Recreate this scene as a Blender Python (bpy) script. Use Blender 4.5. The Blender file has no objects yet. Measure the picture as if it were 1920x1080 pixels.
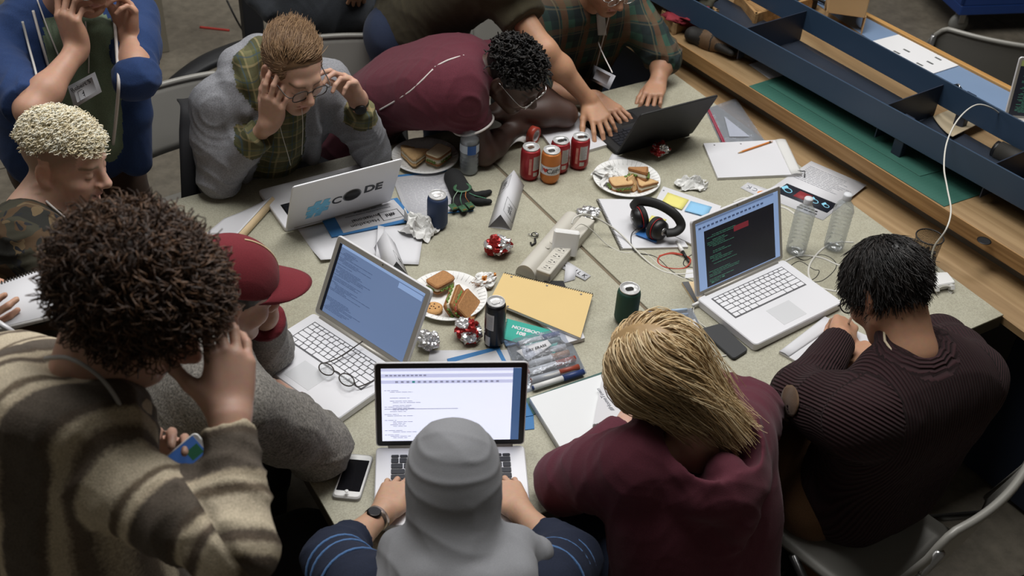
import bpy, bmesh, math, random
import numpy as np
from mathutils import Vector, Matrix, noise as mnoise
PI = math.pi
SC = bpy.context.scene
COL = SC.collection
random.seed(4); RNG = np.random.default_rng(4)

# ---------------------------------------------------------------- camera, world, lights, exposure
CAM_R = np.array([[0.86314647, -0.50250887, 0.04962867], [-0.28211542, -0.56141518, -0.77796136], [0.41879477, 0.65749359, -0.62634903]])
CAM_C = np.array([-0.59017231, -1.43543623, 2.84253335]); CAM_F = 2117.25
cam = bpy.data.cameras.new('camera'); camo = bpy.data.objects.new('camera', cam); COL.objects.link(camo)
cam.sensor_width = 36.0; cam.lens = 36.0 * CAM_F / 1920.0
mw = Matrix.Identity(4)
for i in range(3):
    mw[i][0] = CAM_R[0][i]; mw[i][1] = -CAM_R[1][i]; mw[i][2] = -CAM_R[2][i]; mw[i][3] = CAM_C[i]
camo.matrix_world = mw
cam.clip_start = .05
cam.dof.use_dof = True; cam.dof.focus_distance = 3.15; cam.dof.aperture_fstop = 5.0
SC.camera = camo
SC.view_settings.view_transform = 'Standard'; SC.view_settings.look = 'None'
SC.view_settings.gamma = 1.0; SC.view_settings.use_curve_mapping = False
SC.view_settings.exposure = 0.0
wd = bpy.data.worlds.new('world'); SC.world = wd; wd.use_nodes = True
wd.node_tree.nodes['Background'].inputs[0].default_value = (.62, .66, .72, 1)
wd.node_tree.nodes['Background'].inputs[1].default_value = .13
def area(name, loc, target, sx, sy, power, col=(1, 1, 1)):
    l = bpy.data.lights.new(name, 'AREA'); l.shape = 'RECTANGLE'; l.size = sx; l.size_y = sy; l.energy = power; l.color = col
    o = bpy.data.objects.new(name, l); COL.objects.link(o); o.location = loc
    d = Vector(target) - Vector(loc); o.rotation_euler = d.to_track_quat('-Z', 'Y').to_euler(); return o
area('ceiling_lamp', (1.0, 1.15, 4.5), (1.0, .75, .74), 2.6, 1.3, 128, (1, .99, .97))
area('ceiling_lamp', (3.4, 1.5, 4.6), (3.2, 1.3, .74), 2.4, 1.0, 70, (1, .98, .95))
area('ceiling_lamp', (-1.6, 3.6, 4.6), (-1.0, 3.0, 0), 2.4, 1.0, 45, (1, .98, .95))
area('ceiling_lamp', (2.6, 5.6, 4.6), (2.4, 5.2, 0), 2.4, 1.0, 55, (1, .98, .95))

# ---------------------------------------------------------------- helpers
def ray(px, py): return CAM_R.T @ np.array([(px - 960) / CAM_F, (py - 540) / CAM_F, 1.0])
def at(px, py, z=.74):                       # where the sight line through a picture point meets height z
    r = ray(px, py); return Vector(CAM_C + (z - CAM_C[2]) / r[2] * r)
def dp(px, py, d): return Vector(CAM_C + d * ray(px, py))      # the point at distance d along that sight line
def V(*a): return Vector(a)
def s2l(c): c /= 255.0; return c / 12.92 if c <= .04045 else ((c + .055) / 1.055) ** 2.4
def rgb(c): return (s2l(c[0]), s2l(c[1]), s2l(c[2]), 1)
MATS = {}
def N(t, kind, **kw):
    n = t.nodes.new(kind)
    for k, v in kw.items():
        if k.startswith('i_'): n.inputs[int(k[2:]) if k[2:].isdigit() else k[2:].replace('_', ' ')].default_value = v
        else: setattr(n, k, v)
    return n
def mat(name, col, rough=.6, metal=0, var=0, vs=20, bump=0, bs=200, trans=0, emit=0, coat=0, sheen=0, ior=1.45, alpha=1, fn=None, sss=0, bd=.002):
    if name in MATS: return MATS[name]
    m = bpy.data.materials.new(name); m.use_nodes = True; t = m.node_tree; p = t.nodes['Principled BSDF']
    c = rgb(col); p.inputs['Base Color'].default_value = c; p.inputs['Roughness'].default_value = rough; p.inputs['Metallic'].default_value = metal
    p.inputs['Transmission Weight'].default_value = trans; p.inputs['IOR'].default_value = ior; p.inputs['Alpha'].default_value = alpha
    p.inputs['Coat Weight'].default_value = coat; p.inputs['Sheen Weight'].default_value = sheen
    if sss: p.inputs['Subsurface Weight'].default_value = sss; p.inputs['Subsurface Radius'].default_value = (.012, .005, .003); p.inputs['Subsurface Scale'].default_value = .6
    if emit: p.inputs['Emission Color'].default_value = c; p.inputs['Emission Strength'].default_value = emit
    tc = N(t, 'ShaderNodeTexCoord')
    if var:
        nz = N(t, 'ShaderNodeTexNoise', i_Scale=vs, i_Detail=5.0); t.links.new(tc.outputs['Object'], nz.inputs['Vector'])
        mx = N(t, 'ShaderNodeMix', data_type='RGBA'); t.links.new(nz.outputs['Fac'], mx.inputs[0])
        mx.inputs[6].default_value = tuple(x * (1 - var) for x in c[:3]) + (1,); mx.inputs[7].default_value = tuple(min(1, x * (1 + var)) for x in c[:3]) + (1,)
        t.links.new(mx.outputs[2], p.inputs['Base Color'])
        if emit: t.links.new(mx.outputs[2], p.inputs['Emission Color'])
    if bump:
        nb = N(t, 'ShaderNodeTexNoise', i_Scale=bs, i_Detail=4.0); t.links.new(tc.outputs['Object'], nb.inputs['Vector'])
        b = N(t, 'ShaderNodeBump', i_Strength=bump, i_Distance=bd); t.links.new(nb.outputs['Fac'], b.inputs['Height']); t.links.new(b.outputs[0], p.inputs['Normal'])
    if fn: fn(t, p, tc)
    MATS[name] = m; return m
def ramp(t, src, stops, interp='LINEAR'):
    r = N(t, 'ShaderNodeValToRGB'); e = r.color_ramp; e.interpolation = interp
    while len(e.elements) < len(stops): e.elements.new(.5)
    for el, (x, c) in zip(e.elements, stops): el.position = x; el.color = rgb(c) if len(c) == 3 else c
    t.links.new(src, r.inputs[0]); return r.outputs[0]
def tag(o, label=None, cat=None, group=None, kind=None):
    for k, v in (('label', label), ('category', cat), ('group', group), ('kind', kind)):
        if v: o[k] = v
    return o
def thing(name, label, cat, loc=(0, 0, 0), rz=0, group=None):
    o = bpy.data.objects.new(name, None); COL.objects.link(o); o.location = loc; o.rotation_euler = (0, 0, rz); o.empty_display_size = .05
    return tag(o, label, cat, group)
def link(name, me, parent=None, label=None, kind=None):
    o = bpy.data.objects.new(name, me); COL.objects.link(o)
    if parent is not None: o.parent = parent
    return tag(o, label, kind=kind)
class MB:                                     # collects shapes and links them as ONE mesh
    def __init__(s): s.v = []; s.f = []; s.mi = []; s.sm = []
    def add(s, v, f, mi=0, sm=False):
        o = len(s.v); s.v += [tuple(x) for x in v]; s.f += [tuple(i + o for i in q) for q in f]; s.mi += [mi] * len(f); s.sm += [sm] * len(f); return s
    def box(s, x0, x1, y0, y1, z0, z1, mi=0, b=0, M=None):
        if b <= 0:
            v = [(x, y, z) for z in (z0, z1) for y in (y0, y1) for x in (x0, x1)]
            f = [(0, 2, 3, 1), (4, 5, 7, 6), (0, 1, 5, 4), (2, 6, 7, 3), (0, 4, 6, 2), (1, 3, 7, 5)]
            if M is not None: v = [M @ Vector(p) for p in v]
            return s.add(v, f, mi)
        return s.prism(rrect(x0, x1, y0, y1, b, 3), z0, z1, mi, min(b * .5, (z1 - z0) * .35), M)
    def prism(s, poly, z0, z1, mi=0, b=0, M=None, sm=False):
        n = len(poly); P = [Vector((p[0], p[1])) for p in poly]; rings = []
        if b > 0:
            c = sum(P, Vector((0, 0))) / n
            def inset(d):
                out = []
                for i in range(n):
                    a, q, e = P[i - 1], P[i], P[(i + 1) % n]
                    d1 = (q - a).normalized() if (q - a).length > 1e-9 else Vector((1, 0)); d2 = (e - q).normalized() if (e - q).length > 1e-9 else d1
                    nn = Vector((-d1.y, d1.x)) + Vector((-d2.y, d2.x)); nn = nn.normalized() if nn.length > 1e-6 else Vector((-d1.y, d1.x))
                    out.append(q + nn * d)
                return out
            I = inset(b); rings = [(I, z0), (P, z0 + b), (P, z1 - b), (I, z1)]
        else: rings = [(P, z0), (P, z1)]
        v = [(p.x, p.y, z) for R, z in rings for p in R]; f = []
        for k in range(len(rings) - 1):
            for i in range(n):
                j = (i + 1) % n; f.append((k * n + i, k * n + j, (k + 1) * n + j, (k + 1) * n + i))
        f.append(tuple(reversed(range(n)))); f.append(tuple((len(rings) - 1) * n + i for i in range(n)))
        if M is not None: v = [M @ Vector(p) for p in v]
        return s.add(v, f, mi, sm)
    def tube(s, pts, r, n=8, mi=0, sm=True, closed=False, cap=True, flat=1.0):
        P = [Vector(p) for p in pts]; m = len(P); R = r if hasattr(r, '__len__') else [r] * m; v = []; f = []; up = None
        for i in range(m):
            if closed: d = P[(i + 1) % m] - P[i - 1]
            else: d = P[min(i + 1, m - 1)] - P[max(i - 1, 0)]
            d = d.normalized() if d.length > 1e-9 else Vector((0, 0, 1))
            if up is None: up = Vector((0, 0, 1)) if abs(d.z) < .9 else Vector((1, 0, 0))
            x = d.cross(up); x = x.normalized() if x.length > 1e-6 else d.orthogonal().normalized(); up = x.cross(d).normalized()
            for k in range(n):
                a = 2 * PI * k / n; v.append(P[i] + (x * math.cos(a) + up * math.sin(a) * flat) * R[i])
        for i in range(m if closed else m - 1):
            j = (i + 1) % m
            for k in range(n): f.append((i * n + k, i * n + (k + 1) % n, j * n + (k + 1) % n, j * n + k))
        if not closed and cap: f.append(tuple(reversed(range(n)))); f.append(tuple((m - 1) * n + k for k in range(n)))
        return s.add(v, f, mi, sm)
    def lathe(s, prof, n=24, mi=0, sm=True, M=None, cap=True):
        v = []; f = []; m = len(prof)
        for r, z in prof:
            for k in range(n): a = 2 * PI * k / n; v.append(Vector((r * math.cos(a), r * math.sin(a), z)))
        for i in range(m - 1):
            for k in range(n): f.append((i * n + k, i * n + (k + 1) % n, (i + 1) * n + (k + 1) % n, (i + 1) * n + k))
        if cap: f.append(tuple(reversed(range(n)))); f.append(tuple((m - 1) * n + k for k in range(n)))
        if M is not None: v = [M @ p for p in v]
        return s.add(v, f, mi, sm)
    def sheet(s, fn, nu, nv, th=.0006, mi=0, sm=True):   # a thin closed sheet from fn(u,v) -> point
        G = [[Vector(fn(i / nu, j / nv)) for j in range(nv + 1)] for i in range(nu + 1)]; v = []; f = []
        for side in (1, 0):
            for i in range(nu + 1):
                for j in range(nv + 1):
                    a = G[min(i + 1, nu)][j] - G[max(i - 1, 0)][j]; b = G[i][min(j + 1, nv)] - G[i][max(j - 1, 0)]
                    nn = a.cross(b); nn = nn.normalized() if nn.length > 1e-12 else Vector((0, 0, 1))
                    v.append(G[i][j] + nn * (th / 2 if side else -th / 2))
        w = nv + 1; o = (nu + 1) * w
        for i in range(nu):
            for j in range(nv):
                q = (i * w + j, (i + 1) * w + j, (i + 1) * w + j + 1, i * w + j + 1); f.append(q); f.append(tuple(reversed([x + o for x in q])))
        for i in range(nu):
            for j in (0, nv):
                q = (i * w + j, (i + 1) * w + j, (i + 1) * w + j + o, i * w + j + o); f.append(tuple(reversed(q)) if j == 0 else q)
        for j in range(nv):
            for i in (0, nu):
                q = (i * w + j, i * w + j + 1, i * w + j + 1 + o, i * w + j + o); f.append(q if i == 0 else tuple(reversed(q)))
        return s.add(v, f, mi, sm)
    def mesh(s, name, mats):
        me = bpy.data.meshes.new(name); me.from_pydata(s.v, [], s.f)
        for m in (mats if isinstance(mats, (list, tuple)) else [mats]): me.materials.append(m)
        me.polygons.foreach_set('material_index', s.mi); me.polygons.foreach_set('use_smooth', s.sm); me.update()
        return me
    def obj(s, name, mats, parent=None, label=None, kind=None): return link(name, s.mesh(name, mats), parent, label, kind)
def rrect(x0, x1, y0, y1, r, n=4):
    r = min(r, (x1 - x0) / 2.001, (y1 - y0) / 2.001); o = []
    for cx, cy, a0 in ((x1 - r, y1 - r, 0), (x0 + r, y1 - r, PI / 2), (x0 + r, y0 + r, PI), (x1 - r, y0 + r, 1.5 * PI)):
        for k in range(n + 1): a = a0 + PI / 2 * k / n; o.append((cx + r * math.cos(a), cy + r * math.sin(a)))
    return o
def bez(pts, n=10):                           # smooth curve through points
    P = [Vector(p) for p in pts]; out = []
    for i in range(len(P) - 1):
        a, b, c, d = P[max(i - 1, 0)], P[i], P[i + 1], P[min(i + 2, len(P) - 1)]
        for k in range(n):
            t = k / n; out.append(.5 * ((2 * b) + (c - a) * t + (2 * a - 5 * b + 4 * c - d) * t * t + (3 * b - a - 3 * c + d) * t ** 3))
    return out + [P[-1]]
def text(name, s, size, m, parent, M, align='CENTER', ext=.0003, shear=0, bold=0, label=None):
    cu = bpy.data.curves.new(name, 'FONT'); cu.body = s; cu.size = size; cu.align_x = align; cu.align_y = 'CENTER'; cu.extrude = ext; cu.shear = shear; cu.offset = bold; cu.resolution_u = 3
    o = bpy.data.objects.new(name, cu); COL.objects.link(o); bpy.context.view_layer.update()
    me = bpy.data.meshes.new_from_object(o.evaluated_get(bpy.context.evaluated_depsgraph_get())); bpy.data.objects.remove(o); bpy.data.curves.remove(cu)
    me.name = name; me.transform(M); me.materials.clear(); me.materials.append(m)
    return link(name, me, parent, label)
def hframe(p, q, z=None):                     # origin p, local x towards q on the horizontal
    return math.atan2(q.y - p.y, q.x - p.x)
def ring(c, r, n, M=None):
    return [c + Vector((r * math.cos(2 * PI * k / n), r * math.sin(2 * PI * k / n), 0)) for k in range(n)]
def fr(o, x, y):                              # 4x4 frame from origin, x axis, approximate y axis
    x = Vector(x).normalized(); z = x.cross(Vector(y)).normalized(); y = z.cross(x)
    M = Matrix.Identity(4)
    for i in range(3): M[i][0] = x[i]; M[i][1] = y[i]; M[i][2] = z[i]; M[i][3] = o[i]
    return M
# ---------------------------------------------------------------- setting
def f_conc(t, p, tc):
    a = N(t, 'ShaderNodeTexNoise', i_Scale=.9, i_Detail=6.0, i_Roughness=.65); t.links.new(tc.outputs['Object'], a.inputs['Vector'])
    c = ramp(t, a.outputs['Fac'], [(.3, (104, 97, 86)), (.5, (124, 117, 104)), (.72, (146, 138, 124))])
    b = N(t, 'ShaderNodeTexNoise', i_Scale=14.0, i_Detail=8.0, i_Roughness=.7); t.links.new(tc.outputs['Object'], b.inputs['Vector'])
    d = ramp(t, b.outputs['Fac'], [(.32, (150, 150, 150)), (.62, (255, 255, 255))])
    m = N(t, 'ShaderNodeMix', data_type='RGBA', blend_type='MULTIPLY'); m.inputs[0].default_value = .55
    t.links.new(c, m.inputs[6]); t.links.new(d, m.inputs[7]); t.links.new(m.outputs[2], p.inputs['Base Color'])
    r = N(t, 'ShaderNodeMapRange', i_3=.3, i_4=.55); t.links.new(a.outputs['Fac'], r.inputs[0]); t.links.new(r.outputs[0], p.inputs['Roughness'])
M_floor = mat('concrete', (120, 112, 100), .45, bump=.15, bs=60, fn=f_conc)
b = MB()
JX = [-3.0, 1.55, 5.2, 9]; JY = [-4.0, -.42, 3.3, 7.5]
fl = thing('floor', None, None); fl['kind'] = 'structure'
slab_i = 0
for i in range(3):
    for j in range(3):
        MB().box(JX[i] + .004, JX[i + 1] - .004, JY[j] + .004, JY[j + 1] - .004, -.1, 0).obj('floor_slab', M_floor, fl)
MB().box(-3.05, 9.05, -4.05, 7.55, -.12, -.02).obj('floor_base', mat('joint_dirt', (40, 37, 33), .9), fl)
M_wall = mat('painted_wall', (150, 146, 138), .8, bump=.1, bs=40)
w = MB().box(-3.05, 9.05, 7.5, 7.62, 0, 4.8).obj('wall_back', M_wall); w['kind'] = 'structure'
w = MB().box(9, 9.12, -4, 7.62, 0, 4.8).obj('wall_right', M_wall); w['kind'] = 'structure'
w = MB().box(-3.12, -3, -4, 7.62, 0, 4.8).obj('wall_left', M_wall); w['kind'] = 'structure'
w = MB().box(-3.12, 9.12, -4.12, -4, 0, 4.8).obj('wall_front', M_wall); w['kind'] = 'structure'
w = MB().box(-3.12, 9.12, -4.12, 7.62, 4.8, 4.9).obj('ceiling', mat('ceiling_paint', (120, 118, 112), .9)); w['kind'] = 'structure'

# ---------------------------------------------------------------- tables
def f_lam(t, p, tc):
    a = N(t, 'ShaderNodeTexNoise', i_Scale=260.0, i_Detail=3.0); t.links.new(tc.outputs['Object'], a.inputs['Vector'])
    c = ramp(t, a.outputs['Fac'], [(.35, (156, 153, 136)), (.65, (177, 174, 155))])
    b = N(t, 'ShaderNodeTexNoise', i_Scale=3.0, i_Detail=7.0, i_Roughness=.7); t.links.new(tc.outputs['Object'], b.inputs['Vector'])
    d = ramp(t, b.outputs['Fac'], [(.3, (222, 219, 212)), (.55, (255, 255, 255))])
    m = N(t, 'ShaderNodeMix', data_type='RGBA', blend_type='MULTIPLY'); m.inputs[0].default_value = .8
    t.links.new(c, m.inputs[6]); t.links.new(d, m.inputs[7]); t.links.new(m.outputs[2], p.inputs['Base Color'])
M_lam = mat('table_laminate', (160, 155, 138), .5, bump=.05, bs=300, fn=f_lam)
M_edge = mat('table_edge', (82, 77, 66), .6, var=.2, vs=30)
M_gsteel = mat('grey_steel', (120, 118, 114), .4, .7)
TH = .74
def table(xs0, xs1, label):
    # xs0/xs1: x at near and far ends of each side
    t = thing('folding_table', label, 'table', (0, 0, 0))
    poly = [(xs0[0], 0), (xs1[0], 0), (xs1[1], 1.65), (xs0[1], 1.65)]
    MB().prism(poly, TH - .006, TH, 0, .0015).obj('tabletop', M_lam, t)
    q = MB(); q.prism(poly, TH - .048, TH - .0062, 0, .002); q.obj('edge_band', M_edge, t)
    cx0 = max(xs0) + .12; cx1 = min(xs1) - .12
    for x in (cx0, cx1):
        for y in (.22, 1.43):
            MB().tube([(x, y, TH - .05), (x, y, .03)], .014, 10).obj('leg', M_gsteel, t)
            MB().lathe([(.019, 0), (.019, .035), (.014, .05)], 10, M=Matrix.Translation((x, y, 0))).obj('foot_cap', mat('black_rubber', (24, 24, 24), .7), t)
    for y in (.22, 1.43): MB().tube([(cx0, y, .34), (cx1, y, .34)], .011, 8).obj('cross_bar', M_gsteel, t)
    return t
table((0, 0), (1.122, 1.094), 'left folding table with putty-coloured laminate top, under the sticker laptop')
table((1.134, 1.106), (2.069, 2.069), 'right folding table with putty-coloured laminate top, under the red drink cans')

js = MB().prism([(1.1215, .002), (1.1345, .002), (1.1065, 1.648), (1.0935, 1.648)], TH - .0075, TH - .0045); js = tag(js.obj('gap_tone_strip', mat('gap_tone_brown', (116, 104, 86), .8)), 'added brown strip that lightens the dark gap between the two folding tables', 'strip')  # added strip: its brown lightens the shaded gap, no real part of the tables
# ---------------------------------------------------------------- workbench on the right
def f_wood(c0, c1, c2, sx=1.5, sy=22):
    def g(t, p, tc):
        mp = N(t, 'ShaderNodeMapping'); mp.inputs['Scale'].default_value = (sy, sx, sy); t.links.new(tc.outputs['Object'], mp.inputs['Vector'])
        a = N(t, 'ShaderNodeTexNoise', i_Scale=1.0, i_Detail=6.0, i_Distortion=.8); t.links.new(mp.outputs[0], a.inputs['Vector'])
        t.links.new(ramp(t, a.outputs['Fac'], [(.3, c0), (.5, c1), (.7, c2)]), p.inputs['Base Color'])
    return g
M_ply = mat('plywood', (180, 148, 105), .5, fn=f_wood((128, 102, 70), (148, 121, 86), (168, 141, 104)))
M_plye = mat('plywood_edge', (150, 116, 74), .6, fn=f_wood((128, 94, 56), (150, 115, 72), (170, 134, 90), 2, 60))
M_blue = mat('blue_enamel', (49, 68, 90), .38, var=.08, vs=6)
M_bluemat = mat('blue_mat', (116, 138, 168), .55, var=.05, vs=9)
M_dkblue = mat('dark_blue_enamel', (38, 46, 62), .4, var=.08, vs=6)
ZB = .84; bA = at(1250, 65, ZB); bB = at(1920, 482, ZB); BRZ = math.atan2(bA.y - bB.y, bA.x - bB.x) - PI / 2
b0 = at(1402, 160, ZB)
bench = thing('workbench', 'long plywood workbench with blue steel rails running along the right', 'workbench', (b0.x, b0.y, 0), BRZ)
BM = Matrix.Translation((b0.x, b0.y, 0)) @ Matrix.Rotation(BRZ, 4, 'Z'); BI = BM.inverted()
def bl(px, py, z=ZB): return BI @ at(px, py, z)
fe = (bl(1640, 38).x + bl(1890, 165).x) / 2
Y0, Y1 = -2.6, 2.4
MB().box(0, fe, Y0, Y1, ZB - .05, ZB, b=.004).obj('bench_top', M_ply, bench)
MB().box(-.006, -.0002, Y0, Y1, ZB - .052, ZB + .0005).obj('front_edge', M_plye, bench)
MB().box(fe - .022, fe + .004, Y0, Y1, ZB + .0002, ZB + .012).obj('back_lip', mat('pale_wood', (196, 150, 92), .55, fn=f_wood((170, 124, 68), (190, 145, 86), (206, 164, 106), 2, 60)), bench)
MB().prism([(lambda q: (q.x, q.y))(BI @ Vector(q)) for q in ((2.0715, -1.6, 0), (2.62, -1.6, 0), (2.62, 2.3, 0), (2.0715, 2.3, 0))], .705, .729).obj('lower_board', M_ply, bench)
MB().box(.05, .10, Y0, Y1, .715, .787).obj('grey_beam', mat('galvanised_beam', (128, 126, 120), .45, .4, var=.15, vs=12), bench)
for y in (-1.9, -.7, .5, 1.7):
    for x in (.12, fe - .1):
        MB().box(x - .03, x + .03, y - .03, y + .03, 0, .69, b=.004).obj('bench_leg', M_dkblue, bench)
    MB().box(.1, fe - .08, y - .02, y + .02, .12, .18).obj('leg_brace', M_dkblue, bench)
MB().box(.02, fe - .05, -1.85, 1.68, .3, .32).obj('bottom_shelf', M_dkblue, bench)
# steel rack with two blue rails above the bench top
ZR = 1.0
f0, f1, r0, r1 = [BI @ at(*q, ZR) for q in ((1300, 0), (1920, 337), (1490, 0), (1920, 230))]
rack = bench
def railp(a, b, zb, zt, th, nm, m):
    d = Vector((b.x - a.x, b.y - a.y)).normalized(); a2 = Vector((a.x, a.y)) - d * 1.1; b2 = Vector((b.x, b.y)) + d * 1.4; n = Vector((-d.y, d.x)) * th
    return MB().prism([a2, b2, b2 + n, a2 + n] if (d.y < 0) else [a2, b2, b2 - n, a2 - n], zb, zt, 0, .001).obj(nm, m, rack)
railp(f0, f1, .905, ZR, .006, 'front_rail', M_blue); railp(r0, r1, .905, ZR, .006, 'rear_rail', M_blue)
fx = lambda y: f0.x + (f1.x - f0.x) * (y - f0.y) / (f1.y - f0.y)
rx = lambda y: r0.x + (r1.x - r0.x) * (y - r0.y) / (r1.y - r0.y)
ya, yb = 1.5, -1.9
MB().sheet(lambda u, v: ((lambda y: (fx(y) + .012 + (rx(y) - fx(y) - .02) * u, y, .93 - .075 * math.sin(min(1, u * 1.25) * PI * .5) * 1.0 + .03 * max(0, u - .8)))(ya + (yb - ya) * v)), 12, 6, .003).obj('trough_sheet', mat('trough_steel', (66, 74, 88), .28, .55), rack)
for px, py in ((1492, 62), (1740, 205), (1895, 330)):
    q = bl(px, py, .9); y = q.y
    MB().prism([(fx(y) + .01, y), (rx(y) - .003, y), (rx(y) - .003, y + .004), (fx(y) + .01, y + .004)], .862, .985).obj('divider_plate', M_dkblue, rack)
for y in (1.42, -.62, -1.85):
    for g in (fx, rx):
        MB().box(g(y) + .004, g(y) + .03, y - .02, y + .02, ZB, ZR - .01, b=.003).obj('rack_post', M_dkblue, rack)
# ---------------------------------------------------------------- table things
M_alu = mat('silver_aluminium', (222, 222, 226), .42, .12, bump=.02, bs=900)
M_alud = mat('dull_aluminium', (168, 164, 156), .4, .3)
M_key_w = mat('silver_key', (224, 224, 228), .45, .05)
M_key_b = mat('black_key', (22, 24, 32), .5)
M_black = mat('black_plastic', (20, 20, 22), .4)
M_blackm = mat('matt_black', (26, 26, 27), .6, bump=.05, bs=500)
M_white = mat('white_plastic', (228, 228, 226), .35)
M_paper = mat('white_paper', (208, 208, 212), .8, bump=.03, bs=80)
M_ink = mat('black_ink', (24, 24, 28), .7)
M_inkg = mat('grey_print', (120, 122, 130), .8)
M_red = mat('red_plastic', (170, 30, 34), .4)
M_chrome = mat('chrome', (215, 215, 215), .15, 1)
M_lidalu = mat('can_aluminium', (214, 214, 214), .3, .35)
def winv(p): return (Matrix.Translation(p.location) @ p.rotation_euler.to_matrix().to_4x4()).inverted()
def wobj(mb, name, mats, parent, label=None, kind=None):      # mb holds world coordinates
    M = winv(parent); mb.v = [tuple(M @ Vector(q)) for q in mb.v]; return mb.obj(name, mats, parent, label, kind)
def screenmat(name, col, e): return mat(name, col, .25, emit=e)
def laptop(name_label, c, rz, w, d, h, tilt, shell, keymat, bez, bezw, screen, keys=True, thin=.006, keycol=None, lidlogo=None, group=None, deckmat=None):
    t = thing('laptop', name_label, 'laptop', c, rz, group)
    deckmat = deckmat or shell
    MB().prism(rrect(-w / 2, w / 2, -d, 0, .012, 4), 0, h, 0, min(.0025, h * .2)).obj('base', deckmat, t)
    kw, kd = w * .80, d * .40; kx = -kw / 2; ky = -.028 - kd
    kb = MB().box(kx - .003, kx + kw + .003, ky - .003, ky + kd + .003, h - .001, h + .0004).obj('keyboard', keycol or M_black, t)
    if keys:
        rows = [(14, .6), (14, 1), (13.5, 1), (12.8, 1), (12, 1), (8, 1)]; tot = sum(r[1] for r in rows); y = ky + kd; u = kd / tot; cache = {}
        for ri, (nk, rh) in enumerate(rows):
            hh = u * rh; y -= hh; n = int(nk)
            widths = [1] * n
            if ri == 1: widths[-1] = 1.5
            elif ri == 2: widths[0] = 1.4
            elif ri == 3: widths[0] = 1.6; widths[-1] = 1.7
            elif ri == 4: widths[0] = 2.0; widths[-1] = 2.0
            elif ri == 5: widths = [1, 1, 1, 1.3, 5.2, 1.3, 1, 1.2]
            sw = sum(widths); x = kx
            for wd_ in widths:
                ww = kw * wd_ / sw; key = (round(ww, 4), round(hh, 4))
                if key not in cache: cache[key] = MB().prism(rrect(-ww / 2 + .0012, ww / 2 - .0012, -hh / 2 + .0011, hh / 2 - .0011, .0018, 1), 0, .002, 0, .0006).mesh('key', keymat)
                k = link('key', cache[key], kb); k.location = (x + ww / 2, y + hh / 2, h + .0004); x += ww
    MB().box(-w * .13, w * .13, -d + .02, -d + .02 + d * .3, h - .0005, h + .0004).obj('trackpad', mat('trackpad_grey', (206, 207, 210), .4, .1) if shell != M_blackm else M_black, t)
    MB().tube([(-w * .42, 0, h * .9), (w * .42, 0, h * .9)], h * .33, 10).obj('hinge', M_alud if shell != M_blackm else M_black, t)
    up = Vector((0, math.sin(tilt), math.cos(tilt))); nf = Vector((0, -math.cos(tilt), math.sin(tilt)))   # nf: towards the user
    LM = Matrix.Identity(4); o = Vector((0, 0, h * .9))
    for i in range(3): LM[i][0] = (1, 0, 0)[i]; LM[i][1] = up[i]; LM[i][2] = nf[i]; LM[i][3] = o[i]
    lid = MB().prism(rrect(-w / 2, w / 2, .002, d, .010, 4), -thin, 0, 0, .0018, LM).obj('lid', shell, t)
    MB().prism(rrect(-w / 2 + .003, w / 2 - .003, .006, d - .003, .008, 3), -.0004, .0006, 0, 0, LM).obj('bezel', bez, t)
    sw0, sw1, sh0, sh1 = -w / 2 + bezw, w / 2 - bezw, bezw * 1.25, d - bezw
    sc = MB().box(sw0, sw1, sh0, sh1, .0006, .0012, M=LM).obj('screen', screen[0], t)
    pr = {}
    for (u0, u1, v0, v1, m) in screen[1]:
        mb = pr.setdefault(m.name, (MB(), m))[0]; W_, H_ = sw1 - sw0, sh1 - sh0
        mb.box(sw0 + u0 * W_, sw0 + u1 * W_, sh1 - v1 * H_, sh1 - v0 * H_, .0012, .00135 + .0001 * len(pr), M=LM)
    for k, (mb, m) in pr.items(): mb.obj('screen_' + ('text' if 'text' in k else 'panel'), m, sc)
    MB().lathe([(.0022, .0006), (.0022, .0012)], 8, M=LM @ Matrix.Translation((0, d - bezw * .5, 0))).obj('webcam', M_ink, t)
    return t, LM
def codelines(n, m, x0=.04, v0=.12, v1=.95, wmax=.5, th=.35, seed=1, gap=.25):
    r = random.Random(seed); L = []; dv = (v1 - v0) / n
    for i in range(n):
        if r.random() < gap: continue
        a = x0 + r.choice([0, 0, .02, .04, .06]); b = a + r.uniform(.08, wmax); v = v0 + i * dv
        while a < b: q = min(b, a + r.uniform(.02, .07)); L.append((a, q - .006, v, v + dv * th, m)); a = q
    return L
S_white = screenmat('screen_white', (226, 230, 248), 1.0); S_lav = screenmat('screen_lavender', (196, 200, 232), .9); S_txt = screenmat('screen_text_grey', (150, 152, 178), .7)
S_blue = screenmat('screen_blue_grey', (104, 124, 160), .55); S_blued = screenmat('screen_text_slate', (76, 92, 126), .4); S_tool = screenmat('screen_toolbar', (140, 166, 208), .55)
S_dark = screenmat('screen_dark', (26, 29, 38), .35); S_green = screenmat('screen_text_green', (62, 116, 96), .5); S_red = screenmat('screen_red', (120, 42, 52), .5); S_desk = screenmat('screen_desktop', (72, 104, 152), .6)
S_teal = screenmat('screen_text_teal', (60, 150, 150), .6)
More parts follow.
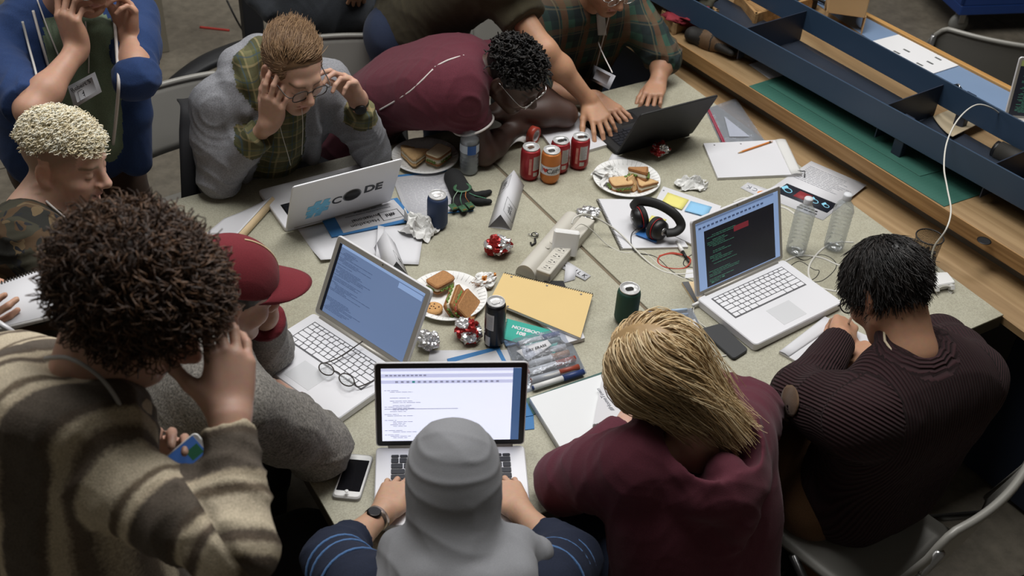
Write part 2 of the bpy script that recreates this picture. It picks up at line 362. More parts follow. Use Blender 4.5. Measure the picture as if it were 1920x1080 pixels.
# sticker laptop, lid towards the camera
la, LM = laptop('silver laptop, lid with hash sticker and dark disc, facing the person in grey hoodie', (.501, 1.326, .7402), PI, .358, .238, .016, math.radians(24), M_alu, M_key_b, M_black, .014, (S_dark, []), group=None)
LB = LM @ Matrix.Translation((0, 0, -.0062)) @ Matrix.Rotation(PI, 4, 'Y')
M_stk = mat('sticker_blue', (120, 190, 226), .5, var=.25, vs=90); M_stkd = mat('sticker_charcoal', (52, 54, 60), .5)
text('sticker', '#', .105, M_stk, la, LB @ Matrix.Translation((-.085, .085, .0004)), bold=.006, shear=.1)
text('sticker', 'C', .05, M_stkd, la, LB @ Matrix.Translation((-.022, .098, .0004)), bold=.001)
MB().lathe([(.031, 0), (.031, .0008)], 32, M=LB @ Matrix.Translation((.028, .108, 0))).obj('sticker', mat('sticker_grey_ring', (120, 124, 128), .5), la)
MB().lathe([(.027, 0), (.027, .0012)], 32, M=LB @ Matrix.Translation((.028, .108, 0))).obj('sticker', M_blackm, la)
text('sticker', 'DE', .05, M_stkd, la, LB @ Matrix.Translation((.098, .117, .0004)), bold=.002)
# laptop of the person in the maroon cap
_a, _b = at(462, 669, .757), at(632, 790, .757); _d = (_b - _a).normalized(); _n = Vector((-_d.y, _d.x, 0)); _c = (_a + _b) / 2 + _n * .243; _c.z = .7402
txt = codelines(46, S_blued, .03, .08, .95, .45, .3, 3, .15)
laptop('older silver laptop with blue-grey code screen, folded glasses lying on its keys', _c, math.atan2(_d.y, _d.x), .357, .243, .024, math.radians(26), M_alu, M_key_w, M_alud, .017,
       (S_blue, [(0, 1, 0, .035, S_tool), (.0, .03, .0, 1, S_dark)] + txt + [(.72, .99, .05, .12, S_tool)]), keycol=mat('key_gap', (92, 92, 96), .6), thin=.009)
LAPB = (_c, _d, _n)
# laptop of the person in the grey headscarf
txt = codelines(34, S_txt, .02, .27, .97, .22, .3, 8, .25) + [(.02, .55, .545, .552, S_txt)]
laptop('unibody silver laptop with black bezel and white document screen, before the grey headscarf', (.348, .276, .7402), math.radians(-26.4), .370, .249, .020, math.radians(10), M_alu, M_key_b, M_black, .016,
       (S_white, [(0, .94, 0, .035, S_lav), (0, .94, .07, .12, S_lav), (0, .94, .155, .2, S_lav), (.94, 1, 0, 1, S_desk)] + [(.03 + .03 * i, .05 + .03 * i, .08, .1, S_txt) for i in range(10)] + [(.1 + .04 * i, .12 + .04 * i, .165, .19, S_teal if i == 3 else S_txt) for i in range(19)] + txt), keycol=M_alu)
# black laptop
laptop('thin black laptop typed on by the person in green plaid', (1.677, 1.243, .7402), PI - math.radians(.9), .325, .232, .016, math.radians(26), M_blackm, M_key_b, M_black, .012, (S_dark, []), thin=.007)
# terminal laptop
txt = codelines(30, S_green, .12, .24, .96, .4, .32, 12, .3)
le, _ = laptop('silver laptop with dark terminal screen, between the two empty water bottles and black phone', (1.442, .474, .7402), math.radians(4.9), .362, .245, .026, math.radians(18), M_alu, M_key_w, M_alud, .014,
       (S_tool, [(.09, .94, .15, .985, S_dark), (.0, .94, .0, .03, S_blue)] + txt + [(.44, .62, .25, .33, S_red), (.14, .17, .93, .95, S_green), (.27, .30, .91, .93, S_green)] + [(.03 + .05 * i, .06 + .05 * i, .075, .1, S_blued) for i in range(16)]), keycol=mat('key_gap', (92, 92, 96), .6), thin=.009)
# the laptop standing far right on the bench
txt = codelines(36, S_green, .06, .14, .95, .5, .3, 5, .25)
pf = at(1882, 222, ZB + .022); lf, _ = laptop('silver laptop with dark code screen on the blue bench mat, cut by the photo edge', (pf.x + .1625 * math.cos(-.55), pf.y + .1625 * math.sin(-.55), ZB + .004), -.55, .325, .227, .018, math.radians(12), M_alu, M_key_w, M_alud, .012, (S_dark, [(0, 1, 0, .1, screenmat('screen_olive', (110, 116, 70), .5))] + txt))

# ------- cans
def cyl_patch(mb, r, a0, a1, z0, z1, n=10, mi=0):
    v = []; 
    for k in range(n + 1):
        a = a0 + (a1 - a0) * k / n; v += [(r * math.cos(a), r * math.sin(a), z0), (r * math.cos(a), r * math.sin(a), z1)]
    return mb.add(v, [(2 * k, 2 * k + 2, 2 * k + 3, 2 * k + 1) for k in range(n)], mi, True)
def cyl_text(s, size, r, a, z, m, parent, name='label_text', shear=0, bold=0):
    o = text(name, s, size, m, parent, Matrix.Identity(4), shear=shear, bold=bold)
    for v in o.data.vertices: th = a + v.co.x / r; v.co = ((r + v.co.z) * math.cos(th), (r + v.co.z) * math.sin(th), z + v.co.y)
    return o
CAMDIR = lambda p: math.atan2(CAM_C[1] - p.y, CAM_C[0] - p.x)
def can(px, py, label, m, r=.033, h=.122, open_=False, kind='cola', group=None, d=0):
    p = at(px, py); a = CAMDIR(p) + d; t = thing('drink_can', label, 'can', (p.x, p.y, .74), 0, group)
    MB().lathe([(r * .62, .004), (r * .74, .0), (r * .8, .003), (r * .97, .014), (r, .02), (r, h - .022), (r * .95, h - .013), (r * .83, h - .004), (r * .7, h - .012)], 32).obj('body', m, t)
    MB().lathe([(r * .83, h - .005), (r * .86, h - .001), (r * .84, h), (r * .80, h - .001), (r * .77, h - .006), (r * .3, h - .0055), (.0001, h - .0055)], 32, cap=False).obj('lid', M_lidalu, t)
    tb = MB().prism(rrect(-.008, .008, -.013, .012, .007, 4), h - .0052, h - .0035, 0, .0005, Matrix.Rotation(a + .5, 4, 'Z')).obj('pull_tab', M_chrome, t)
    if open_: MB().prism(rrect(-.008, .008, .010, .022, .006, 4), h - .0056, h - .0048, 0, 0, Matrix.Rotation(a + .5, 4, 'Z')).obj('opening', M_ink, t)
    M_nut = mat('can_silver_panel', (176, 172, 170), .4, .4, var=.1, vs=60)
    if kind == 'cola':
        q = MB(); cyl_patch(q, r + .0003, a + .15, a + 1.0, .045, h - .024); cyl_patch(q, r + .0003, a + .2, a + .7, .022, .037); q.obj('nutrition_panel', M_nut, t)
        q = MB()
        for k in range(12): cyl_patch(q, r + .0005, a + .2, a + .9 - .1 * (k % 3), .05 + k * .004, .0512 + k * .004, 6)
        q.obj('panel_print', M_inkg, t)
        q = MB(); cyl_patch(q, r + .0003, a - .28, a - .02, .03, h - .03, 8); q.obj('pale_script', mat('can_script', (196, 130, 120), .4, var=.5, vs=70), t)
    if kind == 'orange':
        q = MB(); cyl_patch(q, r + .0006, a - 1.3, a + 1.3, .04, .073, 24); q.obj('paper_band', M_paper, t)
        cyl_text('I', .024, r + .0008, a - .88, .058, M_ink, t); cyl_text('C#H', .026, r + .0008, a + .35, .056, M_ink, t, shear=.25)
        hp = [(.011 * math.sin(x) ** 3 * .9, .0008 * (13 * math.cos(x) - 5 * math.cos(2 * x) - 2 * math.cos(3 * x) - math.cos(4 * x)) * .75) for x in [2 * PI * k / 24 for k in range(24)]]
        q = MB(); q.add([((r + .001) * math.cos(a - .5 + x / r), (r + .001) * math.sin(a - .5 + x / r), .058 + y) for x, y in hp], [tuple(range(24))]); q.obj('heart', mat('heart_red', (176, 50, 40), .6), t)
    if kind == 'energy':
        q = MB(); cyl_patch(q, r + .0003, a - .95, a - .1, .07, .125, 8); cyl_patch(q, r + .0003, a - 1.0, a - .4, .012, .045, 6); q.obj('nutrition_panel', M_nut, t)
        q = MB()
        for k in range(9): cyl_patch(q, r + .0005, a - .9, a - .2, .075 + k * .005, .0764 + k * .005, 6)
        q.obj('panel_print', M_inkg, t)
    return t
M_cred = mat('can_red', (150, 38, 44), .35, .35, var=.12, vs=25)
can(992, 332, 'red drink can directly left of the orange can', M_cred, d=.2)
can(1047, 319, 'red open drink can in the middle, behind the orange can', M_cred, open_=True, d=.1)
can(1084, 312, 'red open drink can rightmost of the group, by the white notebook', M_cred, open_=True, d=-.1)
can(1030, 338, 'orange drink can with a handwritten paper band', mat('can_orange', (188, 112, 52), .4, .3, var=.12, vs=25), kind='orange')
can(820, 424, 'plain navy blue drink can beside crumpled tissue', mat('can_blue', (38, 56, 90), .55, .1), kind='plain')
can(1172, 601, 'plain dark green drink can near the table seam', mat('can_green', (26, 66, 54), .6, .05), kind='plain', r=.034)
can(926, 644, 'tall slim black drink can beside the foil wrapper', mat('can_black', (22, 22, 26), .3, .3), r=.029, h=.155, kind='energy')

# ------- bottles
def f_clear(t, p, tc, hz=.13):
    o = t.nodes['Material Output']; g = N(t, 'ShaderNodeBsdfGlossy'); g.inputs['Roughness'].default_value = .06
    tr = N(t, 'ShaderNodeBsdfTransparent'); tr.inputs[0].default_value = (.93, .95, .97, 1); fz = N(t, 'ShaderNodeFresnel', i_0=1.5); mx = N(t, 'ShaderNodeMixShader')
    mm = N(t, 'ShaderNodeMath', operation='MULTIPLY_ADD'); mm.inputs[1].default_value = .55; mm.inputs[2].default_value = .03; t.links.new(fz.outputs[0], mm.inputs[0])
    df = N(t, 'ShaderNodeBsdfDiffuse'); df.inputs[0].default_value = (.8, .86, .92, 1); m0 = N(t, 'ShaderNodeMixShader'); m0.inputs[0].default_value = hz; t.links.new(tr.outputs[0], m0.inputs[1]); t.links.new(df.outputs[0], m0.inputs[2]); t.links.new(mm.outputs[0], mx.inputs[0]); t.links.new(m0.outputs[0], mx.inputs[1]); t.links.new(g.outputs[0], mx.inputs[2])  # pale diffuse haze mixed in to lighten plastic and water against dark reflections
    nb = N(t, 'ShaderNodeTexNoise', i_Scale=60.0, i_Detail=3.0); t.links.new(tc.outputs['Object'], nb.inputs['Vector'])
    bb = N(t, 'ShaderNodeBump', i_Strength=.5, i_Distance=.002); t.links.new(nb.outputs['Fac'], bb.inputs['Height']); t.links.new(bb.outputs[0], g.inputs['Normal'])
    t.links.new(mx.outputs[0], o.inputs[0])
M_clear = mat('clear_plastic', (230, 236, 240), .1, fn=f_clear)
M_water = mat('water', (222, 234, 240), .02, fn=lambda t, p, tc: f_clear(t, p, tc, .30))
def bottle(px, py, label, full=False, r=.032, h=.2):
    p = at(px, py); t = thing('water_bottle', label, 'bottle', (p.x, p.y, .74)); a = CAMDIR(p)
    def prof(k):
        o = [(r * .3 * k, .008), (r * .7 * k, .0), (r * .92 * k, .005), (r * k, .016)]; z = .02
        while z < .135 * h / .2:
            o += [(r * .94 * k, z + .004), (r * k, z + .009), (r * k, z + .012)]; z += .014
        return o + [(r * .98 * k, .145 * h / .2), (r * .8 * k, .162 * h / .2), (r * .45 * k, .177 * h / .2), (r * .36 * k, .182 * h / .2), (r * .36 * k, .19 * h / .2)]
    MB().lathe(prof(1.0), 28).obj('body', M_clear, t)
    if full: MB().lathe([q for q in prof(.965) if q[1] < .14], 28).obj('water', M_water, t)
    MB().lathe([(r * .42, .181 * h / .2), (r * .43, .183 * h / .2), (r * .43, .197 * h / .2), (r * .38, .2 * h / .2)], 20).obj('cap', mat('cap_white', (208, 210, 214), .5), t)
    if full:
        q = MB(); cyl_patch(q, r + .0006, 0, 2 * PI, .088, .118, 32); q.obj('label_band', mat('label_pale', (196, 206, 216), .5), t)
        q = MB(); cyl_patch(q, r + .0009, a - .2, a + .75, .085, .119, 10); q.obj('label_patch', mat('label_blue', (52, 92, 156), .5), t)
bottle(879, 322, 'full water bottle with blue label beside the person asleep in maroon polo', True)
bottle(1491, 472, 'empty clear water bottle nearest the terminal laptop', h=.205)
bottle(1562, 464, 'empty clear water bottle standing farther right, by the bench board', h=.205)
# ------- papers, pads, notebooks
def quad(px, z): return [at(x, y, z) for x, y in px]
def bil(Q, u, v): return (Q[0] * (1 - u) + Q[1] * u) * (1 - v) + (Q[3] * (1 - u) + Q[2] * u) * v
def qthing(name, label, cat, Q, group=None):
    c = sum(Q, Vector()) / 4; return thing(name, label, cat, (c.x, c.y, min(q.z for q in Q)), 0, group)
def sheetq(name, m, parent, Q, lift=None, th=.0006, n=8, dz=0, label=None):
    f = (lambda u, v: bil(Q, u, v) + Vector((0, 0, dz + lift(u, v)))) if lift else (lambda u, v: bil(Q, u, v) + Vector((0, 0, dz)))
    k = n if lift else 1; return wobj(MB().sheet(f, k, k, th), name, m, parent, label)
def slab(name, m, parent, Q, h, dz=0, label=None):
    P = [(q.x, q.y) for q in Q]; ar = sum(P[i][0] * P[(i + 1) % 4][1] - P[(i + 1) % 4][0] * P[i][1] for i in range(4))
    if ar < 0: P = P[::-1]
    z = Q[0].z + dz; return wobj(MB().prism(P, z, z + h, 0, min(.0008, h * .3)), name, m, parent, label)
def prints(name, m, parent, Q, rows, dz=.0008, u0=.1, u1=.9, th=.3, seed=1, lift=None, v0=.1, v1=.9, ragged=.3):
    r = random.Random(seed); mb = MB()
    for i in range(rows):
        v = v0 + (v1 - v0) * i / rows; dv = (v1 - v0) / rows * th; e = u1 - r.random() * ragged * (u1 - u0); x = u0
        while x < e:
            x2 = min(e, x + r.uniform(.04, .12)); L = (lambda a, b: lift(a, b)) if lift else (lambda a, b: 0)
            mb.add([bil(Q, a, b) + Vector((0, 0, dz + L(a, b))) for a, b in ((x, v), (x2, v), (x2, v + dv), (x, v + dv))], [(0, 1, 2, 3)]); x = x2 + .012
    return wobj(mb, name, m, parent)
def sub(Q, u0, u1, v0, v1): return [bil(Q, u0, v0), bil(Q, u1, v0), bil(Q, u1, v1), bil(Q, u0, v1)]
def qtext(s, size, m, parent, Q, u, v, dz=.001, name='print', flip=False, shear=0, bold=0, rot=0):
    o = bil(Q, u, v) + Vector((0, 0, dz)); x = Q[1] - Q[0]; y = Q[0] - Q[3]
    if flip: x, y = -x, -y
    M = winv(parent) @ fr(o, x, y) @ Matrix.Rotation(rot, 4, 'Z'); return text(name, s, size, m, parent, M, shear=shear, bold=bold)
def frameline(parent, Q, m, w=.05, dz=.001, name='drawn_frame'):
    mb = MB(); c = sum(Q, Vector()) / 4
    for i in range(4):
        a, b = Q[i], Q[(i + 1) % 4]; mb.add([p + Vector((0, 0, dz)) for p in (a, b, b + (c - b) * w, a + (c - a) * w)], [(0, 1, 2, 3)])
    return wobj(mb, name, m, parent)
def coil(parent, a, b, r, n, m, turns_up=Vector((0, 0, 1)), name='spiral_binding'):
    mb = MB(); d = (b - a); ax = d.normalized(); s = ax.cross(turns_up).normalized()
    for i in range(n):
        c = a + d * ((i + .5) / n); mb.tube([c + s * (r * math.cos(t)) + turns_up * (r * math.sin(t)) + ax * (.0008 * t) for t in [2 * PI * k / 8 for k in range(8)]], r * .2, 4, closed=True)
    return wobj(mb, name, m, parent)
T0 = .7402
M_folder = mat('blue_card', (52, 112, 166), .6, var=.05, vs=10); M_cream = mat('cream_edge', (214, 190, 152), .7, var=.1, vs=200)
M_coil = mat('dark_wire', (70, 66, 62), .35, .7); M_pg = mat('page_edges', (214, 212, 210), .8, var=.06, vs=400)
# open notebook under the hand, left
Q = quad([(420, 412), (512, 380), (430, 470), (372, 452)], T0); t = qthing('notepad', 'open white notepad with cream edge, between the hand and the sticker laptop', 'notepad', Q)
Q2 = [Q[0], Q[1], Q[2], Q[3]]
sheetq('page', M_paper, t, Q2, lambda u, v: .004 + .022 * u * u, .0015, 10)
e0, e1 = Q[1], Q[2]; dd = (e1 - e0); side = Vector((dd.y, -dd.x, 0)).normalized()
if side.dot(Q[0] - Q[1]) > 0: side = -side
sheetq('cover_edge', M_cream, t, [e0 + Vector((0, 0, .024)), e0 + side * .014 + Vector((0, 0, .008)), e1 + side * .014 + Vector((0, 0, .004)), e1 + Vector((0, 0, .024))], None, .002)
slab('cover', M_cream, t, [Q[0], Q[1] , Q[2], Q[3]], .003)
# papers fanned in front of the sticker laptop
Q = quad([(558, 430), (725, 398), (770, 470), (602, 494)], T0); t = qthing('paper_sheet', 'white sheet with a curled corner, lowest of the papers before the sticker laptop', 'paper', Q)
sheetq('sheet', M_paper, t, Q, lambda u, v: .0008 + .016 * max(0, v - .6) * max(0, .5 - u) * 4, .0006, 12)
Q = quad([(709, 428), (797, 420), (785, 497), (704, 496)], T0 + .003); t = qthing('paper_sheet', 'folded white sheet half under the crumpled tissue', 'paper', Q)
sheetq('sheet', M_paper, t, Q, lambda u, v: .002 + .006 * u * (1 - u), .0006, 8); sheetq('fold_flap', M_paper, t, sub(Q, .0, .14, .02, .9), lambda u, v: .006 + .008 * (1 - u), .0006, 4)
Q = quad([(600, 408), (745, 372), (778, 415), (622, 446)], T0 + .003); t = qthing('folder', 'blue card folder with hackathon invitation in front of sticker laptop', 'folder', Q)
slab('cover', M_folder, t, Q, .004)
Qp = quad([(625, 402), (738, 374), (770, 408), (644, 437)], T0 + .0073); sheetq('invitation_page', M_paper, t, Qp, None, .0006)
qtext('Hackathon', .022, M_ink, t, Qp, .36, .78, flip=True); qtext('Invitational', .022, M_ink, t, Qp, .42, .55, flip=True); qtext('#hi', .024, M_ink, t, Qp, .77, .66, flip=True, bold=.0006)
frameline(t, sub(Qp, .62, .93, .46, .88), M_ink, .06); qtext('Welcome to the 3rd annual Hackathon Invitational', .0075, M_inkg, t, Qp, .5, .3, flip=True); prints('fine_print', M_inkg, t, Qp, 2, .0008, .3, .8, .4, 5, v0=.06, v1=.26)
Q = quad([(742, 330), (838, 318), (888, 396), (760, 408)], T0 + .001); t = qthing('folder', 'blue card folder under the glove and the printed letter', 'folder', Q); slab('cover', M_folder, t, Q, .003)
Q = quad([(735, 333), (838, 322), (892, 388), (765, 412)], T0 + .0046); t = qthing('paper_sheet', 'printed letter lying under plate edge and navy can', 'paper', Q); sheetq('sheet', M_paper, t, Q, None, .0006); prints('printed_lines', mat('pale_print', (168, 168, 176), .8), t, Q, 22, .0008, .06, .94, .35, 3)
# sheet and white notebook under the sleeping man's arm and laptop hand
Q = quad([(1000, 235), (1080, 212), (1152, 272), (1050, 302)], T0); t = qthing('notebook', 'white notebook under the hand typing on the black laptop', 'notebook', Q); slab('pages', M_pg, t, Q, .010); slab('cover', M_paper, t, Q, .0015, .0101)
Q = quad([(975, 235), (1000, 232), (985, 275), (952, 285)], T0); t = qthing('paper_towel', 'curled white paper towel against the sleeping person\'s forearm', 'towel', Q)
sheetq('towel', mat('tissue', (224, 224, 222), .9, bump=.2, bs=150), t, Q, lambda u, v: .012 + .02 * math.sin(u * PI) * (.6 + .4 * v), .002, 10)
# legal pad with pencil
Q = quad([(1318, 273), (1472, 266), (1503, 331), (1345, 338)], T0); t = qthing('notepad', 'white hole-punched pad with an orange pencil lying across it', 'notepad', Q)
slab('pages', M_pg, t, Q, .009); slab('top_page', M_paper, t, Q, .001, .0091); sheetq('binding_fold', mat('paper_shade', (206, 206, 204), .8), t, sub(Q, .87, 1, 0, 1), lambda u, v: .0104 + .003 * math.sin(u * PI), .0008, 6)
for u in (.12, .44, .76): wobj(MB().lathe([(.0035, 0), (.0035, .0003)], 10, M=Matrix.Translation(bil(Q, u, .07) + Vector((0, 0, .0102)))), 'punched_hole', mat('hole_grey', (120, 120, 122), .8), t)
qa = quad([(1494, 326), (1508, 326), (1508, 334), (1490, 335)], T0); wobj(MB().tube([qa[0] + V(0, 0, .012), qa[1] + V(0, 0, .011), qa[2] + V(0, 0, .004)], .002, 6), 'elastic_loop', M_black, t)
def stick(name, label, cat, a, b, r, parts, zoff, n=8, group=None):
    t = thing(name, label, cat, tuple(a)); d = b - a
    for nm, f0, f1, r0, r1, m in parts: wobj(MB().tube([a + d * f0, a + d * f1], [r * r0, r * r1], n, sm=(n > 6)), nm, m, t)
    return t
M_wood2 = mat('pencil_wood', (206, 170, 124), .7)
stick('pencil', 'orange wooden pencil lying on the hole-punched pad', 'pencil', at(1383, 287, T0 + .0135), at(1448, 265, T0 + .0135), .0036,
      [('shaft', .12, .9, 1, 1, mat('pencil_orange', (204, 128, 66), .45)), ('tip', .02, .12, .3, 1, M_wood2), ('lead', 0, .02, .05, .3, M_ink), ('ferrule', .9, .95, 1.05, 1.05, M_chrome), ('eraser', .95, 1, 1, .95, mat('eraser_pale', (216, 190, 176), .7))], 0, 6)
# neon print, heart strip
Q = quad([(1521, 302), (1625, 347), (1543, 413), (1425, 366)], T0 + .001); t = qthing('paper_sheet', 'printed sheet with a dark neon picture behind the empty bottles', 'paper', Q)
sheetq('sheet', M_paper, t, Q, None, .0006); prints('printed_lines', M_inkg, t, sub(Q, .02, .98, .06, .5), 11, .0008, .05, .95, .22, 6)
QP = sub(Q, .1, .95, .6, .84); sheetq('picture', mat('picture_night', (30, 34, 46), .5, var=.3, vs=40), t, QP, None, .0006, dz=.0005)
M_neon = mat('neon_print_blue', (140, 206, 232), .5, var=.2, vs=120)
for i, (u, s) in enumerate(((.14, 1), (.66, .85), (.88, .7))):
    c = bil(QP, u, .5) + V(0, 0, .0012); wobj(MB().tube([c + Vector((.012 * s * math.cos(a), .015 * s * math.sin(a), 0)) for a in [2 * PI * k / 14 for k in range(14)]], .0022 * s, 5, closed=True, flat=.2), 'picture_loop', M_neon, t)
    wobj(MB().add([c + V(-.012 * s, .012 * s, 0), c + V(.014 * s, .012 * s, 0), c + V(.018 * s, .026 * s, 0), c + V(-.008 * s, .026 * s, 0)], [(0, 1, 2, 3)]), 'picture_block', M_neon, t)
sheetq('picture_red', mat('print_red', (140, 46, 52), .6, var=.3, vs=90), t, sub(QP, .3, .55, .15, .75), None, .0004, dz=.0009)
prints('caption', M_ink, t, Q, 2, .001, .55, .95, .5, 2, v0=.88, v1=.98)
Q = quad([(1402, 342), (1460, 362), (1440, 378), (1388, 352)], T0 + .001); t = qthing('name_strip', 'white strip lettered HACK with an orange heart, behind terminal laptop', 'paper strip', Q); sheetq('strip', M_paper, t, Q, None, .0006)
for s, u in (('K', .18), ('C', .38), ('H', .88)): qtext(s, .026, M_inkg, t, Q, u, .5, flip=True)
qtext('\u2665', .026, mat('heart_orange', (210, 134, 78), .6), t, Q, .62, .5, flip=True)
hp = [(.0009 * 16 * math.sin(x) ** 3 * .75, .0007 * (13 * math.cos(x) - 5 * math.cos(2 * x) - 2 * math.cos(3 * x) - math.cos(4 * x))) for x in [2 * PI * k / 24 for k in range(24)]]
FM = fr(bil(Q, .62, .5) + V(0, 0, .0012), Q[1] - Q[0], Q[0] - Q[3]); wobj(MB().add([FM @ V(x, -y, 0) for x, y in hp], [tuple(range(24))]), 'heart', MATS['heart_orange'], t)
# table tents
def tent(label, a, b, w, h, txts):
    d = (b - a); L = d.length; M = fr(a, d, Vector((-d.y, d.x, 0))); c = a; t = thing('table_tent', label, 'table tent', tuple(a), math.atan2(d.y, d.x))
    for nm, s in (('card_panel', 1), ('card_panel', -1)):
        MB().sheet(lambda u, v: Vector((L * u, s * w / 2 * (1 - v), .0006 + h * v)), 1, 1, .0008).obj(nm, M_paper, t)
    MB().box(0, L, -w / 2, w / 2, 0, .0008).obj('card_base', M_paper, t)
    sl = math.hypot(w / 2, h)
    for s, u0, u1, side in txts:
        F = fr(Vector((L * (u0 + u1) / 2, side * w / 4, h / 2)), Vector((-side, 0, 0)) if side > 0 else Vector((1, 0, 0)), Vector((0, -side * w / 2, h)))
        F = F @ Matrix.Translation((0, 0, .0008)); text('lettering', s, sl * .5, M_ink, t, F)
        hw = L * (u1 - u0) / 2; mb = MB()
        for x0, x1, y0, y1 in ((-hw, hw, sl * .4, sl * .42), (-hw, hw, -sl * .42, -sl * .4), (-hw, -hw + .0012, -sl * .42, sl * .42), (hw - .0012, hw, -sl * .42, sl * .42)): mb.box(x0, x1, y0, y1, 0, .0002, M=F)
        mb.obj('drawn_frame', M_ink, t)
    return t
tent('white folded card tent marked #hi beside the glove', at(937, 429), at(962, 345), .075, .055, [('#hi', .12, .42, -1), ('#hi', .66, .92, 1)])
tent('white folded card tent standing behind the blue-grey laptop', at(744, 520), at(722, 462), .07, .06, [('#', .1, .4, -1)])
# plates and food
M_plate = mat('paper_plate', (230, 230, 228), .6, bump=.05, bs=120)
def plate(px, py, label, r=.115):
    p = at(px, py); t = thing('paper_plate', label, 'plate', (p.x, p.y, .74))
    MB().lathe([(.0001, .002), (r * .66, .002), (r * .72, .004), (r * .8, .012), (r * .97, .019), (r, .0185), (r * 1.0, .0165), (r * .82, .0095), (r * .7, .0005), (.0001, .0003)], 48, cap=False).obj('dish', M_plate, t)
    mb = MB()
    for k in range(40):
        a = 2 * PI * k / 40; mb.tube([(r * .78 * math.cos(a), r * .78 * math.sin(a), .0115), (r * .96 * math.cos(a), r * .96 * math.sin(a), .0195)], .0008, 4)
    mb.obj('rim_fluting', M_plate, t); return p
M_crustb = mat('brown_crust', (146, 98, 58), .8, var=.25, vs=120, bump=.4, bs=220); M_brown = mat('seeded_bread', (168, 122, 78), .85, var=.35, vs=160, bump=.6, bs=260)
M_whiteb = mat('white_bread', (238, 224, 190), .85, var=.1, vs=90, bump=.4, bs=300); M_tan = mat('tan_bread', (206, 170, 122), .85, var=.18, vs=110, bump=.4, bs=260)
M_lett = mat('lettuce', (98, 124, 52), .6, var=.35, vs=70); M_fill = mat('chicken_filling', (222, 212, 190), .7, var=.1, vs=60, bump=.4, bs=90); M_choc = mat('chocolate_bits', (70, 40, 26), .6)
M_tom = mat('tomato', (170, 70, 48), .4, var=.2, vs=60)
def sandwich(loc, rz, label, tri=True, top=None, crust=None, s=.09, h=.034, tilt=0, roll=0, group=None, lettuce=True, fillm=None):
    top = top or M_brown; crust = crust or M_crustb
    t = thing('sandwich', label, 'sandwich', tuple(loc), rz, group); t.rotation_euler = (roll, tilt, rz)
    P = [(-s * .55, -s * .32), (s * .55, -s * .32), (s * .06, s * .42), (-s * .06, s * .42)] if tri else rrect(-s * .5, s * .5, -s * .36, s * .36, .012, 3)
    if tri: P = [(-s * .55, -s * .3), (-s * .5, -s * .36), (s * .5, -s * .36), (s * .55, -s * .3), (s * .08, s * .42), (-s * .08, s * .42)]
    _r = random.Random(int(loc.x * 9999)); P = [(Vector(P[i]) * (1 - j / 4) + Vector(P[(i + 1) % len(P)]) * (j / 4)) for i in range(len(P)) for j in range(4 if tri else 1)]; P = [p + Vector((_r.uniform(-1, 1), _r.uniform(-1, 1))) * s * .018 for p in P]
    z = 0; hb = h * .36
    for k in (0, 1):
        me = MB().prism(P, z, z + hb, 0, hb * .3); o = me.obj('bread_slice', top, t)
        q = MB().prism([(x * 1.015, y * 1.015) for x, y in P], z + hb * .3, z + hb * .8); q.obj('crust', crust, o)
        z += hb + (h * .28 if k == 0 else 0)
    MB().prism([(x * .97, y * .97) for x, y in P], hb, hb + h * .28, 0, h * .05).obj('filling', fillm or M_fill, t)
    if lettuce:
        r = random.Random(int(loc.x * 1000)); n = len(P); mb = MB()
        for i in range(n):
            a, b = Vector(P[i]), Vector(P[(i + 1) % n]); L = (b - a).length
            if L < .02: continue
            d = (b - a) / L; nn = Vector((d.y, -d.x)); ph = r.random() * 6
            mb.sheet(lambda u, v: (lambda p: Vector((p.x, p.y, hb + h * .14 + .004 * math.sin(u * 26 + ph) * v - .002 * v)))(a + d * L * u + nn * (.012 * v - .006 + .002 * math.sin(u * 17 + ph))), 20, 2, .0008)
        mb.obj('lettuce', M_lett, t)
    return t
p = plate(797, 299, 'paper plate of pale sandwiches between the grey hoodie and the water bottle')
sandwich(at(822, 300, .75), .5, 'white bread sandwich half on the plate by the water bottle', False, M_whiteb, M_crustb, .085, .04, lettuce=True)
sandwich(at(778, 302, .75), 2.6, 'torn tan sandwich half beside the white bread one', True, M_tan, M_tan, .09, .034, lettuce=False)
sandwich(at(760, 283, .752), .2, 'small tan sandwich corner at the left rim of the plate near the grey sleeve', True, M_tan, M_tan, .05, .014, lettuce=False)
p = plate(1174, 341, 'paper plate of toasted sandwiches and napkin, in front of red wrapper')
sandwich(at(1196, 335, .76), .9, 'toasted sandwich wedge propped on top of the others beside the napkin', True, M_brown, M_crustb, .085, .036, tilt=.35)
sandwich(at(1163, 352, .747), 2.9, 'toasted sandwich piece lying nearest the napkin, front left', False, M_tan, M_crustb, .075, .03)
sandwich(at(1182, 343, .747), .35, 'toasted sandwich slice on edge in the middle of the plate', False, M_tan, M_crustb, .075, .03, roll=.9)
sandwich(at(1206, 354, .747), 2.1, 'rounded toasted sandwich end at the right of the plate', True, M_tan, M_crustb, .075, .032)
p = plate(840, 562, 'paper plate with seeded bread sandwiches beside slim black can')
sandwich(at(826, 538, .749), .25, 'bitten seeded bread sandwich at the top of the plate', False, M_brown, M_crustb, .075, .032)
sandwich(at(848, 572, .752), .85, 'seeded sandwich half lying on its crust, next to the cookie', False, M_brown, M_crustb, .1, .032, roll=1.0)
sandwich(at(868, 580, .75), .75, 'seeded sandwich half showing tomato, nearest the foil ball', False, M_brown, M_crustb, .095, .03, roll=.8, fillm=M_tom)
pc = at(813, 580, .748); t = thing('cookie', 'chocolate chip cookie at the left of the seeded sandwich plate', 'cookie', tuple(pc))
MB().lathe([(.022, 0), (.027, .002), (.027, .006), (.02, .0095), (.0001, .011)], 20).obj('cookie_disc', mat('cookie', (196, 150, 96), .85, var=.2, vs=120, bump=.6, bs=200), t)
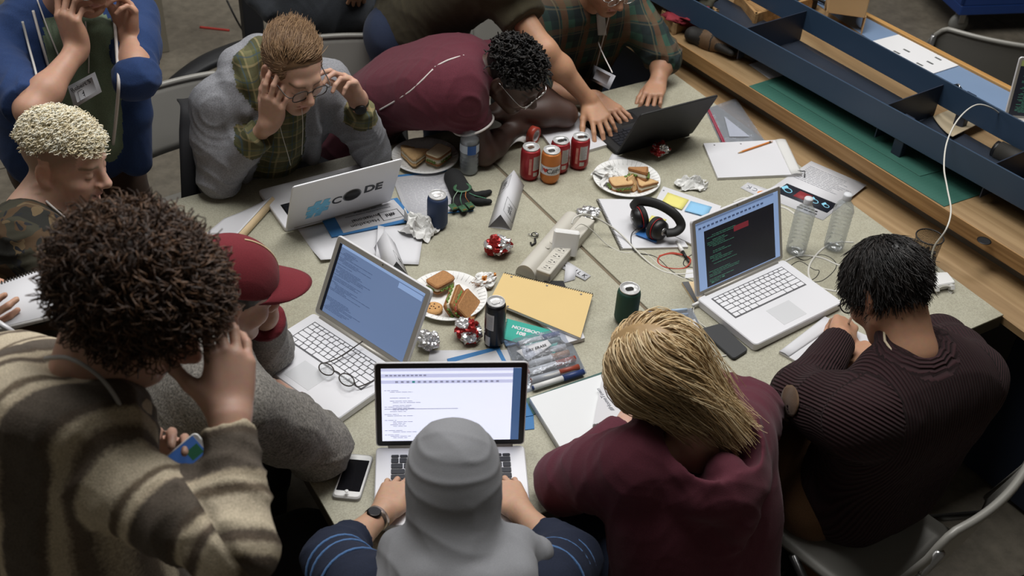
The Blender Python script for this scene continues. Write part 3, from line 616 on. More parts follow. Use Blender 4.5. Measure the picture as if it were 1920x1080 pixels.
for k in range(7): a = k * 2.4; MB().lathe([(.0025, 0), (.0025, .0015), (.001, .0025)], 6, M=Matrix.Translation((.018 * math.sqrt(k / 7) * math.cos(a), .018 * math.sqrt(k / 7) * math.sin(a), .0096))).obj('chip', M_choc, t)
# crumpled things
def crumple(name, label, cat, px, py, sx, sy, sz, m, seed, sharp=.35, sub_=4, rz=0, z=.74, two=None, flat=True, group=None):
    bm = bmesh.new(); bmesh.ops.create_icosphere(bm, subdivisions=sub_, radius=1); r = random.Random(seed); off = Vector((seed * 3.1, seed * 1.7, seed))
    for v in bm.verts:
        n = v.co.normalized(); d = 1 + sharp * (mnoise.noise(n * 1.5 + off) * 1.1) + sharp * .75 * (mnoise.cell(n * 2.3 + off * 1.3 + Vector((mnoise.noise(n * 3 + off), mnoise.noise(n * 3 - off), 0)) * .5) - .5) * .7 + sharp * .35 * (mnoise.cell(n * 5.0 + off) - .5) * .5 - sharp * .5 * max(0, .25 - abs(mnoise.noise(n * 3.1 - off))) * 2
        v.co = Vector((n.x * d * sx, n.y * d * sy, n.z * d * sz))
    zm = min(v.co.z for v in bm.verts) * .82
    for v in bm.verts: v.co.z = max(v.co.z, zm) - zm
    me = bpy.data.meshes.new(name); bm.to_mesh(me); bm.free(); me.materials.append(m)
    if two:
        me.materials.append(two)
        for f in me.polygons: f.material_index = 1 if mnoise.noise(f.center * 28 + off) > .22 or (f.normal.z < -.1) else 0
    me.polygons.foreach_set('use_smooth', [not flat] * len(me.polygons))
    p = at(px, py, z); o = bpy.data.objects.new(name, me); COL.objects.link(o); o.location = p; o.rotation_euler = (0, 0, rz); return tag(o, label, cat, group)
M_foil = mat('foil', (208, 208, 210), .24, .75, bump=.3, bs=120); M_foilred = mat('wrapper_red', (150, 34, 34), .3, .5, var=.3, vs=80)
M_tis = mat('tissue', (224, 224, 222), .9, bump=.2, bs=150); M_wr_or = mat('wrapper_orange', (196, 128, 58), .4, .2, var=.4, vs=60)
crumple('foil_wrapper', 'large foil ball with red corners beside the power strip', 'wrapper', 934, 474, .045, .04, .033, M_foil, 2, .24, two=M_foilred)
crumple('foil_wrapper', 'red crushed snack wrapper in front of the black laptop', 'wrapper', 1234, 293, .04, .032, .026, M_foilred, 5, .38, two=M_foil, rz=.4)
crumple('foil_wrapper', 'elongated plain foil twist beside the spiral notebook', 'wrapper', 1101, 408, .03, .042, .022, M_foil, 9, .26, rz=.9)
crumple('foil_wrapper', 'orange and white snack wrapper between plate rim and yellow notebook', 'wrapper', 907, 535, .036, .026, .022, M_white, 11, .34, two=M_wr_or)
crumple('foil_wrapper', 'foil ball with red edge touching the slim black can', 'wrapper', 878, 632, .04, .042, .032, M_foil, 14, .28, two=M_foilred)
crumple('foil_wrapper', 'foil ball half hidden by the blue-grey laptop lid', 'wrapper', 802, 648, .034, .036, .028, M_foil, 17, .28)
def tissue(name, label, cat, px, py, sx, sy, sz, seed, rz=0, z=.7405):
    o_ = Vector((seed * 2.7, seed * 1.3, seed)); p = at(px, py, z)
    def fn(u, v):
        a, b = 2 * u - 1, 2 * v - 1; q = Vector((a * 1.3, b * 1.3, 0)) + o_; r = a * a + b * b
        x = a * .8 + .5 * mnoise.noise(q * 1.1) + .22 * mnoise.noise(q * 2.9); y = b * .8 + .5 * mnoise.noise(q * 1.1 + Vector((9, 0, 0))) + .22 * mnoise.noise(q * 2.9 + Vector((9, 0, 0)))
        h = abs(mnoise.noise(q * 1.5 + Vector((0, 7, 0)))) * 1.5 + .5 * abs(mnoise.noise(q * 3.6)) + .35 * max(0, 1 - r)
        return Vector((x * sx, y * sy, .0015 + sz * h * max(.06, 1 - .42 * r)))
    o = MB().sheet(fn, 22, 22, .0012, sm=False).obj(name, M_tis); o.location = p; o.rotation_euler = (0, 0, rz); return tag(o, label, cat)
tissue('tissue', 'large crumpled white tissue leaning on the navy can', 'tissue', 784, 432, .062, .072, .062, 21, .7)
tissue('tissue', 'small crumpled tissue lying by the hole-punched pad', 'tissue', 1298, 350, .058, .036, .036, 24, -.5)
tissue('napkin', 'white crumpled napkin on the toasted sandwich plate', 'napkin', 1143, 330, .060, .055, .03, 27, 0, .757)
Q = quad([(1148, 288), (1175, 298), (1185, 306), (1140, 302)], T0); t = qthing('paper_scrap', 'white paper scrap at the far rim of the toasted sandwich plate', 'scrap', Q); sheetq('scrap', M_paper, t, Q, lambda u, v: .001 + .006 * u * v, .0006, 4)
# tape roll
p = at(999, 268); t = thing('tape_roll', 'red and gold patterned roll of tape standing behind the cans', 'tape', (p.x, p.y, .74), .5)
RT = Matrix.Translation((0, 0, .032)) @ Matrix.Rotation(PI / 2, 4, 'X')
MB().lathe([(.021, -.012), (.032, -.012), (.032, .012), (.021, .012), (.021, -.012)], 28, M=RT, cap=False).obj('roll', mat('tape_pattern', (168, 66, 52), .35, var=.7, vs=55), t); MB().lathe([(.0195, -.012), (.0208, -.012), (.0208, .012), (.0195, .012), (.0195, -.012)], 28, M=RT, cap=False).obj('core', M_paper, t)
# ------- headphones on a spiral notebook
Q = quad([(1120, 376), (1232, 377), (1290, 466), (1165, 469)], T0); t = qthing('spiral_notebook', 'white spiral notebook page under the black headphones', 'notebook', Q)
slab('pages', M_pg, t, Q, .006); slab('page', M_paper, t, Q, .0008, .0061); slab('back_cover', mat('navy_card', (34, 48, 92), .6), t, [q + V(0, 0, -.0002) for q in Q], .001)
coil(t, Q[0] + V(0, 0, .004), Q[3] + V(0, 0, .004), .005, 34, M_coil)
M_sy = mat('sticky_yellow', (226, 218, 128), .7); M_sb = mat('sticky_blue', (138, 190, 226), .7); M_sb2 = mat('sticky_deep_blue', (48, 108, 176), .7)
def sticky(px, m, label, z, pa=None):
    Q = quad(px, z); t = qthing('sticky_note', label, 'sticky note', Q); sheetq('note', m, t, Q, lambda u, v: .0005 + .004 * v * v, .0006, 4)
Q = quad([(1243, 353), (1352, 390), (1312, 468), (1206, 420)], T0 + .001); t = qthing('spiral_notebook', 'open notebook page with yellow and blue sticky notes, partly behind terminal laptop', 'notebook', Q)
slab('pages', M_pg, t, Q, .007); slab('page', M_paper, t, Q, .0008, .0071); slab('back_cover', M_cream, t, [Q[3] + V(0, 0, 0), Q[2], Q[2] + V(.004, -.008, 0), Q[3] + V(.004, -.008, 0)], .003)
for u in (.12,): wobj(MB().lathe([(.003, 0), (.003, .0003)], 8, M=Matrix.Translation(bil(Q, .04, .1) + V(0, 0, .0081))), 'punched_hole', MATS['hole_grey'], t)
zq = T0 + .0092
sticky([(1252, 361), (1292, 375), (1278, 395), (1240, 381)], M_sy, 'yellow sticky note at the top of the open page', zq)
sticky([(1295, 377), (1335, 388), (1324, 408), (1283, 397)], M_sb, 'light blue sticky note next to terminal laptop corner', zq)
sticky([(1222, 404), (1250, 412), (1235, 432), (1208, 424)], M_sy, 'yellow sticky note behind the nearer ear cup', zq)
sticky([(1207, 427), (1236, 438), (1230, 457), (1190, 441)], M_sb2, 'deep blue sticky note below the headphones', zq)
hc = at(1228, 425, .752); t = thing('headphones', 'black over-ear headphones with red piping on the spiral notebook', 'headphones', tuple(hc))
bp = bez([at(1186, 388, .79), at(1200, 377, .83), at(1232, 382, .845), at(1263, 400, .835), at(1277, 421, .805), at(1268, 434, .788), at(1249, 437, .783)], 8)
wobj(MB().tube(bp, [.009] * len(bp), 10, flat=1.7), 'headband', M_blackm, t); wobj(MB().tube([q + V(0, 0, -.006) for q in bp[8:-12]], .009, 8, flat=1.4), 'headband_pad', M_black, t)
for cpt, ax, nm in ((at(1199, 408, .787), Vector((.95, -.25, .2)), 0), (at(1234, 430, .783), Vector(CAM_R.T @ np.array([-.62, -.35, .6])), 1)):
    F = fr(cpt, ax.cross(Vector((0, 0, 1))), Vector((0, 0, 1))); 
    F = Matrix.Translation(cpt) @ ax.normalized().to_track_quat('Z', 'Y').to_matrix().to_4x4()
    e = wobj(MB().lathe([(.001, -.024), (.020, -.024), (.030, -.018), (.034, -.006), (.034, .002)], 24, M=F), 'ear_cup', M_black, t)
    c_ = MB().lathe([(.034, .003), (.038, .008), (.037, .018), (.028, .022), (.018, .019), (.001, .012)], 24, M=F); c_.v = [tuple(winv(t) @ Vector(q)) for q in c_.v]; c_.obj('ear_cushion', mat('soft_black', (28, 27, 28), .7, bump=.2, bs=60), e)
    r_ = MB().tube([F @ Vector((.0345 * math.cos(a), .0345 * math.sin(a), .002)) for a in [2 * PI * k / 28 for k in range(28)]], .0013, 5, closed=True); r_.v = [tuple(winv(t) @ Vector(q)) for q in r_.v]; r_.obj('red_piping', M_red, e)
    d_ = MB().lathe([(.001, -.027), (.012, -.027), (.014, -.023)], 20, M=F); d_.v = [tuple(winv(t) @ Vector(q)) for q in d_.v]; d_.obj('cup_disc', mat('chrome_dark', (150, 150, 152), .25, .8), e)
def cable(label, pts, r, m, name='cable', n=8, cat='cable', seg=10):
    P = bez(pts, seg); t = thing(name, label, cat, tuple(P[0])); wobj(MB().tube(P, r, n), 'cord', m, t); return t
C = lambda px, py, z=.7425: at(px, py, z)
M_cw = mat('cable_white', (206, 204, 196), .45); M_cb = mat('cable_black', (24, 24, 26), .5)
cable('thin black headphone cord curving off the spiral notebook', [at(1195, 428, .765), at(1184, 440, .752), at(1185, 462, .748), at(1196, 474, .743), at(1230, 482), at(1262, 510), at(1300, 528)], .0014, M_cb)
# power strip and adapter
A = at(985, 520); B = at(1072, 418); d = (B - A).normalized(); L = (B - A).length; t = thing('power_strip', 'beige power strip with a row of outlets beside the table seam', 'power strip', (A.x, A.y, .74), math.atan2(d.y, d.x))
M_bei = mat('beige_plastic', (196, 192, 182), .45); M_bei2 = mat('beige_plastic_dark', (168, 162, 150), .5)
q = MB(); prof = [(.0, .0)] ; nn = 16
arc = [(.034 * math.cos(a), .002 + .042 * math.sin(a)) for a in [PI * k / nn for k in range(nn + 1)]]
q.add([(x, y, z) for x in (0, L) for y, z in arc], [(k, k + 1, nn + 2 + k, nn + 1 + k) for k in range(nn)] + [(nn, 0, nn + 1, 2 * nn + 1)], 0, True); q.add([(0, y, z) for y, z in arc], [tuple(range(nn + 1))]); q.add([(L, y, z) for y, z in arc], [tuple(reversed(range(nn + 1)))]); q.obj('housing', M_bei, t)
blk = MB().box(.004, L, -.078, -.031, 0, .041, b=.004).obj('outlet_block', M_bei, t); MB().box(.004, L - .004, -.0785, -.06, .002, .012).obj('block_foot', M_bei2, t)
for k in range(6):
    x = .03 + k * .033; o = MB().box(-.013, .013, -.014, .014, 0, .0006, b=.003).obj('outlet', M_bei, t); o.location = (x, -.054, .0412)
    MB().box(-.007, -.005, -.002, .008, .0005, .0011).obj('slot', M_ink, o); MB().box(.004, .006, -.002, .006, .0005, .0011).obj('slot', M_ink, o)
    h_ = MB().lathe([(.0026, .0005), (.0026, .0011)], 8).obj('ground_hole', M_ink, o); h_.location = (0, -.009, 0)
for k, x in enumerate((.12, .15)): MB().lathe([(.007, 0), (.007, .0012), (.0055, .0014), (.001, .0014)], 16, M=Matrix.Translation((x, -.012, .0418)) @ Matrix.Rotation(.35, 4, 'X')).obj('button', M_bei2 if k > 5 else M_bei, t)
qc = at(1060, 455, .79); MBx = MB().box(-.040, .040, -.014, .014, -.040, .040, b=.008); t = thing('power_adapter', 'white square power adapter plugged upright into the power strip', 'adapter', tuple(qc)); t.rotation_euler = (-.25, .08, -.55)
MBx.obj('body', M_white, t); MB().box(-.02, .02, -.0144, .0144, -.042, -.034, b=.003).obj('plug_tab', M_white, t)
cable('thin white cord looping from the square adapter toward terminal laptop', [at(1078, 428, .822), at(1090, 420, .825), at(1110, 432, .79), at(1140, 460, .745), at(1172, 474), at(1205, 472), at(1240, 500), at(1275, 520), at(1300, 521)], .0016, M_cw)
cable('thick white charger cord arching over foil twist and spiral notebook', [at(1072, 420, .825), at(1078, 408, .835), at(1098, 402, .83), at(1130, 415, .79), at(1165, 440, .756), at(1205, 482, .745), at(1235, 505), at(1265, 514), at(1301, 512)], .0028, M_cw)
t = cable('red and orange braided cord coiled beside terminal laptop', [at(1236, 480), at(1262, 474), at(1290, 482, .744), at(1294, 492, .748), at(1282, 503), at(1255, 503), at(1236, 495), at(1236, 482), at(1258, 476), at(1280, 478, .747)], .0024, mat('braid_red', (172, 62, 44), .6, var=.5, vs=220))
stick('audio_plug', 'white cable plug with black tip by the red braided cord', 'plug', at(1269, 453, .748), at(1289, 487, .747), .007, [('sleeve', 0, .55, .8, 1, M_white), ('collar', .55, .9, .75, .6, M_cb), ('boot', .9, 1.15, .5, .35, M_cb)], 0)
cable('black cord running under the left hinge of terminal laptop', [at(1300, 476), at(1284, 487), at(1283, 498), at(1300, 502)], .0015, M_cb)
Q = quad([(1287, 505), (1310, 506), (1310, 522), (1284, 521)], T0); t = qthing('luggage_tag', 'small white tag under the cords by terminal laptop', 'tag', Q); slab('card', M_paper, t, Q, .001)
Q = quad([(1278, 532), (1306, 530), (1316, 566), (1302, 570)], T0); t = qthing('notebook', 'narrow grey notebook corner under the left edge of terminal laptop', 'notebook', Q); slab('pages', M_cream, t, Q, .006); slab('cover', mat('grey_card', (86, 86, 88), .6), t, sub(Q, 0, .45, 0, 1), .0012, .0061)
# name strip, keys
Q = quad([(1062, 489), (1108, 517), (1097, 526), (1048, 500)], T0 + .003); t = qthing('name_strip', 'handwritten white strip near the power strip, leaning on a folded card', 'paper strip', Q); sheetq('strip', M_paper, t, Q, None, .0006)
for s, u in (('#', .1), ('A', .2), ('T', .38), ('I', .52), ('L', .66), ('K', .86)): qtext(s, .022, M_ink, t, Q, u, .5)
Q2_ = quad([(1060, 502), (1080, 508), (1078, 525), (1057, 531)], T0); wobj(MB().sheet(lambda u, v: bil(Q2_, u, v) + V(0, 0, .002 + .012 * (1 - v)), 2, 2, .0008), 'folded_card', M_paper, t)
t = thing('key_ring', 'small black key fob on a silver ring left of the power strip', 'keys', tuple(at(1000, 440)))
wobj(MB().tube([at(1003, 440, .747) + Vector((.011 * math.cos(a), .011 * math.sin(a), 0)) for a in [2 * PI * k / 16 for k in range(16)]], .0016, 6, closed=True), 'ring', M_cb, t); wobj(MB().tube([at(1003, 447, .747), at(1004, 455, .745), at(997, 460, .744), at(995, 455, .744)], .0035, 6), 'strap', M_cb, t)
wobj(MB().tube([at(998, 440, .746), at(990, 439, .745)], .0018, 6), 'clasp', M_chrome, t); wobj(MB().tube([at(1004, 437, .75), at(1008, 441, .75)], .004, 8), 'fob', M_chrome, t)
# yellow notebook stack
Q = quad([(975, 552), (1080, 520), (1112, 636), (1085, 646)], T0); 
Q = quad([(962, 565), (1075, 588), (1096, 640), (1060, 650)], T0); t = qthing('notebook', 'thick white notebook lowest in the stack under the yellow notebook', 'notebook', Q); slab('pages', M_pg, t, Q, .012); slab('cover', M_paper, t, Q, .001, .0121)
Q = quad([(1020, 530), (1056, 530), (1066, 556), (1026, 560)], T0); t = qthing('notebook', 'dark notebook corner showing past the yellow notebook\'s spiral', 'notebook', Q); slab('cover', M_blackm, t, Q, .008)
Q = quad([(951, 612), (1040, 590), (1060, 650), (946, 650)], T0); Q = quad([(950, 602), (1050, 628), (1040, 668), (944, 640)], T0 + .001)
t = qthing('spiral_notebook', 'teal green spiral notebook sticking out under the yellow one', 'notebook', Q); slab('pages', M_pg, t, Q, .009); slab('cover', mat('teal_card', (42, 158, 142), .55), t, Q, .0008, .0091); coil(t, Q[0] + V(0, 0, .006), Q[3] + V(0, 0, .006), .005, 14, M_coil)
qtext('NOTEBOOK', .017, M_paper, t, Q, .42, .32, dz=.0102, bold=.0008); qtext('108', .019, M_paper, t, Q, .3, .55, dz=.0102, bold=.001)
Q = quad([(944, 516), (1111, 556), (1088, 638), (918, 567)], T0 + .0145); t = qthing('spiral_notebook', 'yellow spiral notebook on top of the stack, in the middle of the left table', 'notebook', Q)
slab('pages', M_pg, t, Q, .008); slab('cover', mat('yellow_card', (216, 188, 130), .6, var=.03, vs=8), t, Q, .001, .0082); coil(t, Q[0] + V(0, 0, .006), Q[1] + V(0, 0, .006), .005, 42, M_coil)
for u, v in ((.1, .07), (.5, .07), (.88, .07), (.2, .97)): wobj(MB().lathe([(.0035, 0), (.0035, .0003)], 10, M=Matrix.Translation(bil(Q, u, v) + V(0, 0, .0093))), 'punched_hole', MATS['hole_grey'], t)
# blue folder + sheet behind headscarf laptop
Q = quad([(806, 657), (955, 656), (960, 700), (800, 700)], T0); t = qthing('paper_sheet', 'white sheet behind the top edge of the document laptop', 'paper', Q); sheetq('sheet', M_paper, t, Q, None, .0006)
Q = quad([(838, 674), (935, 650), (1000, 780), (880, 800)], T0 + .001); t = qthing('folder', 'blue card folder behind the document laptop, poking out at its right', 'folder', Q); slab('cover', M_folder, t, Q, .003)
Q = quad([(846, 680), (930, 657), (975, 740), (880, 760)], T0 + .0045); t = qthing('paper_sheet', 'white page on the blue folder behind the document laptop', 'paper', Q); sheetq('sheet', M_paper, t, Q, None, .0006)
Q = quad([(975, 752), (998, 745), (1002, 805), (975, 808)], T0); t = qthing('folder', 'second blue card corner right of the document laptop', 'folder', Q); slab('cover', M_folder, t, Q, .002)
# white closed laptop with spiral pad
Q = quad([(975, 752), (1140, 694), (1180, 720), (1000, 778)], T0 + .0005); t = qthing('folder', 'dark green card folder under the white board', 'folder', Q); slab('cover', mat('green_card', (60, 92, 88), .6), t, Q, .002)
Q = quad([(992, 756), (1150, 704), (1255, 800), (1057, 862)], T0 + .003); t = qthing('laptop', 'closed white laptop under the hoodie wearer\'s spiral pad', 'laptop', Q); slab('base', mat('light_grey_shell', (176, 178, 180), .4), t, Q, .012); slab('lid', mat('glossy_white', (226, 228, 230), .25), t, Q, .008, .0125)
Q = quad([(1128, 715), (1222, 690), (1235, 785), (1111, 800)], T0 + .024); t = qthing('notepad', 'spiral pad with handwriting on the closed white laptop', 'notepad', Q); slab('pages', M_pg, t, Q, .008); slab('page', M_paper, t, Q, .0006, .0081); coil(t, Q[3] + V(0, 0, .005), Q[2] + V(0, 0, .005), .004, 26, M_coil)
qtext('#HomeTown', .016, M_inkg, t, Q, .13, .5, dz=.0092, rot=PI / 2, shear=.2)
# phones
def phone(label, Q, z, body, scr, h=.009, bord=.08, case=None):
    t = qthing('phone', label, 'phone', Q)
    P = lambda Q, r=.012: [(p.x, p.y) for p in roundq(Q, r)]
    if case: wobj(MB().prism(P([q + (q - sum(Q, Vector()) / 4).normalized() * .004 for q in Q]), z, z + h * .8, 0, .001), 'clear_case', case, t)
    wobj(MB().prism(P(Q), z + (.001 if case else 0), z + h, 0, .002), 'body', body, t)
    if scr: wobj(MB().prism(P(sub(Q, .06, .94, .13, .87), .002), z + h - .0003, z + h + .0004), 'screen', scr, t); wobj(MB().lathe([(.005, 0), (.005, .0006)], 16, M=Matrix.Translation(bil(Q, .5, .94) + V(0, 0, h))), 'home_button', M_white, t)
    return t
def roundq(Q, r):
    o = []
    for i in range(4):
        a, b, c = Q[i - 1], Q[i], Q[(i + 1) % 4]; p = b + (a - b).normalized() * r; q = b + (c - b).normalized() * r
        for k in range(5): s = k / 4; o.append(p * (1 - s) ** 2 + b * 2 * s * (1 - s) + q * s * s)
    ar = sum(o[i].x * o[(i + 1) % 20].y - o[(i + 1) % 20].x * o[i].y for i in range(20))
    return o if ar > 0 else o[::-1]
phone('white phone in a clear case by the table corner', quad([(652, 851), (699, 855), (674, 934), (623, 929)], T0 + .01), T0, M_white, mat('phone_glass', (18, 18, 22), .15), .011, case=mat('clear_case', (190, 190, 190), .3, alpha=.55))
phone('black phone face down beside the terminal laptop, on a white cord', quad([(1312, 616), (1352, 605), (1404, 655), (1376, 673)], T0 + .01), T0, mat('rubber_grey', (50, 51, 53), .6), None, .010)
cable('white cord from terminal laptop plug down to the black phone', [at(1310, 568, .752), at(1302, 572, .75), at(1301, 590), at(1312, 605), at(1324, 614, .744)], .0014, M_cw)
cable('white cord end between clear pen bag and black phone', [at(1362, 666, .744), at(1345, 669), at(1322, 664)], .0016, M_cw)
stick('charger_plug', 'white round charger plug in the side of terminal laptop', 'plug', at(1298, 573, .752), at(1318, 564, .754), .006, [('sleeve', 0, .85, .7, 1, M_white), ('glow_ring', .85, 1, 1.05, 1.05, mat('lamp_yellow_green', (220, 226, 90), .4, emit=.6))], 0)
# writing pads of the man in the ribbed sweater
Q = quad([(1460, 663), (1546, 597), (1640, 640), (1525, 700)], T0); t = qthing('notepad', 'white hole-punched pad being written on at the right', 'notepad', Q); slab('pages', M_pg, t, Q, .007); slab('page', M_paper, t, Q, .0007, .0071)
sheetq('page_fold', M_paper, t, sub(Q, 0, .98, 0, .28), lambda u, v: .0085 + .004 * math.sin(v * PI), .0006, 6); wobj(MB().lathe([(.0035, 0), (.0035, .0003)], 10, M=Matrix.Translation(bil(Q, .1, .62) + V(0, 0, .0079))), 'punched_hole', MATS['hole_grey'], t)
qtext('from fig', .02, M_inkg, t, Q, .5, .5, dz=.0082, shear=.3); prints('handwriting', M_inkg, t, sub(Q, .3, .95, .55, .8), 2, .0082, .1, .9, .2, 4)
Q = quad([(1612, 668), (1662, 655), (1690, 690), (1630, 700)], T0); t = qthing('paper_sheet', 'white paper under the chin of the person in ribbed sweater', 'paper', Q); sheetq('sheet', M_paper, t, Q, None, .001)
# adapter right, cables, mesh cup
Q = quad([(1731, 513), (1776, 511), (1792, 531), (1741, 540)], T0 + .02); t = qthing('power_adapter', 'flat white power adapter lying right of the person in ribbed sweater', 'adapter', Q); wobj(MB().prism([(p.x, p.y) for p in roundq(Q, .008)], T0, T0 + .024, 0, .003), 'body', M_white, t)
c_ = at(1769, 540, .752); F = Matrix.Translation(c_) @ Matrix.Rotation(-.3, 4, 'Z') @ Matrix.Rotation(PI / 2 - .6, 4, 'X')
mb = MB()
for k in range(4): mb.tube([F @ Vector((.028 * math.cos(a), .015 * math.sin(a) - .003 * k, .004 * k - .006)) for a in [2 * PI * j / 20 for j in range(20)]], .0018, 6, closed=True)
wobj(mb, 'coiled_cord', M_cw, t)
for s in (-1, 1): wobj(MB().box(-.006, .006, -.008, .008, -.009, .012, b=.002, M=F @ Matrix.Translation((s * .026, 0, 0))), 'fold_out_hook', M_white, t)
cable('thin white cord rising from flat adapter over the workbench rail', [at(1751, 512, .765), at(1746, 490, .78), at(1752, 462, .86), at(1774, 430, .93), at(1783, 395, .95), at(1776, 352, .97), at(1770, 312, 1.0), at(1776, 265, 1.03), at(1798, 222, 1.05), at(1830, 197, 1.05), at(1862, 204, 1.02), at(1885, 225, .93)], .0026, M_cw)
cable('thick white cord loop between water bottle and the person in ribbed sweater', [at(1472, 490), at(1500, 480), at(1540, 484), at(1580, 500), at(1630, 505), at(1700, 492), at(1733, 497), at(1752, 515, .75)], .0036, M_cw)
cable('big white cable loop beside the right edge of terminal laptop', [at(1600, 455), at(1570, 455), at(1545, 465), at(1525, 485), at(1516, 505), at(1520, 525), at(1540, 540), at(1580, 548), at(1620, 545)], .0036, M_cw)
cable('thin black cable tangle behind the right side of terminal laptop', [at(1480, 500), at(1500, 490), at(1525, 505), at(1536, 508), at(1530, 520), at(1518, 528), at(1540, 527), at(1562, 510), at(1568, 495), at(1555, 482), at(1535, 478), at(1510, 488), at(1492, 481, .747)], .0013, M_cb)
cable('white cable stub showing past the terminal laptop lid', [at(1375, 380), at(1400, 372), at(1435, 385), at(1470, 390), at(1490, 402)], .0045, M_cw)
p = at(1727, 492); r_ = .042; t = thing('pencil_cup', 'brown-black wire mesh cup holding clips, behind the person in ribbed sweater', 'cup', (p.x, p.y, .74))
def f_meshc(tt, pp, tc):
    o = tt.nodes['Material Output']; w = N(tt, 'ShaderNodeTexChecker', i_Scale=420.0); tt.links.new(tc.outputs['Object'], w.inputs['Vector']); tr = N(tt, 'ShaderNodeBsdfTransparent'); mx = N(tt, 'ShaderNodeMixShader')
    tt.links.new(w.outputs['Fac'], mx.inputs[0]); tt.links.new(pp.outputs[0], mx.inputs[1]); tt.links.new(tr.outputs[0], mx.inputs[2]); tt.links.new(mx.outputs[0], o.inputs[0])
MB().lathe([(r_ * .9, 0), (r_, .1)], 28, cap=False).obj('mesh_wall', mat('wire_mesh', (44, 38, 34), .5, .3, fn=f_meshc), t); MB().lathe([(.001, 0), (r_ * .92, 0), (r_ * .92, .004), (.001, .004)], 28, cap=False).obj('base', M_cb, t)
mb = MB()
for z in (.004, .1): mb.tube([(r_ * 1.0 * math.cos(a), r_ * math.sin(a), z) for a in [2 * PI * k / 28 for k in range(28)]], .0022, 6, closed=True)
mb.obj('rim', M_cb, t)
mb = MB(); r__ = random.Random(3)
for k in range(45): a = r__.random() * 6.28; q = r__.random() ** .5 * r_ * .75; z = .008 + .028 * r__.random(); M_ = Matrix.Translation((q * math.cos(a), q * math.sin(a), z)) @ Matrix.Rotation(r__.random() * 6, 4, 'Z') @ Matrix.Rotation(r__.random() * 3, 4, 'X'); mb.box(-.008, .008, -.005, .005, -.003, .003, k % 4 == 0, M=M_)
o = mb.obj('binder_clips', [M_black, M_chrome]); o.location = (p.x, p.y, .74); tag(o, 'heap of black binder clips inside the mesh cup', 'clips', None, 'stuff')
# bags
def f_bag(tint, a):
    def g(tt, pp, tc):
        o = tt.nodes['Material Output']; tr = N(tt, 'ShaderNodeBsdfTransparent'); tr.inputs[0].default_value = rgb(tint); gl = N(tt, 'ShaderNodeBsdfGlossy'); gl.inputs['Roughness'].default_value = .12; gl.inputs[0].default_value = (.8, .82, .86, 1)
        nz = N(tt, 'ShaderNodeTexNoise', i_Scale=22.0, i_Detail=4.0); tt.links.new(tc.outputs['Object'], nz.inputs['Vector']); bb = N(tt, 'ShaderNodeBump', i_Strength=1.0, i_Distance=.012); tt.links.new(nz.outputs['Fac'], bb.inputs['Height']); tt.links.new(bb.outputs[0], gl.inputs['Normal'])
        df = N(tt, 'ShaderNodeBsdfDiffuse'); df.inputs[0].default_value = rgb(tint); m0 = N(tt, 'ShaderNodeMixShader'); m0.inputs[0].default_value = a * 1.6; tt.links.new(tr.outputs[0], m0.inputs[1]); tt.links.new(df.outputs[0], m0.inputs[2]); mx = N(tt, 'ShaderNodeMixShader'); mx.inputs[0].default_value = a; tt.links.new(m0.outputs[0], mx.inputs[1]); tt.links.new(gl.outputs[0], mx.inputs[2]); tt.links.new(mx.outputs[0], o.inputs[0])
    return g
M_bag = mat('clear_bag', (230, 232, 236), .2, fn=f_bag((240, 242, 246), .045)); M_zipb = mat('zip_blue', (140, 172, 208), .35, alpha=.85); M_zipr = mat('zip_red', (160, 56, 78), .4)
def bag(label, Q, h, zm, zv, zw=.09, seed=1):
    t = qthing('zip_bag', label, 'plastic bag', Q)
    def top(u, v): e = min(1, 6 * min(u, 1 - u)) * min(1, 6 * min(v, 1 - v)); return h * e + .003 * mnoise.noise((u * 5 + seed, v * 5, seed)) * e
    sheetq('bag_front', M_bag, t, Q, lambda u, v: .002 + max(.0005, top(u, v)), .0003, 22); sheetq('bag_back', M_bag, t, Q, lambda u, v: .0008, .0003, 4)
    sheetq('zip_strip', zm, t, sub(Q, -.01, 1.01, zv, zv + zw), lambda u, v: .0045 + .003 * math.sin(v * PI * 3), .0012, 10); return t
Q = quad([(944, 638), (1058, 614), (1100, 700), (984, 738)], T0)
M_mkw = mat('marker_white', (218, 218, 216), .4)
mk = [(1000, 727, 1094, 697, (44, 62, 110), 'navy'), (996, 713, 1085, 688, (150, 70, 52), 'red-brown'), (992, 697, 1078, 672, (160, 62, 44), 'red'), (990, 683, 1066, 661, (176, 128, 96), 'tan'), (988, 666, 1060, 650, (206, 206, 206), 'white'), (978, 655, 1050, 636, (112, 136, 140), 'teal-grey'), (972, 645, 1048, 626, (62, 84, 140), 'blue')]
for i, (x0, y0, x1, y1, c, nm) in enumerate(mk):
    a, b = at(x0, y0, .7515), at(x1, y1, .7515); mc = mat('marker_cap_' + nm.replace('-', '_'), c, .4)
    stick('marker', f'white marker with {nm} cap in the clear bag, ' + ['nearest the photo bottom', 'second from the bottom', 'third from the bottom', 'fourth from the bottom', 'fifth from the bottom', 'second nearest the blue zip', 'nearest the blue zip'][i], 'marker', a, b, .0088,
          [('barrel', .0, .6, .95, .95, M_mkw), ('end_plug', -.02, .0, .6, .8, mc), ('cap', .58, 1, 1.05, 1, mc)], 0, 12, 'markers in the clear zip bag')
bag('clear zip bag of dry erase markers beside the document laptop', Q, .026, M_zipb, .03, .12, 3)
Q2 = quad([(968, 658), (1026, 640), (1034, 650), (990, 676)], .765); t = qthing('name_strip', 'white paper label reading dry erase inside the marker bag', 'label', Q2); sheetq('label', M_paper, t, Q2, lambda u, v: .006 * u, .0006, 4); qtext('DRY ERASE', .013, M_ink, t, Q2, .5, .5, dz=.006, shear=.2)
Q = quad([(1190, 590), (1297, 578), (1333, 655), (1230, 680)], T0)
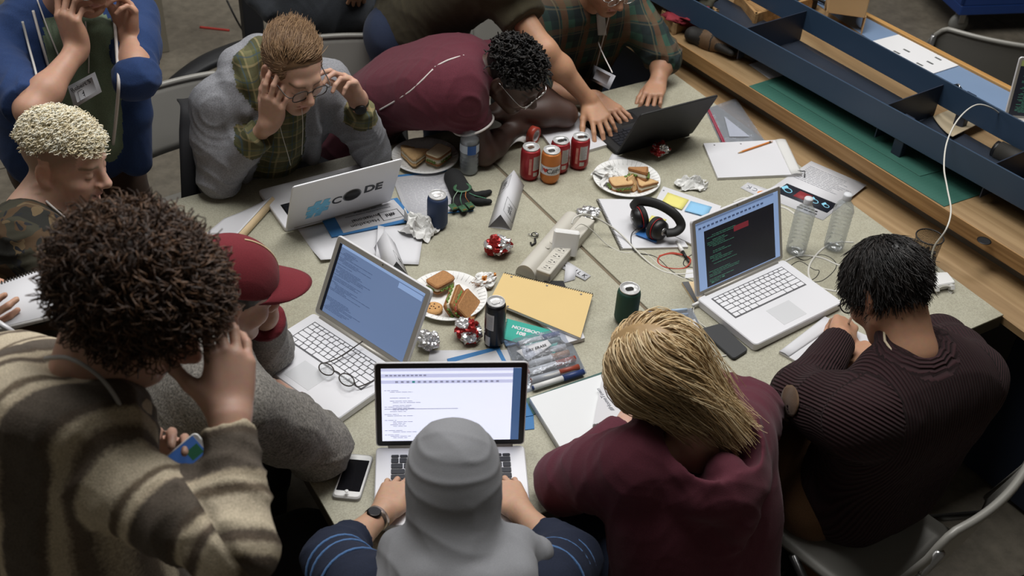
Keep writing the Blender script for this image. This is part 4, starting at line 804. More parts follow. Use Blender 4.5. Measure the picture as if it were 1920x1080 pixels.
for i, (x0, y0, x1, y1) in enumerate(((1200, 588, 1288, 580), (1205, 598, 1290, 589), (1215, 607, 1292, 600), (1225, 615, 1296, 609))):
    stick('pen', 'blue and clear ballpoint pen in the small pen bag, ' + ['nearest the green can', 'second from the green can', 'third from the green can', 'nearest the black phone'][i], 'pen', at(x0, y0, .748), at(x1, y1, .748), .004,
          [('barrel', 0, .7, 1, 1, mat('pen_blue', (76, 130, 186), .35)), ('cap', .66, 1, 1.15, 1.1, mat('pen_pale', (176, 196, 216), .3))], 0, 8, 'pens in the clear zip bag')
bag('clear zip bag of pens behind the person in maroon hoodie', Q, .014, M_zipb, .9, .08, 7)
Q2 = quad([(1268, 610), (1303, 598), (1318, 630), (1282, 628)], .757); t = qthing('name_strip', 'white paper label reading pens inside the pen bag', 'label', Q2); sheetq('label', M_paper, t, Q2, None, .0006); qtext('Pens', .02, M_ink, t, Q2, .5, .4, flip=True, shear=.2)
Q = quad([(1322, 205), (1380, 185), (1436, 268), (1352, 271)], T0 + .001); bag('flat clear zip bag with red zip, under the black laptop\'s right corner', [Q[1], Q[2], Q[3], Q[0]], .005, M_zipr, .9, .07, 9)
Q2 = [at(1358, 218, .7465), at(1406, 256, .7465), at(1368, 256, .7465)]; t = thing('paper_scrap', 'white triangular paper scrap inside the red-zip bag', 'scrap', tuple(Q2[0])); wobj(MB().prism([(q.x, q.y) for q in Q2][::-1], .7462, .7468), 'scrap', M_paper, t)
# folded glasses on the keyboard of the older laptop
M_tort = mat('tortoise', (44, 34, 28), .3, var=.6, vs=90)
M_lens = mat('lens', (240, 240, 240), .05, fn=f_bag((245, 246, 246), .06))
def glasses_at(label, cl, cr, up, out, ta, tb, rl=.021, m=None, parent=None, name='glasses', square=.0):
    m = m or M_tort; t = thing(name, label, 'glasses', tuple((cl + cr) / 2)) if parent is None else parent
    x = (cr - cl).normalized(); y = Vector(up).normalized()
    O = (lambda c: wobj(*c)) 
    for c in (cl, cr):
        pts = [c + x * (rl * 1.08 * math.copysign(abs(math.cos(a)) ** (1 - square), math.cos(a))) + y * (rl * .88 * math.copysign(abs(math.sin(a)) ** (1 - square), math.sin(a))) for a in [2 * PI * k / 20 for k in range(20)]]
        wobj(MB().tube(pts, .0018, 6, closed=True), 'rim' if parent is None else 'glasses_rim', m, t)
        wobj(MB().add(pts, [tuple(range(20))]), 'lens', M_lens, t)
    wobj(MB().tube(bez([cl + x * rl + y * .006, (cl + cr) / 2 + y * .009, cr - x * rl + y * .006], 4), .0017, 6), 'bridge', m, t)
    for c, s, e in ((cl, -1, ta), (cr, 1, tb)):
        if e is not None: wobj(MB().tube(bez([c + x * (s * rl * 1.05) + y * .006] + e, 6), .0018, 6), 'temple_arm', m, t)
    return t
gz = .778
glasses_at('folded tortoiseshell glasses resting on the silver keyboard', at(612, 692, gz + .003), at(650, 712, gz + .003), at(618, 680, gz) - at(607, 702, gz), None, [at(632, 672, gz), at(680, 640, gz + .012)], [at(672, 725, gz - .004), at(700, 714, gz)], .0225)
# ---------------------------------------------------------------- bodies and clothes: one smooth implicit surface each, polygonised
A3 = lambda p: np.array([float(p[0]), float(p[1]), float(p[2])])
def nrm(v): v = np.asarray(v, float); n = np.linalg.norm(v); return v / n if n > 1e-9 else v
class Field:
    def __init__(s): s.P = []; s.part = 0
    def cap(s, a, b, ra, rb=None, k=.02, m=0, s0=0.0, flat=0, sub=0, sq=None):
        a, b = A3(a), A3(b); rb = ra if rb is None else rb; R = max(ra, rb)
        s.P.append(dict(t='c', a=a, b=b, ra=ra, rb=rb, k=k, m=m, s0=s0, flat=flat, sub=sub, lo=np.minimum(a, b) - R, hi=np.maximum(a, b) + R)); return s
    def ell(s, c, r, X=None, Y=None, k=.02, m=0, sub=0):
        c = A3(c); M = np.eye(3)
        if X is not None:
            x = nrm(X); y = np.asarray(Y, float); y = nrm(y - x * x.dot(y)); M = np.stack([x, y, np.cross(x, y)])
        r = np.array(r, float); e = np.sqrt(((M * r[:, None]) ** 2).sum(0))
        s.P.append(dict(t='e', c=c, r=r, M=M, k=k, m=m, sub=sub, s0=0, lo=c - e, hi=c + e)); return s
    def cut(s, p, n, R=.2, k=.004):           # removes everything within R of p on the side n points to
        p = A3(p); s.P.append(dict(t='h', c=p, n=nrm(n), R=R, k=k, m=0, sub=1, s0=0, lo=p - R, hi=p + R)); return s
    def chain(s, pts, rs, k=.02, m=0, s0=0.0, flat=0):
        L = s0
        for i in range(len(pts) - 1):
            s.cap(pts[i], pts[i + 1], rs[i], rs[i + 1], k, m, L, flat if i == len(pts) - 2 else 0); L += float(np.linalg.norm(A3(pts[i + 1]) - A3(pts[i])))
        return s
    @staticmethod
    def ev(p, x, y, z, h=None):
        if p['t'] == 'c':
            d = p['b'] - p['a']; L2 = max(d.dot(d), 1e-12); X = x - p['a'][0]; Y = y - p['a'][1]; Z = z - p['a'][2]
            q = (X * d[0] + Y * d[1] + Z * d[2]) / L2; t = np.clip(q, 0, 1)
            D = np.sqrt((X - t * d[0]) ** 2 + (Y - t * d[1]) ** 2 + (Z - t * d[2]) ** 2) - (p['ra'] + (p['rb'] - p['ra']) * t)
            if p['flat']: D = np.maximum(D, (q - 1) * math.sqrt(L2))
            return D
        if p['t'] == 'e':
            X = x - p['c'][0]; Y = y - p['c'][1]; Z = z - p['c'][2]; M = p['M']; r = p['r']
            u = (X * M[0][0] + Y * M[0][1] + Z * M[0][2]) / r[0]; v = (X * M[1][0] + Y * M[1][1] + Z * M[1][2]) / r[1]; w = (X * M[2][0] + Y * M[2][1] + Z * M[2][2]) / r[2]
            k0 = np.sqrt(u * u + v * v + w * w); k1 = np.sqrt((u / r[0]) ** 2 + (v / r[1]) ** 2 + (w / r[2]) ** 2) + 1e-9
            return k0 * (k0 - 1) / k1
        X = x - p['c'][0]; Y = y - p['c'][1]; Z = z - p['c'][2]
        return np.maximum(-(X * p['n'][0] + Y * p['n'][1] + Z * p['n'][2]), np.sqrt(X * X + Y * Y + Z * Z) - p['R'])
    def at(s, V_):
        G = np.full(len(V_), .08)
        for p in s.P:
            mg = p['k'] + .05; sel = np.all((V_ > p['lo'] - mg) & (V_ < p['hi'] + mg), 1)
            if not sel.any(): continue
            w = V_[sel]; d = s.ev(p, w[:, 0], w[:, 1], w[:, 2]); a = G[sel]; k = p['k']
            if p['sub']: q = np.maximum(k - np.abs(a + d), 0) / k; G[sel] = np.maximum(a, -d) + q * q * k * .25
            else: q = np.maximum(k - np.abs(a - d), 0) / k; G[sel] = np.minimum(a, d) - q * q * k * .25
        return G
    def polygonise(s, h, clip=None):
        add = [p for p in s.P if not p['sub']]; lo = np.min([p['lo'] for p in add], 0) - .03; hi = np.max([p['hi'] for p in add], 0) + .03
        if clip is not None: lo = np.maximum(lo, clip[0]); hi = np.minimum(hi, clip[1])
        n = np.ceil((hi - lo) / h).astype(int) + 1; G = np.full(n, .05, np.float32)
        ax = [(lo[i] + h * np.arange(n[i])).astype(np.float32) for i in range(3)]
        for p in s.P:
            mg = p['k'] + 2.5 * h; i0 = np.maximum(np.floor((p['lo'] - mg - lo) / h).astype(int), 0); i1 = np.minimum(np.ceil((p['hi'] + mg - lo) / h).astype(int) + 1, n)
            if (i1 <= i0).any(): continue
            sl = tuple(slice(i0[i], i1[i]) for i in range(3)); d = s.ev(p, ax[0][sl[0]][:, None, None], ax[1][sl[1]][None, :, None], ax[2][sl[2]][None, None, :]).astype(np.float32)
            a = G[sl]; k = p['k']
            if p['sub']: q = np.maximum(k - np.abs(a + d), 0) / k; G[sl] = np.maximum(a, -d) + q * q * (k * .25)
            else: q = np.maximum(k - np.abs(a - d), 0) / k; G[sl] = np.minimum(a, d) - q * q * (k * .25)
        I = G < 0; c = [I[:-1], I[1:]]; cnt = np.zeros(n - 1, np.uint8)
        for dx in (0, 1):
            for dy in (0, 1):
                for dz in (0, 1): cnt += I[dx:n[0] - 1 + dx, dy:n[1] - 1 + dy, dz:n[2] - 1 + dz]
        act = (cnt > 0) & (cnt < 8); idx = np.argwhere(act); ids = np.full(n - 1, -1, np.int64); ids[act] = np.arange(len(idx))
        cor = {(dx, dy, dz): G[idx[:, 0] + dx, idx[:, 1] + dy, idx[:, 2] + dz] for dx in (0, 1) for dy in (0, 1) for dz in (0, 1)}
        S = np.zeros((len(idx), 3)); K = np.zeros(len(idx))
        for a_ in cor:
            for i in range(3):
                if a_[i]: continue
                b_ = list(a_); b_[i] = 1; b_ = tuple(b_); A_, B_ = cor[a_], cor[b_]; cr = (A_ < 0) != (B_ < 0); t = np.where(cr, A_ / np.where(np.abs(A_ - B_) < 1e-9, 1, A_ - B_), 0)
                pos = np.tile(np.array(a_, float), (len(idx), 1)); pos[:, i] = t; S[cr] += pos[cr]; K[cr] += 1
        Vv = lo + h * (idx + S / np.maximum(K, 1)[:, None]); F = []
        for i in range(3):
            j, k = (i + 1) % 3, (i + 2) % 3
            sl0 = [slice(None)] * 3; sl1 = [slice(None)] * 3; sl0[i] = slice(0, -1); sl1[i] = slice(1, None)
            A_, B_ = I[tuple(sl0)], I[tuple(sl1)]; e = np.argwhere(A_ != B_); e = e[(e[:, j] > 0) & (e[:, k] > 0) & (e[:, j] < n[j] - 1) & (e[:, k] < n[k] - 1)]
            ins = A_[e[:, 0], e[:, 1], e[:, 2]]
            def cell(dj, dk): q = e.copy(); q[:, j] -= dj; q[:, k] -= dk; return ids[q[:, 0], q[:, 1], q[:, 2]]
            q = np.stack([cell(1, 1), cell(0, 1), cell(0, 0), cell(1, 0)], 1); q[~ins] = q[~ins][:, ::-1]; F.append(q)
        F = np.concatenate(F); F = F[(F >= 0).all(1)]
        return Vv, F
def vnormals(Vv, F):
    nn = np.cross(Vv[F[:, 2]] - Vv[F[:, 0]], Vv[F[:, 3]] - Vv[F[:, 1]]); N_ = np.zeros_like(Vv)
    for i in range(4): np.add.at(N_, F[:, i], nn)
    return N_ / np.maximum(np.linalg.norm(N_, axis=1), 1e-12)[:, None]
def relax(Vv, F, it=1, lam=.5):
    for _ in range(it):
        S = np.zeros_like(Vv); K = np.zeros(len(Vv))
        for i in range(4):
            a, b = F[:, i], F[:, (i + 1) % 4]; np.add.at(S, a, Vv[b]); np.add.at(S, b, Vv[a]); np.add.at(K, a, 1); np.add.at(K, b, 1)
        Vv = Vv + lam * (S / np.maximum(K, 1)[:, None] - Vv)
    return Vv
def wav(p, f, seed, n=5):                      # smooth pseudo-noise in -1..1
    r = np.random.default_rng(seed); o = 0
    q = p * f; q = q + .6 * np.sin(q[:, [1, 2, 0]] * 1.3 + r.random(3) * 6)
    for i in range(n): d = nrm(r.normal(size=3)); o = o + np.sin(q @ d * (1 + .35 * i) + r.random() * 6.3) / (1 + .2 * i)
    return o / 2.2
def params(fl, Vv):                            # nearest primitive: material, along, around
    n = len(Vv); best = np.full(n, 9.0); m = np.zeros(n, int); u = np.zeros(n); v = np.zeros(n); pid = np.zeros(n, int); lim = np.zeros(n)
    for i, p in enumerate(fl.P):
        if p['sub']: continue
        sel = np.where(np.all((Vv > p['lo'] - .03) & (Vv < p['hi'] + .03), 1))[0]
        if not len(sel): continue
        w = Vv[sel]; d = fl.ev(p, w[:, 0], w[:, 1], w[:, 2]); b = d < best[sel]; sb = sel[b]; best[sb] = d[b]; m[sb] = p['m']; pid[sb] = i
        if p['t'] == 'c':
            ax = p['b'] - p['a']; L = np.linalg.norm(ax) + 1e-9; ax = ax / L; q = w[b] - p['a']; s_ = q @ ax; x = np.cross(ax, [.3, .2, .93]); x = nrm(x); y = np.cross(ax, x)
            u[sb] = p['s0'] + np.clip(s_, 0, L); wv = nrm(np.cross(ax, [.42, .66, -.62])); v[sb] = np.where((s_ > .01) | (p['s0'] > 0), np.arctan2(q @ y, q @ x) * max(p['ra'], p['rb']), q @ wv); lim[sb] = 0 if p.get('tor') else 1
        else: u[sb] = w[b] @ p['M'][2] if p['t'] == 'e' else 0; v[sb] = w[b] @ p['M'][0] if p['t'] == 'e' else 0; lim[sb] = 0
    params.pid = pid; return m, u, v, lim
def mkmesh(name, Vv, F, mats, fm=None, attrs=None, base=(0, 0, 0)):
    me = bpy.data.meshes.new(name); n = len(Vv); me.vertices.add(n); me.vertices.foreach_set('co', (Vv - np.array(base)).astype(np.float32).ravel())
    k = F.shape[1]; me.loops.add(F.size); me.loops.foreach_set('vertex_index', F.astype(np.int32).ravel()); me.polygons.add(len(F)); me.polygons.foreach_set('loop_start', np.arange(0, F.size, k, dtype=np.int32))
    for m in mats: me.materials.append(m)
    if fm is not None: me.polygons.foreach_set('material_index', fm.astype(np.int32))
    me.update(calc_edges=True); me.polygons.foreach_set('use_smooth', np.ones(len(F), bool))
    for a, (ty, d) in (attrs or {}).items(): at_ = me.attributes.new(a, ty, 'POINT'); at_.data.foreach_set('vector' if ty == 'FLOAT_VECTOR' else 'color' if ty == 'FLOAT_COLOR' else 'value', d.astype(np.float32).ravel())
    me.validate(); return me
def cluster(Vv, F, hid, cell):
    key = np.where(hid, 0, 1); q = np.floor(Vv / cell).astype(np.int64); code = np.where(hid, (q[:, 0] * 73856093) ^ (q[:, 1] * 19349663) ^ (q[:, 2] * 83492791), -1 - np.arange(len(Vv)))
    _, first, inv = np.unique(code, return_index=True, return_inverse=True); S = np.zeros((len(first), 3)); K = np.zeros(len(first)); np.add.at(S, inv, Vv); np.add.at(K, inv, 1)
    T = inv[np.concatenate([F[:, [0, 1, 2]], F[:, [0, 2, 3]]])]; T = T[(T[:, 0] != T[:, 1]) & (T[:, 1] != T[:, 2]) & (T[:, 0] != T[:, 2])]
    return S / K[:, None], T, first
# ---- skin
def f_skin(t, p, tc):
    a = N(t, 'ShaderNodeAttribute', attribute_name='tint'); nz = N(t, 'ShaderNodeTexNoise', i_Scale=90.0, i_Detail=4.0); t.links.new(tc.outputs['Object'], nz.inputs['Vector'])
    m = N(t, 'ShaderNodeMix', data_type='RGBA', blend_type='MULTIPLY'); m.inputs[0].default_value = .22; t.links.new(a.outputs['Color'], m.inputs[6]); t.links.new(nz.outputs['Color'], m.inputs[7]); t.links.new(m.outputs[2], p.inputs['Base Color'])
    bb = N(t, 'ShaderNodeBump', i_Strength=.12, i_Distance=.001); n2 = N(t, 'ShaderNodeTexNoise', i_Scale=420.0); t.links.new(tc.outputs['Object'], n2.inputs['Vector']); t.links.new(n2.outputs['Fac'], bb.inputs['Height']); t.links.new(bb.outputs[0], p.inputs['Normal'])
M_skin = mat('skin', (190, 145, 120), .5, fn=f_skin, sss=.06)
class Frame:                                   # head frame: X to the person's right, Y where the face looks, Z crown
    def __init__(s, c, fwd, up, sc=1.0): s.c = A3(c); s.Y = nrm(A3(fwd)); z = A3(up); s.Z = nrm(z - s.Y * s.Y.dot(z)); s.X = np.cross(s.Y, s.Z); s.s = sc
    def __call__(s, x, y, z): return s.c + s.s * (s.X * x + s.Y * y + s.Z * z)
    def d(s, x, y, z): return s.X * x + s.Y * y + s.Z * z
    def loc(s, P): q = (P - s.c) / s.s; return np.stack([q @ s.X, q @ s.Y, q @ s.Z], 1)
def head_prims(f, H, face=True, ears=True):
    e = lambda c, r, k=.02, sub=0, X=None, Y=None: f.ell(H(*c), [q * H.s for q in r], H.d(*(X or (1, 0, 0))), H.d(*(Y or (0, 1, 0))), k * H.s, 0, sub)
    c = lambda a, b, ra, rb=None, k=.012, sub=0: f.cap(H(*a), H(*b), ra * H.s, None if rb is None else rb * H.s, k * H.s, 0, 0, 0, sub)
    e((0, -.014, .032), (.075, .094, .083)); e((0, .026, -.03), (.061, .062, .076), .03); e((0, .058, -.092), (.024, .022, .022), .03)
    for s in (-1, 1): c((s * .05, .005, -.055), (s * .012, .062, -.095), .022, .02, .02); e((s * .042, .056, -.028), (.022, .022, .02), .025)
    c((-.03, .076, .024), (.03, .076, .024), .011, None, .016)
    for s in (-1, 1):
        e((s * .031, .094, .0), (.019, .018, .013), .012, 1)
        e((s * .031, .0705, .0), (.0155, .0155, .0145), .004)
    c((0, .082, .016), (0, .106, -.026), .0085, .0115, .012); c((0, .098, -.034), (0, .108, -.028), .008, .010, .008)
    for s in (-1, 1): e((s * .0125, .095, -.033), (.0085, .011, .0085), .008); e((s * .007, .1, -.0405), (.0035, .005, .004), .003, 1)
    c((-.019, .078, -.058), (0, .0885, -.0555), .006, .0075, .007); c((.019, .078, -.058), (0, .0885, -.0555), .006, .0075, .007)
    c((-.015, .079, -.0685), (.015, .079, -.0685), .0085, None, .008)
    c((-.021, .0845, -.0622), (.021, .0845, -.0622), .0022, None, .003, 1); e((0, .082, -.08), (.018, .01, .005), .01, 1)
    if ears:
        for s in (-1, 1):
            e((s * .076, -.012, -.006), (.0085, .019, .031), .006, 0, (1, s * .35, 0), (-s * .35, 1, .15)); e((s * .083, -.008, -.004), (.006, .011, .02), .006, 1, (1, s * .35, 0), (-s * .35, 1, .15)); e((s * .074, .0, -.032), (.006, .008, .008), .006)
def head_tint(Vv, H, base, lips=(.62, .3, .28), brow=(.18, .11, .07), lid=.85, stub=None, lash=True):
    q = H.loc(Vv); T = np.tile(np.array(base), (len(Vv), 1)); inh = (np.abs(q[:, 0]) < .095) & (np.abs(q[:, 1]) < .13) & (q[:, 2] > -.13) & (q[:, 2] < .13)
    x, y, z = q.T; g = lambda d: np.exp(-d ** 2)
    def mixc(w, c): nonlocal T; w = (np.clip(w, 0, 1) * inh)[:, None]; T = T * (1 - w) + np.array(c) * w
    b = np.array(base)
    mixc(.35 * g((np.abs(x) - .04) / .02) * g((z + .03) / .025) * (y > .03), b * np.array([1.08, .8, .78])); mixc(.35 * g(x / .014) * g((z + .03) / .016) * (y > .085), b * np.array([1.06, .8, .76]))
    mixc(.9 * (np.abs(x) < .022) * g((z + .0622) / .0095) ** .7 * (y > .066) * g(x / .024), lips)
    mixc(.95 * g((z - .021 - .10 * (np.abs(x) - .03) * (np.abs(x) < .03)) / .0042) * (np.abs(x) > .011) * (np.abs(x) < .05) * (y > .045), brow)
    if lash: mixc(.85 * g((z + .0075 - 2.2 * (np.abs(x) - .031) ** 2 * 8) / .0022) * (np.abs(np.abs(x) - .031) < .0145) * (y > .05), np.array(brow) * .6)
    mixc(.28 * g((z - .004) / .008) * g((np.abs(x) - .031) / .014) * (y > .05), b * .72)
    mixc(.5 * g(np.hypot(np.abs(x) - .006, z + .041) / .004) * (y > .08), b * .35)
    mixc(.3 * (np.abs(x) > .07) * g((z + .006) / .03) * (np.abs(y + .01) < .03), b * np.array([1.1, .75, .7]))
    if stub is not None:
        cap_ = np.clip(((z - .0) / .03 + (-y + .03) / .05) * .8, 0, 1) * (np.abs(x) > .0) * (z > -.055 + np.clip(y, -.05, .1) * .8) * (y < .055) * ~((np.abs(x) > .074) & (z < .03)); mixc(cap_ * stub[1], stub[0])
    return T
def hand(f, w, d, n, side, curl=(.35, .4, .45, .5), spread=.10, thumb=.5, thc=.3, s=1.0, k=.004, over=None):
    """w wrist, d fingers' direction, n out of the palm, side +1 if the thumb lies on d x n"""
    w = A3(w); d = nrm(A3(d)); n = A3(n); n = nrm(n - d * d.dot(n)); t = np.cross(d, n) * side
    P = lambda a, b, c: w + s * (d * a + t * b + n * c)
    kn = [(.088, .030), (.093, .0095), (.088, -.0115), (.078, -.030)]
    for i, (a, b) in enumerate(kn): f.cap(P(.008, b * .62, 0), P(a, b, 0), .0145 * s, .0108 * s, .014 * s)
    f.ell(P(.046, 0, .004), (.043 * s, .036 * s, .0125 * s), d, t, .014 * s); f.ell(P(.036, .022, .010), (.03 * s, .016 * s, .014 * s), d, t, .014 * s); f.ell(P(.036, -.024, .008), (.032 * s, .012 * s, .013 * s), d, t, .012 * s)
    LN = [(.043, .026, .021), (.047, .03, .022), (.043, .028, .022), (.034, .02, .019)]; R = [.0092, .0095, .009, .0079]; tips = []
    for i in range(4):
        c = curl[i] if hasattr(curl[i], '__len__') else (curl[i], curl[i] * 1.1, curl[i] * .7)
        sp = spread * (1.3, .35, -.55, -1.5)[i]; base = d * math.cos(sp) + t * math.sin(sp); p = P(kn[i][0], kn[i][1], 0); ang = 0; r = R[i] * s
        for j in range(3):
            ang += c[j]; q = p + s * LN[i][j] * (base * math.cos(ang) + n * math.sin(ang)); f.cap(p, q, r * (1.04 if j == 0 else 1), r * .9, k * s); r *= .9; p = q
        tips.append(p)
    a = P(.018, .024, .006); dr = nrm(d * math.cos(thumb) + t * math.sin(thumb) + n * .25); b = a + s * .043 * dr; f.cap(a, b, .0155 * s, .0118 * s, .012 * s)
    d2 = nrm(dr + thc * (n * .6 + d * .5 - t * .6)); c_ = b + s * .032 * d2; f.cap(b, c_, .0112 * s, .0098 * s, .005 * s); d3 = nrm(d2 + thc * (n * .5 + d * .3 - t * .5)); e = c_ + s * .025 * d3; f.cap(c_, e, .0098 * s, .0078 * s, .005 * s); tips.append(e)
    return tips
def arm_skin(f, sh, el, wr, s=1.0, hid=0, girth=1.0):
    """hid: 0 bare, 1 sleeve to elbow, 2 sleeve to wrist"""
    u = .036 if hid >= 1 else .046; v = .024 if hid >= 2 else .040
    f.chain([sh, el], [u * s * girth, .038 * s * girth if hid < 2 else .026], .03)
    sh, el, wr = A3(sh), A3(el), A3(wr); m = el * .68 + wr * .32
    f.chain([el, m, wr * .98 + el * .02, wr], [.038 * s * girth if hid < 2 else .028, v * s * girth, .026 * s * girth, .024 * s * girth], .03)
def torso(f, levels, X, Y=None, k=.05, m=0, n=4):
    """levels: (centre, half-width, radius); X side axis (or one per level)"""
    pts = []
    for i in range(len(levels) - 1):
        a, b = levels[i], levels[i + 1]
        for j in range(n): q = j / n; pts.append((A3(a[0]) * (1 - q) + A3(b[0]) * q, a[1] * (1 - q) + b[1] * q, a[2] * (1 - q) + b[2] * q))
    pts.append((A3(levels[-1][0]), levels[-1][1], levels[-1][2])); L = 0; X = nrm(A3(X))
    for i, (c, hw, r) in enumerate(pts):
        if i: L += np.linalg.norm(c - pts[i - 1][0])
        h = max(hw - r, .005); f.cap(c - X * h, c + X * h, r, None, k, m, 0); f.P[-1]['tor'] = 1
def crease(p, f, seed):                         # sharp-edged folds that run along a wandering direction
    r = np.random.default_rng(seed); w = np.stack([wav(p, f * .45, seed + 11 + i) for i in range(3)], 1); q = p * f + 1.9 * w; d = nrm(r.normal(size=3)); e = nrm(r.normal(size=3))
    a = 1 - np.abs(np.sin(q @ d * 1.6)); b = 1 - np.abs(np.sin(q @ e * 2.3 + 1)); m = .5 + .5 * wav(p, f * .4, seed + 5)
    return (a ** 2.2 - .3) * np.clip(m, 0, 1) + .7 * (b ** 2.2 - .3) * np.clip(1 - m, 0, 1)
def folds(Vv, Nn, u, v, lim, amp, seed, joints=(), fine=.3, sc=1.0):
    """cloth relief: wandering folds, plus creases that crowd near the given joints (point, reach, gain)"""
    d = amp * .9 * crease(Vv, 13 * sc, seed) + amp * fine * crease(Vv, 34 * sc, seed + 1) + amp * .5 * wav(Vv, 7 * sc, seed + 2)
    for (p, reach, gain) in joints:
        q = Vv - A3(p); r = np.linalg.norm(q, axis=1); e = np.exp(-(r / reach) ** 2); ph = 62 * r + 4.5 * wav(Vv, 11, seed + 3)
        d = d + amp * gain * e * ((1 - np.abs(np.sin(ph))) ** 1.8 - .35)
    return Vv + Nn * d[:, None]
def cloth(name, f, mats, parent, h=.007, amp=.003, seed=1, joints=(), fine=.3, it=2, sc=1.0, axes=None, label=None, clip=None, pins=None):
    Vv, F = f.polygonise(h, clip); Vv = relax(Vv, F, it, .5); m, u, v, lim = params(f, Vv)
    Nn = vnormals(Vv, F); V2 = folds(Vv, Nn, u, v, lim, amp, seed, joints, fine, sc); V2 = relax(V2, F, 1, .12)
    fm = np.array([0]); mm = m[F]; fm = np.median(mm, axis=1).astype(int)
    if axes is not None:
        o, ax, ay = axes; q = Vv - A3(o); az = np.cross(nrm(A3(ax)), nrm(A3(ay))); nl = lim < .5; tu = q @ nrm(A3(ay)); tv = q @ nrm(A3(ax)); tw = q @ az
    else: tu, tv, tw = Vv[:, 2], Vv[:, 0], Vv[:, 1]
    me = mkmesh(name, V2, F, mats, fm, {'along': ('FLOAT_VECTOR', np.stack([u, v, lim], 1)), 'body': ('FLOAT_VECTOR', np.stack([tv, tu, tw], 1))}, parent.location)
    return link(name, me, parent, label)
def skin_obj(f, parent, base, H=None, cover=None, h=.0039, it=1, paint=None, name='body', **kw):
    Vv, F = f.polygonise(h); Vv = relax(Vv, F, it, .4); b = np.array([s2l(c) for c in base])
    T = head_tint(Vv, H, b, **kw) if H is not None else np.tile(b, (len(Vv), 1))
    if paint: T = paint(Vv, T)
    T = np.concatenate([T, np.ones((len(T), 1))], 1)
    hid = np.zeros(len(Vv), bool)
    for c in (cover or []): hid |= c.at(Vv) < -.006
    if H is not None: q_ = H.loc(Vv); hid |= (q_[:, 2] > .072) & (q_[:, 2] < .14) & (q_[:, 1] < .045) & (np.abs(q_[:, 0]) < .1) & (q_[:, 1] > -.14)
    V3, Tr, first = cluster(Vv, F, hid, .016)
    me = mkmesh(name, V3, Tr, [M_skin], None, {'tint': ('FLOAT_COLOR', T[first])}, parent.location); return link(name, me, parent)
# ---- hair: tapered strands joined in one mesh
def strands(name, roots, paths, r0, r1, mats, parent, mi=None, k=3, label=None):
    n, m = paths.shape[:2]; t = np.gradient(paths, axis=1); t /= np.maximum(np.linalg.norm(t, axis=2), 1e-9)[..., None]
    ref = np.where(np.abs(t[..., 2:3]) < .9, np.array([0, 0, 1.0]), np.array([1.0, 0, 0])); x = np.cross(t, ref); x /= np.maximum(np.linalg.norm(x, axis=2), 1e-9)[..., None]; y = np.cross(t, x)
    R = (r0 if hasattr(r0, '__len__') else np.full(n, r0))[:, None] * np.linspace(1, r1, m)[None, :]
    Vv = np.stack([paths + R[..., None] * (x * math.cos(2 * PI * q / k) + y * math.sin(2 * PI * q / k)) for q in range(k)], 2).reshape(-1, 3)
    i, j, q = np.meshgrid(np.arange(n), np.arange(m - 1), np.arange(k), indexing='ij'); a = (i * m + j) * k + q; b = (i * m + j) * k + (q + 1) % k; F = np.stack([a, b, b + k, a + k], -1).reshape(-1, 4)
    fm = np.repeat(mi, (m - 1) * k) if mi is not None else None
    me = mkmesh(name, Vv, F, mats, fm, None, parent.location); return link(name, me, parent, label)
def scalp(H, n, seed, pred, r=(.076, .096, .085), c=(0, -.014, .032)):
    g = np.random.default_rng(seed); o = []; tot = 0
    while tot < n:
        u = g.normal(size=(n * 3, 3)); u /= np.linalg.norm(u, axis=1)[:, None]; p = u * np.array(r) + np.array(c); ok = pred(p[:, 0], p[:, 1], p[:, 2]); o.append(np.concatenate([p[ok], u[ok]], 1)); tot += ok.sum()
    o = np.concatenate(o)[:n]; nn = o[:, 3:] / np.array(r); nn /= np.linalg.norm(nn, axis=1)[:, None]; return o[:, :3], nn
def tow(H, P): return H.c + H.s * (P[..., 0:1] * H.X + P[..., 1:2] * H.Y + P[..., 2:3] * H.Z)
def grow(H, p, nn, flow, length, m, lift=.0, curl=0, cf=1, seed=0, keep=None, r=(.076, .096, .085), c=(0, -.014, .032), out=.25, grav=None, gr=0):
    """strands that start at p along the normal, then follow flow (local) over the skull"""
    g = np.random.default_rng(seed); n = len(p); L = length * (.75 + .5 * g.random(n)); st = (L / (m - 1))[:, None]; Q = p.copy(); path = [Q.copy()]; rr = np.array(r); cc = np.array(c); ph = g.random(n) * 6.28; clump = g.normal(size=(n, 3)) * .18
    gl = None if grav is None else np.array([grav @ H.X, grav @ H.Y, grav @ H.Z])
    for i in range(1, m):
        u = (Q - cc) / rr; nr = u / rr; nr /= np.linalg.norm(nr, axis=1)[:, None]; fl_ = flow(Q, i / m); fl_ = fl_ + clump
        if gl is not None: fl_ = fl_ + gl * gr * (i / m)
        tg = fl_ - nr * (fl_ * nr).sum(1)[:, None] * (1 if i < m * .5 else .55); tg /= np.maximum(np.linalg.norm(tg, axis=1), 1e-6)[:, None]
        dd = tg + nr * out * max(0, 1 - 1.6 * i / m); dd /= np.linalg.norm(dd, axis=1)[:, None]
        if curl:
            b = np.cross(nr, tg); a = ph + cf * i; dd = dd + curl * (np.cos(a)[:, None] * nr + np.sin(a)[:, None] * b); dd /= np.linalg.norm(dd, axis=1)[:, None]
        Q = Q + st * dd; u = (Q - cc) / rr; k0 = np.linalg.norm(u, axis=1); mn = 1 + lift; low = k0 < mn; Q[low] = cc + u[low] / k0[low][:, None] * mn * rr
        if keep is not None: Q = keep(Q)
        path.append(Q.copy())
    return tow(H, np.stack(path, 1))
def hair_mats(nm, cols, rough=.45): return [mat(nm + '_%d' % i, c, rough, var=.15, vs=30) for i, c in enumerate(cols)]
def haircap(name, f, m, parent, h=.005, amp=.002, seed=1, sc=2.0):
    return cloth(name, f, [m], parent, h, amp, seed, sc=sc, it=1)
